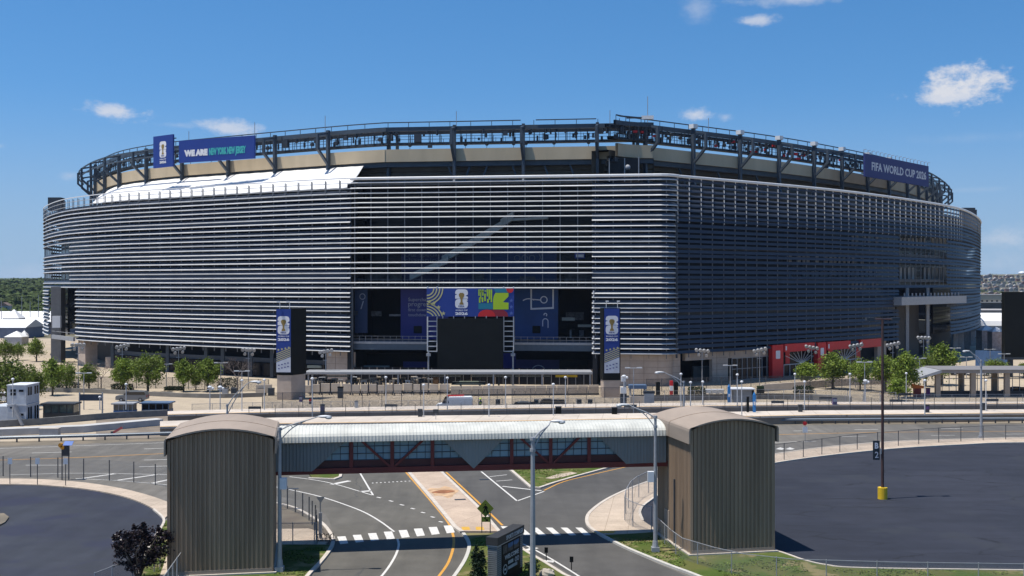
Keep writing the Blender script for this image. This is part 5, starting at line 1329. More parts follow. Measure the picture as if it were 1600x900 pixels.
t = fence('railing', 'grey metal handrail on the path between purple tree and stair tower', g2((283, 903), (262, 935), (235, 975)), 1.7, 1.6, .05, CHAIN, GALV)
fence('chain_link_fence', 'chain link fence at the foot of the purple leaved tree', g2((148, 925), (190, 908), (215, 903), (250, 893)), 1.2, 1.8, .04, CHAIN, GALV)
# guard rail along the highway
P = [Vector(p).to_3d() for p in cat_px([(-120, 697), (0, 692), (130, 688.7), (265, 684.5), (430, 678), (640, 670), (1000, 665), (1210, 663), (1400, 662), (1600, 661.3), (1800, 662)], 6)]
t = thing('guard_rail', 'long galvanised guard rail along the far side of the highway', 'guard rail', P[0])
m = MB(); pp = [Vector((p.x, p.y)) for p in P]; nn_ = normals2(pp)
m.sweep(pp, nn_, [(.0, .42), (.10, .50), (.02, .58), (.10, .68), (.0, .78), (-.04, .78), (-.04, .42)]); m.build('beam', mat("guard rail steel", (.20, .23, .26), .45, .2, .15, .5), t)
m = MB(); m.sweep(pp, nn_, [(-.02, .78), (-.02, .82), (-.08, .82), (-.08, .78)]); m.build('beam_edge', GALVL, t)
s_ = 0.0; k = 0; acc = 0.0
for i in range(len(P) - 1):
    L = (P[i + 1] - P[i]).length
    while acc < L:
        q = P[i].lerp(P[i + 1], acc / L); px = px_of(q)
        if (px < 280 or px > 1200) and k < 98: m = MB(); m.box((q.x, q.y + .15, 0), (.14, .18, .72)); m.box((q.x, q.y + .03, .45), (.1, .12, .3)); m.build('post', DPOST, t); k += 1
        acc += 1.9 if px > 900 else 2.6
    acc -= L
# ---------------------------------------------------------------- road signs near the ramps
t = thing('crossing_sign', 'diamond pedestrian crossing sign with arrow plate on two posts, at the median tip', 'road sign', G(759, 832, .14))
Y0 = G(759, 832, .14).y; sx = Y0 / F
OLV = mat("shaded fluorescent sheet", (.20, .27, .03), .5, var=.05)  # dark olive: shade on the yellow-green sheet is put into its colour
m = MB()
for px in (752.8, 766): c = wp(px, Y0); m.bar((c.x, Y0, .1), (c.x, Y0, Zat(792, Y0)), .07)
m.build('post', DPOST, t)
def wpt(px, py, Y): return W(px, py, Y)
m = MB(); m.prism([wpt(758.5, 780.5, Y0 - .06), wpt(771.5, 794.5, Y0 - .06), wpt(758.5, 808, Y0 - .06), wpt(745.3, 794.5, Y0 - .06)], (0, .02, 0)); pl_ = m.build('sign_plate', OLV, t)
o = wpt(758.5, 794.5, Y0 - .075); P2 = Plane2(o, (1, 0, 0), (0, 0, 1), .01); m = MB()
for pts in ([(-.05, .36), (.05, .36), (.07, .30), (.03, .26), (-.03, .26), (-.07, .30)], [(-.10, .22), (.10, .22), (.12, -.02), (-.08, -.02)], [(.10, .20), (.14, .16), (.24, 0), (.19, -.02), (.08, .12)], [(-.10, .20), (-.15, .15), (-.24, .02), (-.20, -.02), (-.07, .12)], [(-.08, 0), (.03, 0), (-.12, -.36), (-.22, -.36)], [(0, 0), (.12, 0), (.16, -.18), (.22, -.36), (.13, -.36), (.06, -.16)]): P2.poly(m, [(x * .95, y * .95) for x, y in pts])
m.build('walking_figure', BLACK, pl_)
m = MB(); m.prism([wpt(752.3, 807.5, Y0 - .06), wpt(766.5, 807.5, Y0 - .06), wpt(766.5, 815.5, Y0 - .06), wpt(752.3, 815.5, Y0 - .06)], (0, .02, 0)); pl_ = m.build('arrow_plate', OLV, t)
P2 = Plane2(wpt(759.4, 811.5, Y0 - .075), (1, 0, 0), (0, 0, 1), .01); m = MB(); P2.poly(m, [(-.18, .12), (-.13, .15), (.06, -.02), (.11, .05), (.17, -.14), (-.04, -.12), (.02, -.06)]); m.build('arrow', BLACK, pl_)
Y0 = G(500, 842, .1).y; t = thing('yield_sign', 'grey back of a triangular yield sign beside the left ramp', 'road sign', G(500, 842, .1))
m = MB(); c = wp(500.5, Y0); m.bar((c.x, Y0, .1), (c.x, Y0, Zat(777, Y0)), .08); m.box((c.x, Y0, .1), (.22, .22, 2.0)); m.build('post', GALV, t)
m = MB(); m.prism([wpt(494, 776.5, Y0 - .05), wpt(507.5, 776, Y0 - .05), wpt(501, 787, Y0 - .05)], (0, .02, 0)); m.build('sign_plate', GALV, t)
t = thing('bicycle_rack', 'small low metal rack on the pavement by the yield sign', 'rack', G(508, 846, .1)); c = G(508, 846, .1)
for k in range(4): m = MB(); q = c + Vector((-.5 + .33 * k, 0, 0)); m.path([q + Vector((0, 0, 0)), q + Vector((-.1, 0, .5)), q + Vector((.12, 0, .6)), q + Vector((.22, 0, 0))], .03, 5); m.build('hoop', BARK, t)
m = MB(); m.bar(c + Vector((-.6, 0, .05)), c + Vector((.7, 0, .05)), .05); m.build('base_rail', BARK, t)
# flashing solar sign left
b = G(102, 750, .0); Y0 = b.y; t = thing('warning_sign', 'dark warning sign on three posts with amber lamp and blue solar panel', 'road sign', b)
for px in (97, 107.5): m = MB(); c = wp(px, Y0); m.bar((c.x, Y0, 0), (c.x, Y0, Zat(697, Y0)), .09); m.build('post', DPOST, t)
m = MB(); m.prism([wpt(96, 696, Y0 - .08), wpt(108.5, 696, Y0 - .08), wpt(108.5, 712.5, Y0 - .08), wpt(96, 712.5, Y0 - .08)], (0, .05, 0)); m.build('sign_plate', mat("sign back", (.06, .06, .06), .6), t)
m = MB(); c = wpt(95, 695.5, Y0); m.tube(c + Vector((0, -.15, 0)), c + Vector((0, .15, 0)), .22, 10); c = wpt(98, 699, Y0); m.tube(c + Vector((0, -.15, 0)), c + Vector((0, .15, 0)), .2, 10); m.build('amber_lamp', mat("amber lens", (.62, .27, .02), .4), t)
m = MB(); c = wpt(107, 695, Y0); m.hexa(c + Vector((-.45, -.3, -.05)), (.9, 0, 0), (0, .55, .35), (0, -.02, .04)); m.build('solar_panel', mat("solar blue", (.07, .15, .42), .3), t)
b = G(102.5, 759, .12)
for (px, py0, py1, lab) in ((15.5, 717, 756, 'small white sign on a thin post at the far left lot edge'), (58.5, 717, 757, 'small white sign on a thin post left of the solar warning sign'), (102.5, 717, 758.5, 'small white sign on a thin post in front of the solar warning sign')):
    b = G(px, py1, .12); t = thing('small_sign', lab, 'road sign', b); m = MB(); m.bar(b, (b.x, b.y, Zat(py0, b.y)), .06); m.build('post', DPOST, t)
    m = MB(); c = W(px, py0 + 3.5, b.y - .06); m.box((c.x, c.y, c.z - .3), (.42, .03, .6)); m.build('sign_plate', TAILW, t)
b = G(1258, 690); t = thing('small_sign', 'white square sign and red no entry disc at the highway edge right of the tower', 'road sign', b)
m = MB(); m.bar(b, (b.x, b.y, Zat(657, b.y)), .06); m.build('post', GALV, t); c = W(1258, 672, b.y - .06); m = MB(); m.box((c.x, c.y, c.z - .3), (.6, .03, .7)); m.build('sign_plate', TAILW, t)
c = W(1257.5, 661.5, b.y - .06); m = MB(); m.tube(c, c + Vector((0, -.03, 0)), .26, 14); m.build('red_disc', INKR, t)
for px, py, lab in ((853.5, 876, 'small dark sign stub on the grass right of the middle lamp'), (893, 891, 'small dark post at the edge of the right ramp island')):
    b = G(px, py, .1); t = thing('marker_post', lab, 'post', b); m = MB(); m.tube(b, b + Vector((0, 0, .85)), .035, 6); m.build('post', BLACK, t); m = MB(); m.box(b + Vector((0, 0, .55)), (.25, .05, .38)); m.build('plate', BLACK, t)

# welcome sign monument
A = Vector((-.98, 73.7, 0)); D = Vector((1.69, 3.95, 0)); n = Vector((D.y, -D.x, 0)).normalized(); T = .62
t = thing('welcome_sign', 'dark ribbed monument sign reading WELCOME on the grass island', 'sign', A + D * .5)
m = MB(); m.hexa(A + n * .0 + Vector((0, 0, .1)), D, -n * T, (0, 0, .6)); m.build('base', BLACK, t)
for f0, f1 in ((0, .17), (.89, 1.0)):
    m = MB()
    for k in range(17):
        z = .55 + k * .128; m.hexa(A + D * f0 + n * .02 + Vector((0, 0, z)), D * (f1 - f0), -n * (T + .04), (0, 0, .085))
    m.build('ribbed_side', mat("grey cladding slat", (.22, .24, .26), .6, var=.1), t)
m = MB(); m.hexa(A + D * .01 + Vector((0, 0, .55)), D * .98, -n * T, (0, 0, 2.2)); m.build('core', mat("charcoal", (.02, .023, .027), .6), t)
m = MB(); m.hexa(A + D * .18 + n * .05 + Vector((0, 0, .62)), D * .70, -n * .06, (0, 0, 2.08)); face = m.build('display', BLACK, t)
m = MB(); m.hexa(A - D * .015 + n * .10 + Vector((0, 0, 2.80)), D * 1.03, -n * (T + .2), (0, 0, .52)); cap = m.build('header', mat("charcoal cap", (.035, .036, .038), .6), t)
m = MB(); m.hexa(A - D * .01 + n * .07 + Vector((0, 0, 2.72)), D * 1.02, -n * (T + .14), (0, 0, .08)); m.build('trim', GALV, t)
Du = D.normalized(); L = D.length
PR = mat("dim white print", (.55, .57, .60), .6)
text_mb("SPORTS COMPLEX", A + D * .30 + n * .10 + Vector((0, 0, 2.92)), Du, (0, 0, 1), .27, L * .66, .02, .015, .01).build('lettering', PR, cap)
text_mb("WELCOME", A + D * .27 + n * .05 + Vector((0, 0, 1.64)), Du, (0, 0, 1), .28, L * .54, .02, .015, .01).build('lettering', PR, face)
P2 = Plane2(A + D * .18 + n * .05 + Vector((0, 0, .62)), Du, (0, 0, 1), .01); m = MB()
P2.arc(m, .45, .40, .27, .33, 0, 360, 18); P2.rrect(m, .32, .34, .26, .12, .03); P2.arc(m, 2.22, .70, .11, .17, 0, 360, 12); P2.arc(m, 2.58, .70, .11, .17, 0, 360, 12)
for (x, y, w_, h_) in ((.95, .62, .95, .22), (.95, .28, 1.6, .2)):
    for k in range(int(w_ / .17)): P2.rrect(m, x + k * .17, y, .12, h_, .02)
m.build('print', PR, face)
m = MB(); P2.poly(m, [(.9, 1.45), (1.75, 1.45), (1.75, 1.98), (.9, 1.98)]); P2.poly(m, [(1.85, 1.45), (2.72, 1.45), (2.72, 1.98), (1.85, 1.98)]); P2.poly(m, [(.08, 1.45), (.8, 1.45), (.8, 1.98), (.08, 1.98)]); m.build('picture', mat("picture dark", (.05, .055, .06), .6, var=.9, scale=6), face)
m = MB(); P2.poly(m, [(.9, 1.72), (1.3, 1.68), (1.75, 1.76), (1.75, 1.98), (.9, 1.98)], .01); P2.poly(m, [(1.85, 1.74), (2.3, 1.66), (2.72, 1.80), (2.72, 1.98), (1.85, 1.98)], .01); m.build('picture', mat("picture blue", (.03, .13, .30), .6, var=.3, scale=4), face)

# ---------------------------------------------------------------- trees and shrubs
def crown(mb, rnd, c, rad, n_clump, per, leaf, shell=.55, flat=1.0):
    c = Vector(c)
    for k in range(n_clump):
        while True:
            d = Vector((rnd.uniform(-1, 1), rnd.uniform(-1, 1), rnd.uniform(-1, 1)))
            if .02 < d.length <= 1: break
        d = d.normalized() * (shell + (1 - shell) * rnd.random()) * (rnd.uniform(.78, 1.08))
        cc = c + Vector((d.x * rad[0], d.y * rad[1], d.z * rad[2])); cr = min(rad) * rnd.uniform(.20, .36)
        for q in range(per):
            e = Vector((rnd.gauss(0, .55), rnd.gauss(0, .55), rnd.gauss(0, .45))) * cr
            p = cc + e; a = Vector((rnd.gauss(0, 1), rnd.gauss(0, 1), rnd.gauss(0, .55))).normalized(); b = a.cross(Vector((rnd.gauss(0, 1), rnd.gauss(0, 1), rnd.gauss(0, 1)))).normalized()
            s_ = leaf * rnd.uniform(.65, 1.25)
            mb.add([p - a * s_ * .5, p + b * s_ * .34, p + a * s_ * .5, p - b * s_ * .34], [(0, 1, 2, 3)])
def trunk(mb, rnd, h, r, spread, z1, n_l=7):
    z0 = h * .34; mb.tube((0, 0, 0), (0, 0, z0), r, 7, r * .8); mb.tube((0, 0, z0), (.05, .03, z1), r * .8, 6, r * .25)
    for k in range(n_l):
        a = rnd.uniform(0, 6.28); zb = z0 + (z1 - z0) * rnd.uniform(0, .55); L = spread * rnd.uniform(.6, 1.0)
        p = Vector((0, 0, zb)); q = p + Vector((math.cos(a) * L * .55, math.sin(a) * L * .55, L * .5)); e = q + Vector((math.cos(a + .4) * L * .4, math.sin(a + .4) * L * .4, L * .45))
        mb.tube(p, q, r * .4, 5, r * .25); mb.tube(q, e, r * .25, 5, r * .08)
def make_tree(seed, h, wid, leafm, label, kind=0):
    rnd = random.Random(seed); t = thing('tree', label, 'tree', (0, 0, 0))
    m = MB(); trunk(m, rnd, h, .14 + .012 * h, wid * .42, h * .86); m.build('trunk', BARK, t)
    m = MB(); cz = h * .60
    cz = h * .57; crown(m, rnd, (0, 0, cz), (wid * .50, wid * .50, h * .40), 96, 38, .34, .42)
    if kind == 1: crown(m, rnd, (0, 0, h * .80), (wid * .25, wid * .25, h * .18), 20, 22, .32, .4)
    if kind == 2: crown(m, rnd, (wid * .3, .2, h * .48), (wid * .3, wid * .3, h * .22), 22, 22, .32, .4)
    m.build('crown', leafm, t, recalc=False); return t
protos = [make_tree(11, 6.2, 4.6, LEAF, 'x', 1), make_tree(12, 6.4, 6.4, LEAF, 'x', 0), make_tree(13, 5.6, 4.2, LEAF, 'x', 1), make_tree(14, 6.4, 6.6, LEAFD, 'x', 2)]
PH = [6.2, 6.4, 5.6, 6.4]; PW = [4.6, 6.4, 4.2, 6.6]; used = [False] * 4
def tree_at(px, pyb, pyt, wpx, k, label, group):
    b = G(px, pyb); hh = b.z + (pyb - pyt) / F * b.y; ww = wpx / F * b.y
    s_ = (ww / PW[k], ww / PW[k], hh / PH[k]); rz = rng.uniform(0, 6.28)
    if not used[k]:
        used[k] = True; o = protos[k]; o.location = b; o.rotation_euler = (0, 0, rz); o.scale = s_; o['label'] = label; o['group'] = group; return o
    return dup(protos[k], b, rz, s_, label, group)
GL = 'green trees on the left plaza'; GR = 'green trees on the right plaza'
for a in ((12, 640, 556, 78, 3, 'broad green tree behind the white guard house at the left edge', GL), (52, 633, 567, 46, 1, 'bushy green tree just right of the white guard house', GL), (82, 618, 558, 34, 0, 'leaning green tree left of the first hedge', GL), (104, 612, 562, 36, 1, 'small green tree behind the first hedge', GL), (139, 608, 566, 30, 2, 'small green tree right of the first hedge', GL),
          (231, 614, 546, 60, 1, 'largest round green tree above the parked pickup', GL), (192, 611, 557, 36, 2, 'green tree touching the left side of the largest round tree', GL), (287, 612, 559, 32, 0, 'narrow green tree above the third hedge', GL), (325, 612, 558, 38, 0, 'narrow green tree left of the bare tree', GL), (306, 609, 580, 18, 2, 'very small green tree between the two narrow trees', GL),
          (8, 566, 528, 34, 1, 'far green tree at the left edge below the white tents', GL), (28, 563, 533, 26, 1, 'far green tree second from the left edge below the tents', GL), (57, 565, 527, 26, 0, 'far green tree standing left of the stadium gate shaft', GL),
          (1261, 603, 564, 38, 2, 'smallest green tree before the red gate, leftmost of the right row', GR), (1301, 608, 548, 46, 0, 'pointed green tree before the red gate, second of the right row', GR), (1344, 610, 556, 42, 1, 'green tree left of the brown lot pole, third of the right row', GR), (1384, 612, 552, 42, 0, 'green tree just right of the brown lot pole', GR), (1416, 622, 546, 46, 0, 'tall green tree left of the station canopy', GR), (1447, 604, 548, 34, 1, 'green tree behind the left end of the station canopy', GR), (1472, 602, 534, 46, 0, 'tallest pointed green tree behind the station canopy', GR), (1556, 590, 558, 42, 1, 'low green tree behind the canopy beneath the large black screen', GR), (1404, 626, 590, 34, 2, 'low green tree in front of the tall tree left of the canopy', GR), (1600, 590, 566, 22, 2, 'green tree cut by the right edge above the canopy', GR)):
    tree_at(*a)
# nearly leafless tree
rnd = random.Random(4)
for (px, pb, pt, wpx, lab) in ((371, 612, 556, 42, 'bare grey tree with thin twigs on the left plaza'), (158, 610, 560, 26, 'thin purplish bare tree by the first hedge')):
    b = G(px, pb); hh = (pb - pt) / F * b.y; ww = wpx / F * b.y; t = thing('bare_tree', lab, 'tree', b); m = MB(); m.tube(b, b + Vector((0, 0, hh * .4)), .12, 6, .09); m2 = MB()
    def br(p, d, L, r, dep):
        q = p + d * L; (m if dep > 2 else m2).tube(p, q, r, 4, r * .6, cap=False)
        if dep == 0: return
        for k in range(3):
            e = (d + Vector((rnd.gauss(0, .5), rnd.gauss(0, .5), rnd.gauss(.1, .3)))).normalized(); br(q, e, L * rnd.uniform(.6, .85), r * .62, dep - 1)
    for k in range(4): a = rnd.uniform(0, 6.28); br(b + Vector((0, 0, hh * .35)), Vector((math.cos(a) * .6, math.sin(a) * .6, .8)).normalized(), hh * .22, .06, 4)
    m.build('trunk', mat("grey bark", (.16, .13, .12), .9), t); m2.build('twigs', mat("grey bark", (.16, .13, .12), .9), t)
def hedge(px0, px1, pyb, pyt, label):
    a, b = G(px0, pyb), G(px1, pyb); c = (a + b) / 2; h = (pyb - pyt) / F * c.y; L = (b - a).length; rnd = random.Random(px0)
    t = thing('hedge', label, 'hedge', c); m = MB()
    for k in range(int(900)):
        x = rnd.uniform(-.5, .5) * L; y = rnd.uniform(-.5, .5) * 1.4; z = rnd.uniform(.03, 1) * h * (1 - .25 * (2 * x / L) ** 6)
        p = c + Vector((x, y, z)); u = Vector((rnd.gauss(0, 1), rnd.gauss(0, 1), rnd.gauss(0, 1))).normalized(); v = u.cross(Vector((rnd.gauss(0, 1), rnd.gauss(0, 1), rnd.gauss(0, 1)))).normalized(); s_ = .24
        m.add([p - u * s_ * .5, p + v * s_ * .4, p + u * s_ * .5, p - v * s_ * .4], [(0, 1, 2, 3)])
    m.build('foliage', LEAFH, t, recalc=False); m = MB()
    for f in (-.35, 0, .35): m.tube(c + Vector((f * L, 0, 0)), c + Vector((f * L, 0, h * .7)), .06, 5)
    m.build('stems', BARK, t)
hedge(85, 124, 609, 596.5, 'clipped dark hedge on the left plaza, first from the left'); hedge(174, 209, 609, 599, 'clipped dark hedge behind the parked pickup'); hedge(257, 285, 610, 603.5, 'small clipped dark hedge under the narrow tree')
hedge(1240, 1271, 614, 602.5, 'rounded clipped hedge in front of the red gate'); hedge(1075, 1102, 617, 604, 'dark bush in front of the stair doorway in the stone wall'); hedge(340, 372, 610, 590, 'dark shrub mass below the bare tree')
# plum tree and evergreen in the foreground
b = G(216, 905, .1); t = thing('plum_tree', 'dark purple leaved small tree beside the left stair tower', 'tree', b); rnd = random.Random(9); m = MB()
for k in range(9):
    a = k * .7; m.path([b + Vector((math.cos(a) * .08, math.sin(a) * .08, 0)), b + Vector((math.cos(a) * .35, math.sin(a) * .35, .8)), b + Vector((math.cos(a) * 1.1, math.sin(a) * 1.1, 2.0)), b + Vector((math.cos(a + .3) * 1.5, math.sin(a + .3) * 1.5, 2.9))], .07, 5, .02)
m.build('trunk', BARK, t); m = MB()
sc_ = b.y / F
for (px, py, rx, rz, n_) in ((218, 850, 30, 30, 60), (192, 858, 22, 22, 40), (246, 852, 22, 22, 40), (222, 832, 14, 14, 22), (200, 838, 10, 10, 12), (258, 838, 12, 14, 18), (182, 845, 10, 12, 12), (215, 880, 30, 14, 34), (236, 872, 22, 16, 26), (210, 826, 5, 10, 8), (224, 822, 5, 8, 8), (248, 828, 5, 9, 8), (186, 836, 5, 8, 6)):
    c = W(px, py, b.y); crown(m, rnd, c, (rx * sc_, min(rx, 26) * sc_, rz * sc_), n_, 30, .17, .35)
m.build('crown', LEAFP, t, recalc=False)
b = G(747, 921, .1); t = thing('evergreen_shrub', 'dark conical evergreen shrub left of the welcome sign', 'shrub', b); m = MB(); m.tube(b, b + Vector((0, 0, 1.2)), .08, 6); m.build('trunk', BARK, t); m = MB(); sc_ = b.y / F
for (px, py, rx, rz, n_) in ((747, 885, 14, 20, 60), (744, 868, 8, 14, 24), (753, 870, 7, 12, 22), (747, 905, 16, 16, 50), (745, 858, 3.5, 8, 12), (753, 863, 3.5, 6, 10)):
    c = W(px, py, b.y); crown(m, rnd, c, (rx * sc_, rx * sc_, rz * sc_), n_, 34, .12, .3)
m.build('foliage', LEAFH, t, recalc=False)
b = G(829, 902, .1); t = thing('evergreen_shrub', 'dark shrub half hidden behind the middle lamp pole', 'shrub', b); m = MB(); m.tube(b, b + Vector((0, 0, .6)), .05, 6); m.build('trunk', BARK, t); m = MB(); crown(m, rnd, b + Vector((.1, 0, .7)), (.55, .5, .65), 40, 28, .12, .3); m.build('foliage', LEAFH, t, recalc=False)
b = G(855, 900, .1); m = MB(); m.sphere(b + Vector((0, 0, .15)), .5, 9, 6, (1.1, .8, .7)); rk = random.Random(2)
m.v = [v + Vector((rk.uniform(-.07, .07), rk.uniform(-.07, .07), rk.uniform(-.06, .06))) for v in m.v]; tag(m.build('rock', mat("pale rock", (.45, .40, .33), .9, var=.2, scale=4)), 'pale boulder on the grass island right of the middle lamp', 'rock')

# ---------------------------------------------------------------- rail station between highway and plaza
def wl_pts(pts, z): return [G(px, py, z)[:2] for px, py in pts]
ZP = 1.2
for nm, lab, fr, bk in (('station_platform', 'long pale station platform nearest the highway', [(250, 667), (430, 662), (640, 659.5), (800, 658.2), (1040, 653.5), (1280, 648.5), (1600, 645.5), (1900, 644)], [(1900, 638), (1600, 639.5), (1280, 641), (1040, 645), (800, 648), (640, 649.5), (430, 652.3), (250, 658)]),
                        ('station_platform', 'long pale station platform nearest the stadium', [(262, 648), (320, 646.5), (430, 644), (640, 641.2), (800, 638.3), (1040, 635.3), (1280, 632.4), (1600, 630.8), (1900, 630)], [(1900, 627), (1600, 627.6), (1480, 627.8), (1280, 628), (1040, 629.5), (800, 632.6), (640, 634.8), (430, 638), (320, 640.5), (262, 642.5)])):
    t = thing(nm, lab, 'platform', (0, 160, 0)); F_, B_ = wl_pts(fr, ZP), wl_pts(bk, ZP)
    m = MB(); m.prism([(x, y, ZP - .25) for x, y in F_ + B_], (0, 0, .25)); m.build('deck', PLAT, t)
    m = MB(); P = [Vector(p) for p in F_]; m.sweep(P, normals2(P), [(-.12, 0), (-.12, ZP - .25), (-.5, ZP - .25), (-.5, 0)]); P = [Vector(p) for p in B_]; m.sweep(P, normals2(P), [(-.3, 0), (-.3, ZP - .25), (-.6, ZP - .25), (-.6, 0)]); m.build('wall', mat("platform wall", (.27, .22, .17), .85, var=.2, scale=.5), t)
    m = MB(); P = [Vector(p) for p in F_]; m.sweep(P, normals2(P), [(-.05, ZP + .004), (-.05, ZP + .012), (-.65, ZP + .012), (-.65, ZP + .004)]); m.build('edge_strip', mat("tactile edge", (.62, .42, .22), .8, var=.1), t)
world_sheet('track_bed', cat_px([(150, 666), (430, 657), (800, 652), (1280, 643.5), (1600, 641), (2000, 640)], 3) + list(reversed(cat_px([(150, 690), (430, 676), (800, 666.5), (1280, 660), (1600, 658.5), (2000, 658)], 3))), .0, TRK)
world_sheet('track_bed', cat_px([(150, 652), (430, 644), (800, 638.6), (1280, 633), (1600, 631), (2000, 630)], 3) + list(reversed(cat_px([(150, 672), (430, 663), (800, 657), (1280, 649), (1600, 647), (2000, 646)], 3))), .006, TRK)
m = MB()
for off in ((668.5, 660, 655, 651), (665.5, 657.5, 653, 649.5), (656.5, 651.5, 643.8, 641), (653, 648.5, 641, 638.6)):
    P = cat_px([(300, off[0] + 5), (430, off[0]), (800, off[1]), (1280, off[2]), (1600, off[3]), (1900, off[3] - 1)], 4); P = [Vector(p) for p in P]; m.sweep(P, normals2(P), [(.05, .03), (.05, .2), (-.05, .2), (-.05, .03)])
m.build('track_rails', mat("rail steel", (.15, .12, .10), .5, .4, .2, 1), None, kind='structure')
# platform furniture
fence('platform_fence', 'row of short thin posts along the track side of the far platform', wl_pts([(300, 651.5), (430, 648), (640, 645.3), (800, 642.5), (1040, 639), (1280, 636), (1600, 634.3), (1700, 634)], 0), 1.9, 2.9, .035, CHAIN, GALV)
fence('platform_fence', 'row of dark thin posts along the front edge of the near platform', wl_pts([(430, 663), (640, 660.3), (800, 659), (1040, 654.2), (1280, 649.2), (1600, 646.2), (1700, 646)], 0), 2.6, 3.25, .04, CHAIN, DPOST, rail=False)
def board(px, py, label, wpx=20, hpx=4, leg=6):
    b = G(px, py, ZP); s_ = b.y / F; t = thing('platform_bench', label, 'bench', b)
    for sg in (-1, 1): m = MB(); m.bar(b + Vector((sg * wpx * s_ * .45, 0, 0)), b + Vector((sg * wpx * s_ * .45, 0, leg * s_)), .07); m.build('leg', DPOST, t)
    m = MB(); m.box(b + Vector((0, 0, leg * s_)), (wpx * s_, .08, hpx * s_)); m.build('board', mat("dark board", (.05, .055, .06), .6), t)
for px, py, lab in ((398, 645, 'dark name board on the far platform, right of the curved arm lamp'), (611, 641.5, 'dark name board on the far platform below the beige barriers'), (985, 642, 'dark name board on the far platform beside the right arm lamp'), (1215, 636, 'dark name board on the far platform right of the blue kiosk'), (1400, 634, 'dark name board on the far platform near the station canopy'), (1290, 630, 'dark board by the small hedge wall'), (1550, 633, 'pale name board under the station canopy'), (1414, 624, 'pale board left of the orange machine')): board(px, py, lab)
def bin_(px, pyb, pyt, wpx, label, mt, cat='bin', name='litter_bin', z=ZP, band=None):
    b = G(px, pyb, z); s_ = b.y / F; t = thing(name, label, cat, b); h = (pyb - pyt) * s_; m = MB(); m.box(b, (wpx * s_, wpx * s_ * .8, h)); m.build('body', mt, t)
    m = MB(); m.box(b + Vector((0, 0, h)), (wpx * s_ * 1.12, wpx * s_ * .9, .1)); m.build('cap', DPOST, t)
    if band: m = MB(); m.box(b + Vector((0, -wpx * s_ * .42, h * .45)), (wpx * s_ * .85, .05, h * .4)); m.build('poster', band, t)
PUR = mat("purple poster", (.10, .055, .20), .6, var=.3, scale=3)
for a in ((470, 628, 619, 5, 'small purple poster bin left of the security canopy', PUR, 0, INKG), (485, 631, 622, 4, 'small black and red poster bin under the canopy end', BLACK, 0, INKR), (504, 648, 632.5, 6.5, 'tall dark bin with purple poster on the near platform, left', mat("dark board", (.05, .055, .06), .6), ZP, PUR), (557, 637, 627, 5, 'dark ticket post on the far platform behind the street lamp', GALV, ZP, None), (656.5, 651, 640, 6.5, 'dark bin on the near platform left of the small display', mat("dark board", (.05, .055, .06), .6), ZP, None), (872.5, 646, 636, 9, 'wide dark bin on the near platform right of centre', BLACK, ZP, None), (960, 647, 637, 8, 'dark bin on the near platform beside the arm lamp head', BLACK, ZP, None), (1250.5, 643.5, 633, 6, 'dark bin on the near platform right of the blue kiosk', mat("dark board", (.05, .055, .06), .6), ZP, None), (1304, 632, 622, 6.5, 'purple poster bin on the far platform right of the hedge', PUR, ZP, INKG), (1448.5, 644.5, 633, 6, 'dark poster bin on the near platform left of the canopy', mat("dark board", (.05, .055, .06), .6), ZP, PUR), (1450, 618, 607, 5.5, 'pink and purple poster bin at the canopy front', mat("pink poster", (.28, .10, .30), .6, var=.3), 0, None), (1537, 641, 630.5, 7, 'dark bin beside the far street lamp base', mat("dark board", (.05, .055, .06), .6), ZP, None), (1168.5, 644, 620, 3.5, 'thin black ticket post beside the kiosk', BLACK, ZP, None)):
    bin_(a[0], a[1], a[2], a[3], a[4], a[5], z=a[6], band=a[7])
t = thing('platform_display', 'small display board on one post on the near platform', 'display', G(681, 655, ZP)); b = G(681, 655, ZP); m = MB(); m.bar(b, b + Vector((0, 0, .9)), .07); m.build('post', GALV, t); m = MB(); m.box(b + Vector((0, 0, .8)), (.75, .1, .55)); m.build('screen', mat("dark board", (.05, .055, .06), .6), t)
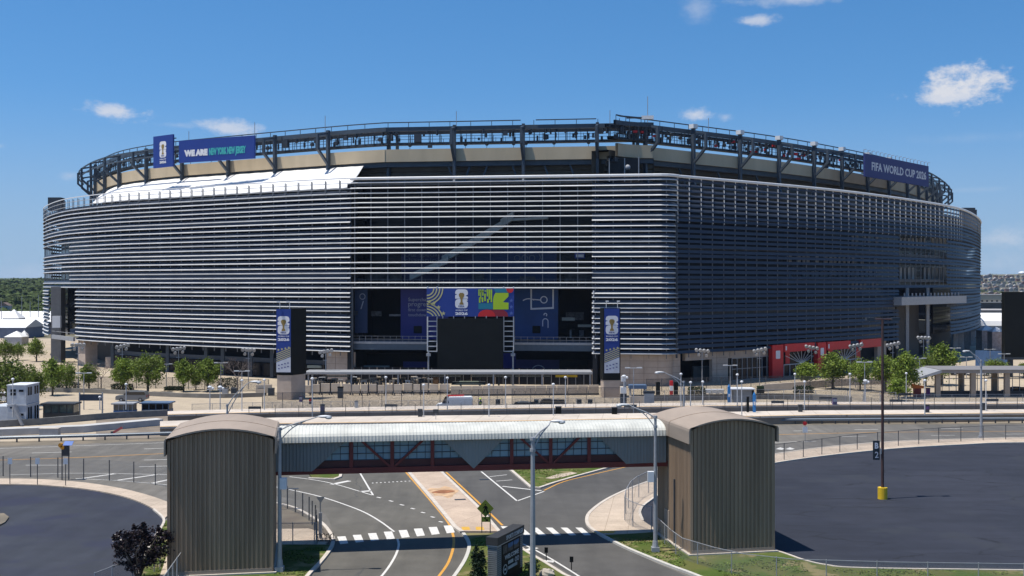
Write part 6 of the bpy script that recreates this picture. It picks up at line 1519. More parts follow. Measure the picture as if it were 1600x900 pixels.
# ---- lamps on the plaza: round head, twin box head, four-flood clusters
def post_lamp(kind, px, pyt, pyb, label, group, z=0.0):
    b = G(px, pyb, z); s_ = b.y / F; h = (pyb - pyt) * s_; nm = {'g': 'post_lamp', 't': 'twin_lamp', 'f': 'floodlight_pole', 'c': 'camera_pole'}[kind]
    t = thing(nm, label, {'g': 'lamp', 't': 'lamp', 'f': 'floodlights', 'c': 'camera pole'}[kind], b, group)
    m = MB(); m.tube(b, b + Vector((0, 0, h)), .085, 6, .06); m.build('pole', GALVL if kind in 'gc' else GALV, t); top = b + Vector((0, 0, h))
    m = MB()
    if kind == 'g': m.sphere(top + Vector((0, 0, -.05)), .21, 8, 6, (1.1, 1.1, .9)); m.build('lamp_head', TAILW, t, smooth=True)
    elif kind == 't': m.bar(top + Vector((-.9, 0, 0)), top + Vector((.9, 0, 0)), .10); m.build('crossarm', GALVL, t); m = MB(); m.box(top + Vector((-.85, 0, -.05)), (.75, .4, .16)); m.box(top + Vector((.85, 0, -.05)), (.75, .4, .16)); m.build('lamp_head', GALVL, t)
    elif kind == 'c': m.sphere(top, .3, 8, 6, (1.2, 1, .8)); m.sphere(top + Vector((.45, 0, -.2)), .22, 8, 6); m.bar(top + Vector((-.4, 0, -.35)), top + Vector((.4, 0, -.35)), .12); m.build('camera_head', TAILW, t)
    else:
        m.bar(top + Vector((-1.1, 0, 0)), top + Vector((1.1, 0, 0)), .1); m.bar(top + Vector((0, 0, -.9)), top + Vector((0, 0, .3)), .14); m.bar(top + Vector((-.5, 0, -1.6)), top + Vector((.3, 0, -1.6)), .1); m.build('crossarm', GALV, t); tilt = rng.uniform(-.4, .6)
        for q in (-1.05, -.35, .35, 1.05):
            m = MB(); c = top + Vector((q, 0, .15 + q * tilt * .45)); m.tube(c + Vector((0, .2, 0)), c + Vector((.05, -.25, -.2)), .26, 9, .34); m.build('floodlight', GALV, t)
            if q in (-.35, 1.05): m = MB(); c = c + Vector((-.3, 0, -.75)); m.tube(c + Vector((0, .2, 0)), c + Vector((.05, -.25, -.2)), .24, 9, .31); m.build('floodlight', GALV, t)
def where(px):
    L_ = [(60, 'far left by the guard house'), (160, 'left by the first hedge'), (240, 'left by the largest round tree'), (350, 'left before the undercroft'), (430, 'left of the left pylon'), (500, 'right of the left pylon'), (600, 'under the left end of the security canopy'), (700, 'before the beige barriers'), (800, 'before the white van'), (900, 'before the dark cars'), (960, 'at the right pylon'), (1060, 'before the stone wall'), (1130, 'before the stair doorway'), (1200, 'beside the blue kiosk'), (1290, 'before the red gate'), (1400, 'near the brown lot pole'), (1500, 'beside the station canopy'), (1700, 'right of the canopy')]
    return next(s_ for x, s_ in L_ if px < x)
G1, G2_, G3 = 'globe post lamps of the station', 'twin head lamps on the plaza', 'floodlight poles along the stadium'
cnt_ = {}
def lamp(kind, px, pyt, pyb, z=0.0):
    w_ = where(px); nm = {'g': 'slim globe lamp', 't': 'twin headed lamp', 'f': 'four lamp floodlight pole', 'c': 'white camera pole'}[kind]; k = cnt_.get((nm, w_), 0); cnt_[(nm, w_)] = k + 1
    post_lamp(kind, px, pyt, pyb, f"{nm} {w_}" + ['', ', second from left there', ', third from left there', ', fourth from left there'][k], {'g': G1, 't': G2_, 'f': G3, 'c': 'camera poles'}[kind], z)
for px, pt, pb in ((197, 600, 640), (413, 593, 640), (488, 591, 662), (603, 589, 637), (662, 601, 650), (699, 590, 640), (764, 601, 651), (790, 589, 637), (864.5, 600, 649), (883.5, 589, 636), (1064, 584, 636), (1079, 597, 640), (1152, 585, 634), (1159, 596, 650), (1242, 584, 628), (1257, 596, 640), (1328, 584, 630), (1416, 583, 628), (1445, 594, 648), (1540.5, 594, 642), (378, 594, 642), (20, 592, 652), (156, 620, 640), (1098, 596, 632)): lamp('g', px, pt, pb, 0 if pb > 652 or pb < 630 else ZP)
for px, pt, pb in ((131, 583, 640), (378, 580, 640), (990, 575, 655), (1141, 571, 620), (1351, 566, 640), (1437, 560, 606), (1492, 544, 585), (1510, 558, 590), (1547, 546, 585), (1569, 553, 590), (345, 567, 612), (260, 569, 610)): lamp('t', px, pt, pb)
for px, pt, pb in ((122, 539, 612), (191, 541, 606), (279, 545, 606), (388, 547, 608), (509, 549, 612), (1097, 548, 612), (1187, 547, 606), (1268, 543, 602), (1337, 540, 606), (1395, 538, 604), (1443, 528, 602)): lamp('f', px, pt, pb)
for px, pt, pb in ((328, 605, 645), (344, 605, 645), (975, 588, 640), (1352, 595, 640)): lamp('c', px, pt, pb)
# ---- security canopy, beige barriers, turnstile clutter
Yc = 206
t = thing('security_canopy', 'long flat white security canopy on thin posts before the entrance', 'canopy', (wp(700, Yc).x, Yc, 0))
a, b = wp(474, Yc), wp(926, Yc); m = MB(); m.hexa((a.x, Yc, 3.55), b - a, (0, 6, 0), (0, 0, .34)); m.build('roof', GALV, t)
m = MB(); m.hexa((a.x, Yc + .15, 3.45), b - a, (0, 5.6, 0), (0, 0, .1)); m.build('soffit', GALV, t)
for px in (482, 488, 549, 622, 695, 771, 847, 922): c = wp(px, Yc + .4); m = MB(); m.bar(c, (c.x, c.y, 3.5), .26); m.build('post', GALV, t)
BEI = mat("beige barrier cloth", (.60, .51, .41), .8, var=.10, scale=.8)
x = 399; k = 0
while x < 690:
    w_ = rng.uniform(12, 19)
    if not (418 < x < 480 and x < 470):
        b = G(x + w_ / 2, 617 + rng.uniform(-1, 1)); s_ = b.y / F; t = thing('crowd_barrier', f'beige covered barrier panel {["left of the left pylon", "at the left canopy end", "under the canopy"][0 if x < 430 else (1 if x < 540 else 2)]}, before the entrance', 'barrier', b, 'beige barrier panels before the entrance')
        m = MB(); m.box(b + Vector((0, 0, .45)), ((w_ - 2.2) * s_, .35, 13 * s_ * rng.uniform(.9, 1.08)), rng.uniform(-.05, .05)); m.build('cover', BEI, t); m = MB()
        for sg in (-.38, .38): m.box(b + Vector((sg * w_ * s_, 0, 0)), (.12, .8, .48))
        m.build('foot', STEELD, t)
    x += w_
b0, b1 = G(704, 619), G(936, 617); t = thing('barrier_wall', 'continuous beige barrier wall behind the white van and dark cars', 'wall', (b0 + b1) / 2); m = MB()
for k in range(14): p = b0.lerp(b1, (k + .02) / 14); m.hexa(p + Vector((0, 0, .3)), (b1 - b0) / 14 * .95, (0, .4, 0), (0, 0, 1.45))
m.build('cover', BEI, t); m = MB(); m.hexa(b0, b1 - b0, (0, .5, 0), (0, 0, .3)); m.build('base', STEELD, t)
# stall, scanners and people-free gear behind the barriers
t = thing('refreshment_stall', 'long low dark stall with a pale green awning behind the barrier wall', 'stall', G(730, 612)); b = G(732, 612); s_ = b.y / F; m = MB(); m.hexa(b + Vector((-26 * s_, 0, 1.3)), (52 * s_, 0, 0), (0, 3, 0), (0, 0, .35)); m.build('counter', mat("dark board", (.05, .055, .06), .6), t); m = MB(); m.prism([b + Vector((x_ * s_, -.6, z_ * s_)) for x_, z_ in ((-27, 11), (27, 11), (14, 14.5), (-14, 14.5))], (0, 3.4, 0)); m.build('awning', mat("pale awning", (.30, .34, .28), .7), t)
for k in range(60):
    px = rng.uniform(488, 690); py = rng.uniform(609, 614); b = G(px, py); s_ = b.y / F; kd = k % 4
    col = rng.choice((GALV, TAILW, STEELD, mat("dark board", (.05, .055, .06), .6), BEI))
    t = thing('walkthrough_scanner', 'grey walk-through scanner frame in the crowded security line under the canopy', 'scanner', b, 'security scanners under the canopy'); m = MB(); hh = rng.uniform(1.7, 2.3); ww = rng.uniform(.4, .9)
    for sg in (-.5, .5): m.box(b + Vector((sg * ww, 0, 0)), (.2, .6, hh))
    m.build('upright', col, t); m = MB(); m.box(b + Vector((0, 0, hh)), (ww + .3, .6, .25)); m.build('header', col, t)
for px, py, hpx, wpx, mt, nm, lab in ((572, 610, 8, 10, mat("blue bin", (.02, .07, .40), .6), 'storage_bin', 'blue bin under the canopy'), (617, 610, 12, 5, mat("orange cover", (.70, .24, .02), .6), 'orange_post', 'bright orange covered post under the canopy'), (636, 609, 8, 7, TAILW, 'white_cabinet', 'white cabinet under the canopy, left one'), (646, 609, 8, 7, TAILW, 'white_cabinet', 'white cabinet under the canopy, right one'), (681, 609, 20, 8, mat("rusty brown board", (.26, .15, .08), .7), 'brown_stack', 'brown stacked boards under the canopy'), (586, 609, 17, 7, mat("maroon cloth", (.10, .03, .035), .7), 'maroon_banner', 'maroon cloth panel under the canopy'), (1149 - 40, 626, 0, 0, None, None, None)):
    if mt is None: continue
    b = G(px, py); s_ = b.y / F; t = thing(nm, lab, 'gear', b); m = MB(); m.box(b + Vector((0, 0, .1)), (wpx * s_, .7, hpx * s_)); m.build('body', mt, t); m = MB(); m.box(b, (wpx * s_ * .8, .5, .1)); m.build('base', STEELD, t); m = MB(); m.box(b + Vector((0, 0, hpx * s_ + .1)), (wpx * s_ * 1.06, .8, .07)); m.build('lid', DPOST, t)
a, b = wp(868, Yc + 1), wp(902, Yc + 1); m = MB(); m.hexa((a.x, a.y, 2.9), b - a, (0, .1, 0), (0, 0, .4)); tag(m.build('strip_sign', mat("yellow strip", (.72, .50, .02), .6)), 'narrow yellow strip sign hanging below the right end of the canopy', 'sign')
for k, (px0, px1) in enumerate(((506, 545), (660, 720), (735, 800), (805, 860))):
    a, b = wp(px0, Yc + 1), wp(px1, Yc + 1); m = MB(); m.hexa((a.x, a.y, 2.95), b - a, (0, .1, 0), (0, 0, .28)); tag(m.build('strip_sign', mat("dim strip", (.12, .13, .12), .6, var=.9, scale=5)), 'dim lettered strip sign below the canopy, %s' % ('leftmost', 'left of the screen', 'under the black screen', 'right of the screen')[k], 'sign')
# plaza fences with dark posts
fence('security_fence', 'tall dark mesh fence across the plaza behind the far platform, left half', wl_pts([(410, 640), (560, 637), (700, 634.5), (790, 633)], 0), 2.6, 3.1, .05, CHAIND, DPOST)
fence('security_fence', 'tall dark mesh fence across the plaza behind the far platform, centre', wl_pts([(800, 632.5), (940, 630), (1020, 629)], 0), 2.6, 3.1, .05, CHAIND, DPOST)
fence('security_fence', 'dark mesh fence on the left plaza behind the hedges', wl_pts([(60, 608), (130, 607), (250, 607), (330, 610), (420, 612)], 0), 2.2, 3.6, .06, CHAIND, DPOST)
fence('security_fence', 'dark mesh fence before the red gate on the right plaza', wl_pts([(1010, 612), (1120, 609), (1240, 606), (1340, 611), (1410, 618)], 0), 2.3, 3.0, .06, CHAIND, DPOST)
fence('security_fence', 'grey mesh fence on the low wall of the right plaza', wl_pts([(1015, 627), (1130, 625), (1190, 624), (1300, 626), (1400, 629)], 0), 1.7, 2.6, .05, CHAIND, GALV)
def wall(label, pts, h, th=.4, mt=None, name='retaining_wall', z=0.0):
    P = [Vector(p[:2]) for p in pts]; m = MB(); m.sweep(P, normals2(P), [(0, z), (0, z + h), (-th, z + h), (-th, z)]); return tag(m.build(name, mt or mat("grey retaining wall", (.24, .225, .20), .85, var=.2, scale=.6)), label, 'wall')
wall('low grey retaining wall curving behind the parked pickup on the left', cat_px([(20, 612), (80, 612.5), (160, 614.5), (240, 619), (330, 622), (410, 620)], 4), .72)
wall('low grey retaining wall under the mesh fence on the right plaza', cat_px([(1015, 627), (1130, 625), (1190, 624), (1260, 625), (1330, 629)], 4), 1.0)
wall('low tan planter wall before the red gate on the right plaza', cat_px([(1190, 612), (1260, 607), (1330, 602), (1400, 600)], 4), 1.3, .4, BEI)
wall('grey concrete parapet beside the left ramp walk', wl_pts([(-60, 671), (60, 664), (180, 654), (262, 650)], 0), .9, .35, mat("grey parapet", (.20, .20, .19), .8, var=.2))
wall('pale concrete walkway wall rising to the platform at the left', wl_pts([(-80, 686), (0, 681), (130, 676), (255, 664.5)], 0), .85, 1.9, mat("pale walkway", (.50, .49, .47), .8, var=.12, scale=.6), 'walkway')
t = thing('concrete_block', 'grey concrete block in front of the pale walkway at the left', 'block', G(78, 681)); b = G(78, 681); m = MB(); m.box(b, (2.4, 1, .95)); m.build('body', GALV, t); m = MB(); m.box(b + Vector((0, 0, .95)), (2.5, 1.1, .08)); m.build('cap', KERB, t)

# ---- vehicles
CARGL = mat("car glass", (.01, .012, .015), .1, spec=.7, var=.05)
def car(label, b, L, wd, h, prof, paint, glass_z, head=1, rack=None, name='parked_car', cat='car', rot=0.0, glass_end=None):
    """side outline in (fraction of length, height); nose at -x when head < 0"""
    t = thing(name, label, cat, b); t.rotation_euler = (0, 0, rot)
    saved = b; O = Vector(saved)
    def X(f): return (f - .5) * L * head
    m = MB(); pts = [O + Vector((X(f), -wd / 2, z)) for f, z in prof]; m.prism(pts, (0, wd, 0)); m.build('body', paint, t)
    roof = [(f, z) for f, z in prof if z >= glass_z]; f0, f1 = min(f for f, z in roof), max(f for f, z in roof); zt = max(z for f, z in prof)
    m = MB(); g0, g1 = f0 + .015, (glass_end or f1 - .02)
    for sy in (-1, 1):
        y = sy * (wd / 2 + .008); q = [O + Vector((X(f), y, z)) for f, z in ((g0 - .02, glass_z + .05), (g0 + .05, zt - .12), (g1 - .04, zt - .12), (g1, glass_z + .05))]; m.prism(q, (0, -.012 * sy, 0))
    m.build('side_window', CARGL, t)
    m = MB(); fr = min((f for f, z in prof if z > zt - .15)); nose = [(f, z) for f, z in prof if f < fr and z >= glass_z - .02]
    if nose: f_, z_ = nose[-1]; m.prism([O + Vector((X(f_) - .02 * head, -wd * .42, z_ + .05)), O + Vector((X(f_) - .02 * head, wd * .42, z_ + .05)), O + Vector((X(fr) - .02 * head, wd * .40, zt - .08)), O + Vector((X(fr) - .02 * head, -wd * .40, zt - .08))], (-.012 * head, 0, .01)); m.build('windscreen', CARGL, t)
    for f in (.19, .80):
        for sy in (-1, 1):
            c = O + Vector((X(f), sy * (wd / 2 - .10), .34)); m = MB(); m.tube(c + Vector((0, -.11, 0)), c + Vector((0, .13, 0)), .34, 14); wh = m.build('wheel', RUBBER, t); m = MB(); m.tube(c + Vector((0, sy * .125, 0)), c + Vector((0, sy * .145, 0)), .19, 10); m.build('rim', GALV, wh)
    for sy in (-.35, .35): m = MB(); m.box(O + Vector((X(.0) - .01 * head, sy * wd, .68)), (.06, .3, .16)); m.build('headlight', TAILW, t)
    for sy in (-.4, .4): m = MB(); m.box(O + Vector((X(1.0) + .01 * head, sy * wd, .75)), (.06, .14, .3)); m.build('tail_light', INKR, t)
    return t
SUVP = [(0, .35), (0, .85), (.03, 1.0), (.26, 1.1), (.36, 1.62), (.42, 1.74), (.93, 1.72), (.99, 1.15), (1, .40), (.9, .28), (.72, .28), (.3, .28), (.1, .28)]
PKP = [(0, .4), (0, .9), (.03, 1.02), (.25, 1.1), (.33, 1.65), (.38, 1.75), (.58, 1.72), (.64, 1.12), (1, 1.1), (1, .5), (.9, .35), (.3, .35), (.1, .35)]
VAN = [(0, .4), (0, .85), (.04, 1.05), (.17, 1.2), (.30, 1.95), (.36, 2.15), (.97, 2.2), (1, 2.0), (1, .4), (.9, .3), (.3, .3), (.1, .3)]
SED = [(0, .35), (0, .7), (.05, .85), (.26, .95), (.40, 1.38), (.48, 1.44), (.68, 1.42), (.84, 1.02), (1, .98), (1, .4), (.9, .28), (.3, .28), (.1, .28)]
car('dark pickup with pale doors parked by the left retaining wall', G(207, 627), 5.1, 1.9, 1.8, SUVP, mat("silver paint", (.20, .21, .225), .35, .2, .03), 1.1, 1, name='parked_pickup', cat='pickup', rot=.05)
v = G(710, 641.5); t = car('white work van with red ladder on its roof behind the far platform', v, 5.6, 2.0, 2.2, VAN, TAILW, 1.2, 1, name='work_van', cat='van', glass_end=.36)
m = MB(); o_ = Vector(v)
for y in (-.5, .3): m.bar(o_ + Vector((-1.2, y, 2.32)), o_ + Vector((1.5, y, 2.38)), .1, .14)
for k in range(7): m.bar(o_ + Vector((-1.0 + .38 * k, -.5, 2.33)), o_ + Vector((-1.0 + .38 * k, .3, 2.33)), .06)
tag(m.build('ladder', INKR), 'red ladder lying on the roof of the white van', 'ladder')
car('grey saloon car behind the far platform right of the white van', G(815, 642), 5.2, 1.85, 1.45, SED, mat("grey paint", (.13, .14, .15), .3, .4, .03), .94, 1)
car('black pickup behind the far platform, left of the dark bins', G(857, 641.5), 5.6, 1.9, 1.75, PKP, mat("black paint", (.015, .016, .018), .3, .2, .03), 1.1, 1, name='parked_pickup', cat='pickup')
car('white pickup at the left edge behind the guard house', G(2, 629), 5.0, 1.9, 1.75, PKP, TAILW, 1.1, -1, name='parked_pickup', cat='pickup')
for px, py, lab, pt_ in ((1500, 586, 'dark car behind the canopy roof, left of the low tree', mat("black paint", (.015, .016, .018), .3, .2, .03)), (1530, 587, 'white car behind the canopy roof at the low tree', TAILW), (1575, 581, 'dark red car parked below the large black screen', mat("maroon paint", (.14, .02, .02), .3, .2, .03)), (1588, 617, 'dark car under the right end of the station canopy', mat("black paint", (.015, .016, .018), .3, .2, .03))): car(lab, G(px, py), 4.6, 1.8, 1.45, SED, pt_, .94, 1)
# worker in hi-vis vest, mostly hidden by the platform
b = G(750, 641.5); t = thing('person', 'person in a lime safety vest and helmet bending down beside the white van', 'person', b)
def skin(name, joints, edges, mt, parent):
    me = bpy.data.meshes.new(name); off = Vector(parent.location); me.from_pydata([Vector(j[0]) + b - off for j in joints], edges, []); o = bpy.data.objects.new(name, me); COL.objects.link(o); o.parent = parent
    sk = o.modifiers.new("skin", 'SKIN')
    for v_, j in zip(me.skin_vertices[0].data, joints): v_.radius = (j[1], j[1])
    me.skin_vertices[0].data[0].use_root = True; o.modifiers.new("sub", 'SUBSURF').levels = 1; me.materials.append(mt); return o
skin('body', [((0, 0, .95), .15), ((.05, -.15, 1.25), .17), ((.08, -.32, 1.5), .12), ((.08, -.4, 1.62), .07), ((.08, -.46, 1.74), .11), ((-.1, 0, .9), .1), ((-.12, -.08, .5), .08), ((-.12, .02, .08), .06), ((.1, 0, .9), .1), ((.13, -.06, .5), .08), ((.13, .04, .08), .06), ((-.12, -.3, 1.45), .07), ((-.2, -.5, 1.2), .05), ((-.14, -.72, 1.05), .04), ((.26, -.3, 1.45), .07), ((.34, -.5, 1.2), .05), ((.26, -.72, 1.05), .04)],
     [(0, 1), (1, 2), (2, 3), (3, 4), (0, 5), (5, 6), (6, 7), (0, 8), (8, 9), (9, 10), (2, 11), (11, 12), (12, 13), (2, 14), (14, 15), (15, 16)], mat("work clothes", (.05, .05, .08), .8), t)
skin('safety_vest', [((0, .0, 1.0), .19), ((.05, -.15, 1.27), .23), ((.08, -.30, 1.5), .19)], [(0, 1), (1, 2)], mat("lime vest", (.52, .72, .03), .7), t)
m = MB(); m.sphere(b + Vector((.08, -.47, 1.86)), .19, 10, 6, (1, 1.15, .75)); m.build('helmet', mat("lime vest", (.52, .72, .03), .7), t)

# ---- guard houses, kiosks, boards on the left
b = G(34, 664); s_ = b.y / F
t = thing('guard_house', 'two storey white container guard house at the left edge', 'building', b)
P0 = W(11, 664, b.y); x0, x1 = wp(11, b.y - .5).x, wp(41, b.y - .5).x
for lv in (0, 1):
    z = .15 + lv * 2.75; m = MB(); m.hexa((x0, b.y - .5, z), (x1 - x0, 0, 0), (.05, 4.3, 0), (0, 0, 2.68)); wll = m.build('wall', mat("white cabin wall", (.50, .54, .60), .6, var=.12), t)
    m = MB(); m.hexa((x0 - .08, b.y - .58, z + 2.62), (x1 - x0 + .16, 0, 0), (.05, 4.4, 0), (0, 0, .1)); m.build('roof', TAILW, wll)
    fx = lambda f: x0 + (x1 - x0) * f
    for (f0, f1, za, zb_) in (((.18, .46, 1.75, 2.1), (.18, .46, 1.25, 1.65), (.62, .86, 1.75, 2.05)) if lv else ((.60, .86, 1.2, 1.5), (.15, .3, 2.2, 2.4))):
        m = MB(); m.hexa((fx(f0), b.y - .54, z + za), (fx(f1) - fx(f0), 0, 0), (0, .05, 0), (0, 0, zb_ - za)); m.build('window', DARKG, wll)
    for (f0, f1) in ((.12, .24), (.30, .42), (.62, .74), (.80, .92)):
        sx_ = Vector((.05, 4.3, 0)); nrm_ = Vector((4.3, -.05, 0)).normalized(); o_ = Vector((x1, b.y - .5, z + (1.2 if lv else .3))) + sx_ * f0 + nrm_ * .03; m = MB(); m.hexa(o_, sx_ * (f1 - f0), -nrm_ * .05, (0, 0, 1.15 if lv else 2.0)); m.build('window', DARKG, wll)
m = MB(); m.hexa((x0 - 3.2, b.y - .2, .1), (3.1, 0, 0), (1.0, 5, 0), (0, 0, 2.5)); m.build('annex', mat("white cabin wall", (.50, .54, .60), .6, var=.12), t)
m = MB(); m.prism([(x0 + 1.0, b.y - 1.5, 3.0), (x0 + 1.3, b.y - 1.5, 3.0), (x0 + 2.6, b.y - 1.5, .1), (x0 + 2.3, b.y - 1.5, .1)], (0, .9, 0)); m.build('stair', GALV, t)
def booth(label, px0, px1, pyb, pyt, wallm, glassm, name='guard_booth', band=None, depth=2.2):
    a, c = G(px0, pyb), G(px1, pyb); s_ = a.y / F; h = (pyb - pyt) * s_; L = c.x - a.x; t = thing(name, label, 'booth', (a + c) / 2)
    m = MB(); m.hexa(a + Vector((0, 0, 0)), (L, 0, 0), (0, depth, 0), (0, 0, h * .42)); m.build('lower_wall', band or wallm, t)
    for f in (0, .25, .5, .75, .96): m = MB(); m.box(a + Vector((L * f + .08, .06, h * .42)), (.12, .12, h * .5)); m.build('post', wallm, t)
    m = MB(); m.hexa(a + Vector((.05, .1, h * .42)), (L - .1, 0, 0), (0, depth - .2, 0), (0, 0, h * .48)); m.build('glazing', glassm, t)
    m = MB(); m.hexa(a + Vector((-.25, -.3, h * .9)), (L + .5, 0, 0), (0, depth + .6, 0), (0, 0, h * .1)); m.build('roof', wallm, t); return t
booth('dark glass waiting booth right of the guard house', 67, 115, 656, 630, mat("dark board", (.05, .055, .06), .6), mat("grey glass", (.09, .12, .11), .15, spec=.6, var=.6, scale=.7))
booth('small grey guard booth with blue lower panel', 177, 207, 650, 630, GALV, mat("tan inside", (.26, .22, .17), .6, var=.3, scale=1), band=BLUEP)
booth('low blue guard booth with dark windows', 221, 264, 648, 629, mat("steel blue paint", (.09, .15, .25), .5), DARKG)
t = thing('sign_board', 'dark blue notice board on two tall grey posts on the left plaza', 'sign', G(142, 652)); b = G(142, 652); s_ = b.y / F
for px in (124.5, 160): m = MB(); c = G(px, 652); m.bar(c, c + Vector((0, 0, 39 * s_)), .18); m.build('post', GALV, t)
m = MB(); m.hexa(b + Vector((-17 * s_, -.1, 26 * s_)), (34 * s_, 0, 0), (0, .2, 0), (0, 0, 10 * s_)); m.build('board', mat("navy board", (.03, .045, .08), .5), t)
t = thing('traffic_cone', 'orange traffic cone on the left end of the far platform', 'cone', G(267, 652)); b = G(267, 650); m = MB(); m.tube(b + Vector((0, 0, .06)), b + Vector((0, 0, .75)), .2, 10, .05); m.build('cone', mat("cone orange", (.75, .16, .05), .6), t); m = MB(); m.box(b, (.5, .5, .06)); m.build('base', mat("cone orange", (.75, .16, .05), .6), t)
t = thing('barrier_arm', 'red and pink tilted barrier beside the track at the left', 'barrier', G(180, 680)); b = G(180, 680); m = MB(); m.bar(b + Vector((-.5, 0, .2)), b + Vector((.9, 0, 1.0)), .16, .3); m.build('arm', mat("faded red", (.5, .10, .10), .6), t); m = MB(); m.box(b + Vector((-.4, 0, 0)), (.3, .3, .5)); m.build('stand', DPOST, t)
# ---- gear standing about at the right pylon and the stone wall
def gear(px, pyb, pyt, wpx, name, label, parts, z=0.0, dep=.8, group=None):
    b = G(px, pyb, z); s_ = b.y / F; h = (pyb - pyt) * s_; w_ = wpx * s_; t = thing(name, label, 'equipment', b, group)
    for (nm, fx, fw, f0, f1, mt) in parts:
        m = MB(); m.box(b + Vector((fx * w_, 0, f0 * h)), (fw * w_, dep * (1 if fw > .5 else .7), (f1 - f0) * h)); m.build(nm, mt, t)
gear(974, 632, 588, 11, 'equipment_mast', 'white stacked equipment mast right of the framed pylon', (('cabinet', 0, .9, 0, .38, STEELD), ('panel', 0, .8, .4, .62, TAILW), ('arm', .2, .4, .62, .8, GALV), ('dome', 0, .6, .82, 1, TAILW)))
gear(996, 630, 601, 27, 'guard_booth', 'blue roofed guard booth beside the white equipment mast', (('counter', 0, .9, 0, .42, BEI), ('post', -.42, .07, .42, .8, GALV), ('post', .42, .07, .42, .8, GALV), ('roof', 0, 1.0, .8, 1, mat("steel blue paint", (.09, .15, .25), .5))), dep=2.2)
gear(1014, 636, 611, 17, 'ticket_reader', 'grey ticket reader cabinet on the far platform before the guard booth', (('body', 0, .9, 0, .85, GALV), ('lid', 0, 1.05, .85, 1, STEELD)))
gear(1028, 620, 597, 6, 'dark_column', 'dark loudspeaker column before the stone wall, near the pylon', (('body', 0, 1, .04, 1, BLACK), ('base', 0, 1.2, 0, .04, STEELD)))
gear(1049, 620, 595, 4.5, 'red_column', 'narrow red and white striped post before the stone wall', (('lower', 0, 1, 0, .4, INKR), ('middle', 0, 1, .4, .7, TAILW), ('upper', 0, 1, .7, 1, INKR)))
gear(1056, 620, 597, 6, 'dark_column', 'dark loudspeaker column before the stone wall, by the stair doorway', (('body', 0, 1, .04, 1, BLACK), ('base', 0, 1.2, 0, .04, STEELD)))
for k, px in enumerate((1106, 1116, 1126)): gear(px, 617, 608, 9, 'folded_barrier', 'white folded barrier lying on the paving left of the kiosk', (('panel', 0, 1, .3, 1, TAILW), ('leg', -.4, .12, 0, .3, GALV), ('leg', .4, .12, 0, .3, GALV)), group='folded barriers')
gear(1188, 616, 603, 11, 'planter', 'dark round planter with white plate right of the grey kiosk', (('pot', 0, 1, 0, .7, BLACK), ('plate', .05, .3, .2, .6, TAILW), ('plant', 0, .9, .7, 1, LEAFH)))
gear(532, 622, 604, 8, 'dark_cabinet', 'tall dark cabinet standing left of the beige barriers under the canopy', (('body', 0, 1, 0, .9, STEELD), ('lid', 0, 1.1, .9, 1, BLACK)))
for k, (px, lab) in enumerate(((352, 'grey utility cabinet below the bare tree'), (366, 'narrow dark cabinet below the bare tree'), (408, 'pale utility cabinet left of the blue faced pylon'), (424, 'dark utility cabinet beside the blue faced pylon'))): gear(px, 618, 606, 9, 'utility_cabinet', lab, (('body', 0, 1, 0, .92, (GALV, STEELD, BEI, STEELD)[k]), ('lid', 0, 1.1, .92, 1, DPOST)))
for k, px in enumerate((778, 838, 905, 922)): gear(px, 632, 624, 7, 'equipment_case', ('black equipment case left of the grey saloon car', 'black equipment case between the saloon and the pickup', 'black equipment case right of the dark pickup', 'rightmost black equipment case by the framed pylon')[k], (('body', 0, 1, 0, .85, BLACK), ('lid', 0, 1.05, .85, 1, STEELD)))
# ---- right: blue kiosk, station canopy, orange machine, big screen
b = G(1161, 629); s_ = b.y / F; t = thing('ticket_kiosk', 'grey ticket kiosk with flat white roof between two blue panels', 'kiosk', b); m = MB(); m.hexa(b + Vector((-15 * s_, 0, .05)), (30 * s_, 0, 0), (0, 2, 0), (0, 0, 20 * s_)); m.build('wall', mat("grey metal panel", (.26, .27, .28), .5), t); m = MB(); m.hexa(b + Vector((-20 * s_, -.4, 20.2 * s_)), (38 * s_, 0, 0), (0, 2.8, 0), (0, 0, .2)); m.build('roof', TAILW, t); m = MB(); m.box(b + Vector((15.5 * s_, .5, 0)), (.3, 1.5, 20 * s_)); m.build('side_panel', DARKG, t); m = MB(); m.box(b + Vector((-19 * s_, .4, 0)), (.35, .5, 20 * s_)); m.build('column', TAILW, t)
for px, pyb, pyt, lab in ((1139, 631, 600, 'tall blue help panel left of the grey kiosk'), (1178.5, 644, 612, 'tall blue help panel right of the grey kiosk')):
    b = G(px, pyb, 0 if px < 1150 else ZP); s_ = b.y / F; t = thing('help_panel', lab, 'panel', b); m = MB(); m.box(b, (4.2 * s_, .35, (pyb - pyt) * s_ * .86)); m.build('body', mat("bright blue panel", (.03, .22, .55), .5), t); m = MB(); m.tube(b + Vector((0, 0, (pyb - pyt) * s_ * .86)), b + Vector((0, 0, (pyb - pyt) * s_)), 2 * s_, 4, .02); m.build('top', mat("bright blue panel", (.03, .22, .55), .5), t)
    m = MB(); m.box(b + Vector((0, -.2, (pyb - pyt) * s_ * .35)), (2.6 * s_, .06, .5)); m.build('call_plate', INKW, t)
Y1 = 200; t = thing('station_canopy', 'long grey station canopy on square tan piers at the right edge', 'canopy', (wp(1540, Y1).x, Y1, 0))
z1 = Zat(577, Y1); a = wp(1467, Y1); m = MB(); m.hexa((a.x, Y1 - 1, z1 - .6), (30, 0, 0), (0, 9, 0), (0, 0, .5)); m.build('roof', mat("canopy fascia", (.34, .31, .29), .7), t)
m = MB(); m.hexa((a.x - .2, Y1 - 1.2, z1 - .1), (30.4, 0, 0), (0, 9.6, 0), (0, 0, .12)); m.build('roof_edge', mat("canopy roof", (.22, .21, .21), .6), t)
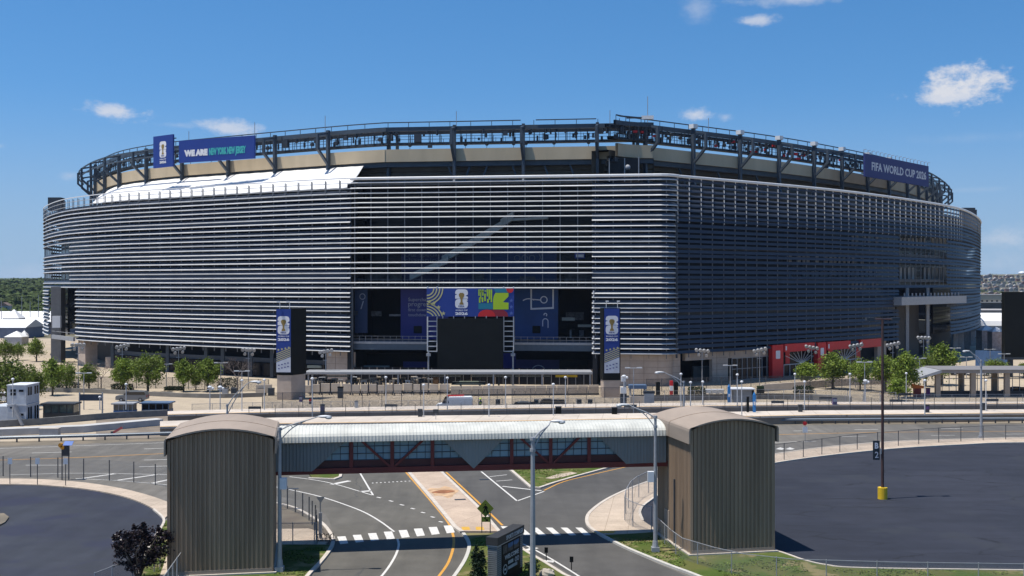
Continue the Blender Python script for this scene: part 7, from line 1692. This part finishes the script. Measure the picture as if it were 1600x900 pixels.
e = wp(1428, Y1); m = MB(); m.prism([(a.x, Y1 - 1.3, z1), (a.x, Y1 - 1.3, z1 - .55), (e.x, Y1 - 1.3, z1 - 1.75), (e.x, Y1 - 1.3, z1 - 1.45)], (0, 8.5, 0)); m.build('sloping_wing', GALV, t)
for px, dy in ((1465, 0), (1520, 0), (1573, 0), (1502, 6), (1554, 6), (1640, 0)): c = wp(px, Y1 + dy); m = MB(); m.box(c, (.85, .7, z1 - .6)); m.build('pier', mat("tan pier", (.38, .32, .26), .8), t)
m = MB()
for k in range(12): c = wp(1472 + k * 11, Y1 + 3); m.bar(c, (c.x, c.y, z1 - .6), .1)
m.bar(wp(1470, Y1 + 3) + Vector((0, 0, 3)), wp(1600, Y1 + 3) + Vector((0, 0, 3)), .12); m.build('screen_frame', GALV, t)
m = MB(); c = wp(1470, Y1 + 1.5); m.hexa(c, (16, 0, 0), (0, .5, 0), (0, 0, .95)); m.build('counter', mat("dark board", (.05, .055, .06), .6), t)
t = thing('ticket_machine', 'orange topped machine at the left end of the station canopy', 'machine', G(1433, 620)); b = G(1433, 620); m = MB(); m.box(b, (1.2, .7, 1.5)); m.build('body', mat("dark red cabinet", (.22, .03, .03), .6), t); m = MB(); m.prism([b + Vector((-.9, -.5, 1.5)), b + Vector((1.0, -.5, 1.5)), b + Vector((1.0, -.5, 1.9)), b + Vector((-.9, -.5, 2.3))], (0, 1, 0)); m.build('top', mat("orange top", (.62, .16, .03), .6), t)
Y2 = 243; a = wp(1570, Y2); t = thing('video_screen', 'very large blank black screen at the right edge of the picture', 'screen', (a.x + 10, Y2, 0)); m = MB(); m.hexa((a.x, Y2, Zat(558, Y2)), (26, 0, 0), (0, 1.6, 0), (0, 0, Zat(456, Y2) - Zat(558, Y2))); m.build('display', BLACK, t)
for f in (1.5, 9, 17, 24): m = MB(); m.box((a.x + f, Y2 + .8, 0), (.8, 1, Zat(558, Y2))); m.build('leg', STEELD, t)
m = MB(); m.hexa((a.x, Y2 - .1, Zat(562, Y2)), (26, 0, 0), (0, 1.8, 0), (0, 0, .5)); m.build('bottom_beam', STEELD, t)
wall('blue covered hoarding far right beside the stadium', [wp(1524, 262)[:2], wp(1575, 256)[:2]], 4.6, .4, mat("blue hoarding", (.06, .13, .28), .6, var=.2), 'hoarding')

# ---------------------------------------------------------------- far distance, left
for (px0, px1, py0, pyr, pyb, Yd, lab) in ((-60, 40, 512, 500, 522, 420, 'white event marquee at the far left, nearest one'), (-90, 75, 500, 487, 512, 520, 'long white event marquee behind the nearest one'), (22, 110, 508, 497, 521, 455, 'white event marquee touching the left side of the stadium')):
    a, b = wp(px0, Yd), wp(px1, Yd); ze, zr = Zat(py0, Yd), Zat(pyr, Yd); t = thing('marquee', lab, 'tent', (a + b) / 2)
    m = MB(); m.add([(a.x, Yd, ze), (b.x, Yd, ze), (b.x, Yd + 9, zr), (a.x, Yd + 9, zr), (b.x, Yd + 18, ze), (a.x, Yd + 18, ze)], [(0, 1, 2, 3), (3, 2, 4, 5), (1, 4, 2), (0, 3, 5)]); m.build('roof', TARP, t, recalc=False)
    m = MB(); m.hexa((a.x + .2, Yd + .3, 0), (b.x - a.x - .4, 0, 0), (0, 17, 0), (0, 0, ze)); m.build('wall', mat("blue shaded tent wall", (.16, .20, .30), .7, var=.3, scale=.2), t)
for (px, pyt, pye, pyb, Yd, wd, lab) in ((22, 483, 497, 512, 445, 26, 'pointed white tent before the marquees'), (26, 517, 526, 534, 372, 28, 'low white tent among the far left trees'), (38, 516, 523, 532, 380, 10, 'small white tent beside the low white tent')):
    c = wp(px, Yd); r = wd / F * Yd / 2; ze, zt = Zat(pye, Yd), Zat(pyt, Yd); t = thing('tent', lab, 'tent', c); q = [c + Vector((sx_ * r, sy_ * r, ze)) for sx_, sy_ in ((-1, -1), (1, -1), (1, 1), (-1, 1))]; m = MB(); m.add(q + [c + Vector((0, 0, zt))], [(0, 1, 4), (1, 2, 4), (2, 3, 4), (3, 0, 4)]); m.build('roof', TARP, t); m = MB(); m.box(c, (r * 1.9, r * 1.9, max(.5, ze))); m.build('wall', mat("pale tent wall", (.5, .5, .52), .7), t)
for k, (px, h_) in enumerate(((2, 26), (17, 22), (34, 29), (47, 24), (60, 30))):
    Yd = 470 + 12 * k; c = wp(px, Yd); t = thing('flag_mast', 'thin bare mast above the far left tents', 'mast', c, 'masts above the far left tents'); m = MB(); m.tube(c, c + Vector((0, 0, h_ * .5)), .14, 5); m.build('pole', GALV, t)
rw = random.Random(21)
def hill(name, x0, x1, Y, dep, hfun, mt):
    m = MB(); nx, ny = 40, 8; vs = []
    for j in range(ny + 1):
        for i in range(nx + 1):
            x = x0 + (x1 - x0) * i / nx; f = j / ny; vs.append((x, Y + dep * f, hfun(x, f) - .3))
    m.add(vs, [(j * (nx + 1) + i, j * (nx + 1) + i + 1, (j + 1) * (nx + 1) + i + 1, (j + 1) * (nx + 1) + i) for j in range(ny) for i in range(nx)]); return m.build(name, mt, None, kind='structure', smooth=True)
hL = lambda x, f: 17.5 * min(1, f * 1.15) ** .8 + 1.5 * math.sin(x * .01)
hill('wooded_hill', -1300, -250, 640, 900, hL, WOODF)
hill('far_ridge', -6000, 500, 7600, 900, lambda x, f: 62 * math.sin(min(1, f) * 1.57) + 8 * math.sin(x * .0013), WOODF)
m = MB()
for k in range(2600):
    f = rw.random(); Y = 600 + 1000 * f ** 1.3; px = rw.uniform(-140, 108); x = (px - CX) / F * Y
    ff = (Y - 640) / 900; z = max(0, hL(x, ff)) if ff > 0 else 0; r = rw.uniform(2.2, 5.2) * (1 + .5 * f)
    for q in range(5):
        c = Vector((x + rw.gauss(0, r * .45), Y + rw.gauss(0, r * .45), z + r * rw.uniform(.3, 1.05))); rr = r * rw.uniform(.35, .6)
        b0_ = len(m.v); m.sphere(c, rr, 5, 3, (1, 1, .8))
        for i in range(b0_, len(m.v)): m.v[i] = m.v[i] + Vector((rw.gauss(0, rr * .16), rw.gauss(0, rr * .16), rw.gauss(0, rr * .16)))
wd_ = m.build('far_wood', WOODF, None, kind='stuff', recalc=False); wd_['label'] = 'distant green wood on the low hill at the far left'; wd_['category'] = 'wood'
HW = [mat("pale house wall", (.50, .47, .43), .8), mat("cream house wall", (.42, .37, .30), .8), mat("grey house wall", (.28, .29, .31), .8), mat("brick house wall", (.26, .14, .11), .8)]
HR = [mat("grey roof", (.16, .16, .17), .8), mat("brown roof", (.17, .12, .10), .8), mat("pale roof", (.36, .35, .34), .8)]
def house(px, py, Y, wpx, label, group, k, flat=False):
    c = W(px, py, Y); L = wpx / F * Y; h = L * rw.uniform(.45, .75); d = L * .8; t = thing('house', label, 'house', c, group)
    c = Vector((c.x, c.y, c.z)); m = MB(); m.box(c + Vector((0, 0, -3)), (L, d, h + 3)); m.build('wall', HW[k % 4], t)
    m = MB()
    if flat: m.box(c + Vector((0, 0, h)), (L * 1.03, d * 1.03, .6))
    else: m.prism([c + Vector((-L * .54, -d / 2 - .3, h)), c + Vector((L * .54, -d / 2 - .3, h)), c + Vector((0, -d / 2 - .3, h + L * .32))], (0, d + .6, 0))
    m.build('roof', HR[k % 3], t)
    m = MB()
    for f in (-.28, .05, .3): m.box(c + Vector((f * L, -d / 2 - .05, h * .35)), (L * .13, .2, h * .32))
    m.build('window', DARKG, t)
for k, (px, py, Y, wp_) in enumerate(((36, 466, 950, 9), (12, 465, 930, 6), (44, 468, 900, 8), (27, 472, 860, 5), (8, 485, 640, 16), (20, 474, 800, 6), (60, 470, 880, 5), (38, 475, 790, 5), (2, 470, 860, 5), (52, 463, 1000, 5))):
    house(px, py, Y, wp_, 'wide grey roofed building at the foot of the far left wood' if k == 4 else 'small pale house among the trees of the far left hill', 'houses in the far left wood', k)
# ---------------------------------------------------------------- far distance, right: town on the slope
hR = lambda x, f: 40 * min(1, f * 1.25) + 1.0 * math.sin(x * .02)
hill('town_slope', 600, 1700, 1500, 900, hR, FARG)
hs = 0
for row in range(6):
    Y = 1560 + row * 105; ff = (Y - 1500) / 900
    px = 1528 + rw.uniform(0, 5)
    while px < 1612:
        x = (px - CX) / F * Y; z = hR(x, ff); py = CY + (H - z) * F / Y; w_ = rw.uniform(5, 8.5) - row * .3
        house(px, py, Y, w_, 'small pale house on the crowded far slope right of the stadium', 'houses on the far right slope', rw.randrange(12), rw.random() < .25); px += w_ + rw.uniform(.3, 3.4); hs += 1
far_tree = make_tree(31, 12, 9, LEAFD, 'round dark tree on the far slope right of the stadium'); first = True
for (px, pyb, pyt, w_, Y) in ((1552, 442, 426, 14, 2300), (1534, 443, 429, 7, 2280), (1541, 444, 431, 7, 2250), (1565, 443, 431, 8, 2250), (1572, 445, 433, 7, 2240), (1580, 445, 434, 6, 2240), (1590, 444, 430, 6, 2260), (1594, 451, 440, 10, 1900), (1586, 452, 442, 9, 1880), (1602, 451, 440, 10, 1890), (1578, 453, 445, 8, 1850), (1535, 459, 451, 9, 1650), (1545, 460, 453, 8, 1620), (1555, 459, 452, 8, 1640), (1564, 460, 454, 7, 1610), (1538, 449, 442, 5, 1950), (1560, 450, 443, 5, 1930)):
    s_ = Y / F; loc = W(px, pyb + 1.5, Y); sc2 = (w_ * s_ / 9, w_ * s_ / 9, (pyb + 1.5 - pyt) * s_ / 12); lab = 'large round dark tree on the far skyline right of the stadium' if px == 1552 else 'small dark tree among the houses of the far right slope'
    if first: far_tree.location = loc; far_tree.scale = sc2; far_tree['label'] = lab; far_tree['group'] = 'trees on the far right slope'; first = False
    else: dup(far_tree, loc, rw.uniform(0, 6), sc2, lab, 'trees on the far right slope')
Y = 2350; c = wp(1597, Y); t = thing('water_tower', 'white water tower on the far right skyline', 'water tower', W(1597, 447, Y)); m = MB()
zt = Zat(424, Y); zb_ = Zat(430, Y); m.sphere((c.x, Y, (zt + zb_) / 2), 7.5, 14, 8, (1, 1, .55)); m.build('tank', TAILW, t, smooth=True)
for k in range(6): a = k * 1.047; m = MB(); m.tube((c.x + 5.5 * math.cos(a), Y + 5.5 * math.sin(a), Zat(452, Y)), (c.x + 5 * math.cos(a), Y + 5 * math.sin(a), (zt + zb_) / 2), .6, 5); m.build('leg', GALV, t)
m = MB(); m.tube((c.x, Y, Zat(452, Y)), (c.x, Y, zb_), 1.4, 8); m.build('riser', TAILW, t)
def shed(px0, px1, pyt, pyb, Y, label, wm, rm=None, dep=30, stripes=0, name='warehouse'):
    a, b = wp(px0, Y), wp(px1, Y); t = thing(name, label, 'building', (a + b) / 2); m = MB(); m.hexa((a.x, Y, -.1), b - a, (0, dep, 0), (0, 0, Zat(pyt, Y) + .1)); m.build('wall', wm, t); m = MB(); m.hexa((a.x - .3, Y - .3, Zat(pyt, Y)), (b - a) + Vector((.6, 0, 0)), (0, dep + .6, 0), (0, 0, .5)); m.build('roof', rm or HR[2], t)
    if stripes:
        m = MB()
        for k in range(stripes): c = a.lerp(b, (k + .3) / stripes); m.hexa((c.x, Y - .1, Zat(pyt, Y) * .15), (b - a) * (.4 / stripes), (0, .1, 0), (0, 0, Zat(pyt, Y) * .5))
        m.build('window', DARKG, t)
shed(1500, 1700, 461, 471, 900, 'long beige building far beyond the stadium at the right', mat("beige shed", (.52, .44, .33), .8, var=.12, scale=.1), None, 30, 26)
shed(1500, 1720, 474, 480, 700, 'long dark low shed beyond the right side of the stadium', mat("dark shed", (.08, .08, .085), .8, var=.5, scale=.15), mat("dark roof", (.10, .10, .10), .8))
shed(1500, 1720, 486, 492, 560, 'long grey low shed behind the white marquee at the right', mat("grey shed", (.34, .32, .30), .8, var=.2, scale=.2), mat("mid grey roof", (.36, .34, .33), .8))
for k in range(16): 
    px = 1522 + k * 5.5; Y = 640 + (k % 3) * 8; c = wp(px, Y); s_ = rw.uniform(.28, .42)
    dup(far_tree, c, k, (s_ * 1.3, s_ * 1.3, s_), 'yellow green bush in the low row behind the right sheds', 'bushes behind the right sheds')
Yd = 430; a, b = wp(1515, Yd), wp(1640, Yd); t = thing('marquee', 'white arched marquee at the right beside the large black screen', 'tent', (a + b) / 2); m = MB(); vs = []
for i in range(9):
    an = math.pi * i / 8; vs += [(a.x, Yd + 10 - 10 * math.cos(an), 4.2 + 4.6 * math.sin(an)), (b.x, Yd + 10 - 10 * math.cos(an), 4.2 + 4.6 * math.sin(an))]
m.add(vs, [(2 * i, 2 * i + 1, 2 * i + 3, 2 * i + 2) for i in range(8)]); m.build('roof', TARP, t, recalc=False); m = MB(); m.hexa((a.x, Yd + .3, 0), b - a, (0, 19, 0), (0, 0, 4.2)); m.build('wall', mat("pale tent wall", (.5, .5, .52), .7), t)
for (px, pyt, pye, Yd, wd, lab) in ((1541, 508, 516, 345, 24, 'low white tent right of the stadium, left one'), (1556, 510, 518, 335, 20, 'low white tent right of the stadium, right one')):
    c = wp(px, Yd); r = wd / F * Yd / 2; ze, zt = Zat(pye, Yd), Zat(pyt, Yd); t = thing('tent', lab, 'tent', c); q = [c + Vector((sx_ * r, sy_ * r, ze)) for sx_, sy_ in ((-1, -1), (1, -1), (1, 1), (-1, 1))]; m = MB(); m.add(q + [c + Vector((0, 0, zt))], [(0, 1, 4), (1, 2, 4), (2, 3, 4), (3, 0, 4)]); m.build('roof', TARP, t); m = MB(); m.box(c, (r * 1.9, r * 1.9, max(.5, ze))); m.build('wall', mat("pink tent wall", (.42, .34, .31), .7, var=.3), t)
# ---- air
m = MB(); m.hexa((-7000, -120, -1.2), (14000, 0, 0), (0, 9200, 0), (0, 0, 92)); hz = m.build('haze', WHITE, None, kind='stuff'); hz['label'] = 'pale summer haze filling the air over the whole place'; hz['category'] = 'haze'
hm = bpy.data.materials.new("haze air"); hm.use_nodes = True; t_ = hm.node_tree; t_.nodes.clear(); o_ = N(t_, 'ShaderNodeOutputMaterial'); pv = N(t_, 'ShaderNodeVolumePrincipled'); pv.inputs['Density'].default_value = 0.000045; pv.inputs['Color'].default_value = (.62, .76, 1.0, 1); pv.inputs['Anisotropy'].default_value = 0.2
t_.links.new(pv.outputs[0], o_.inputs['Volume']); hz.data.materials.clear(); hz.data.materials.append(hm)
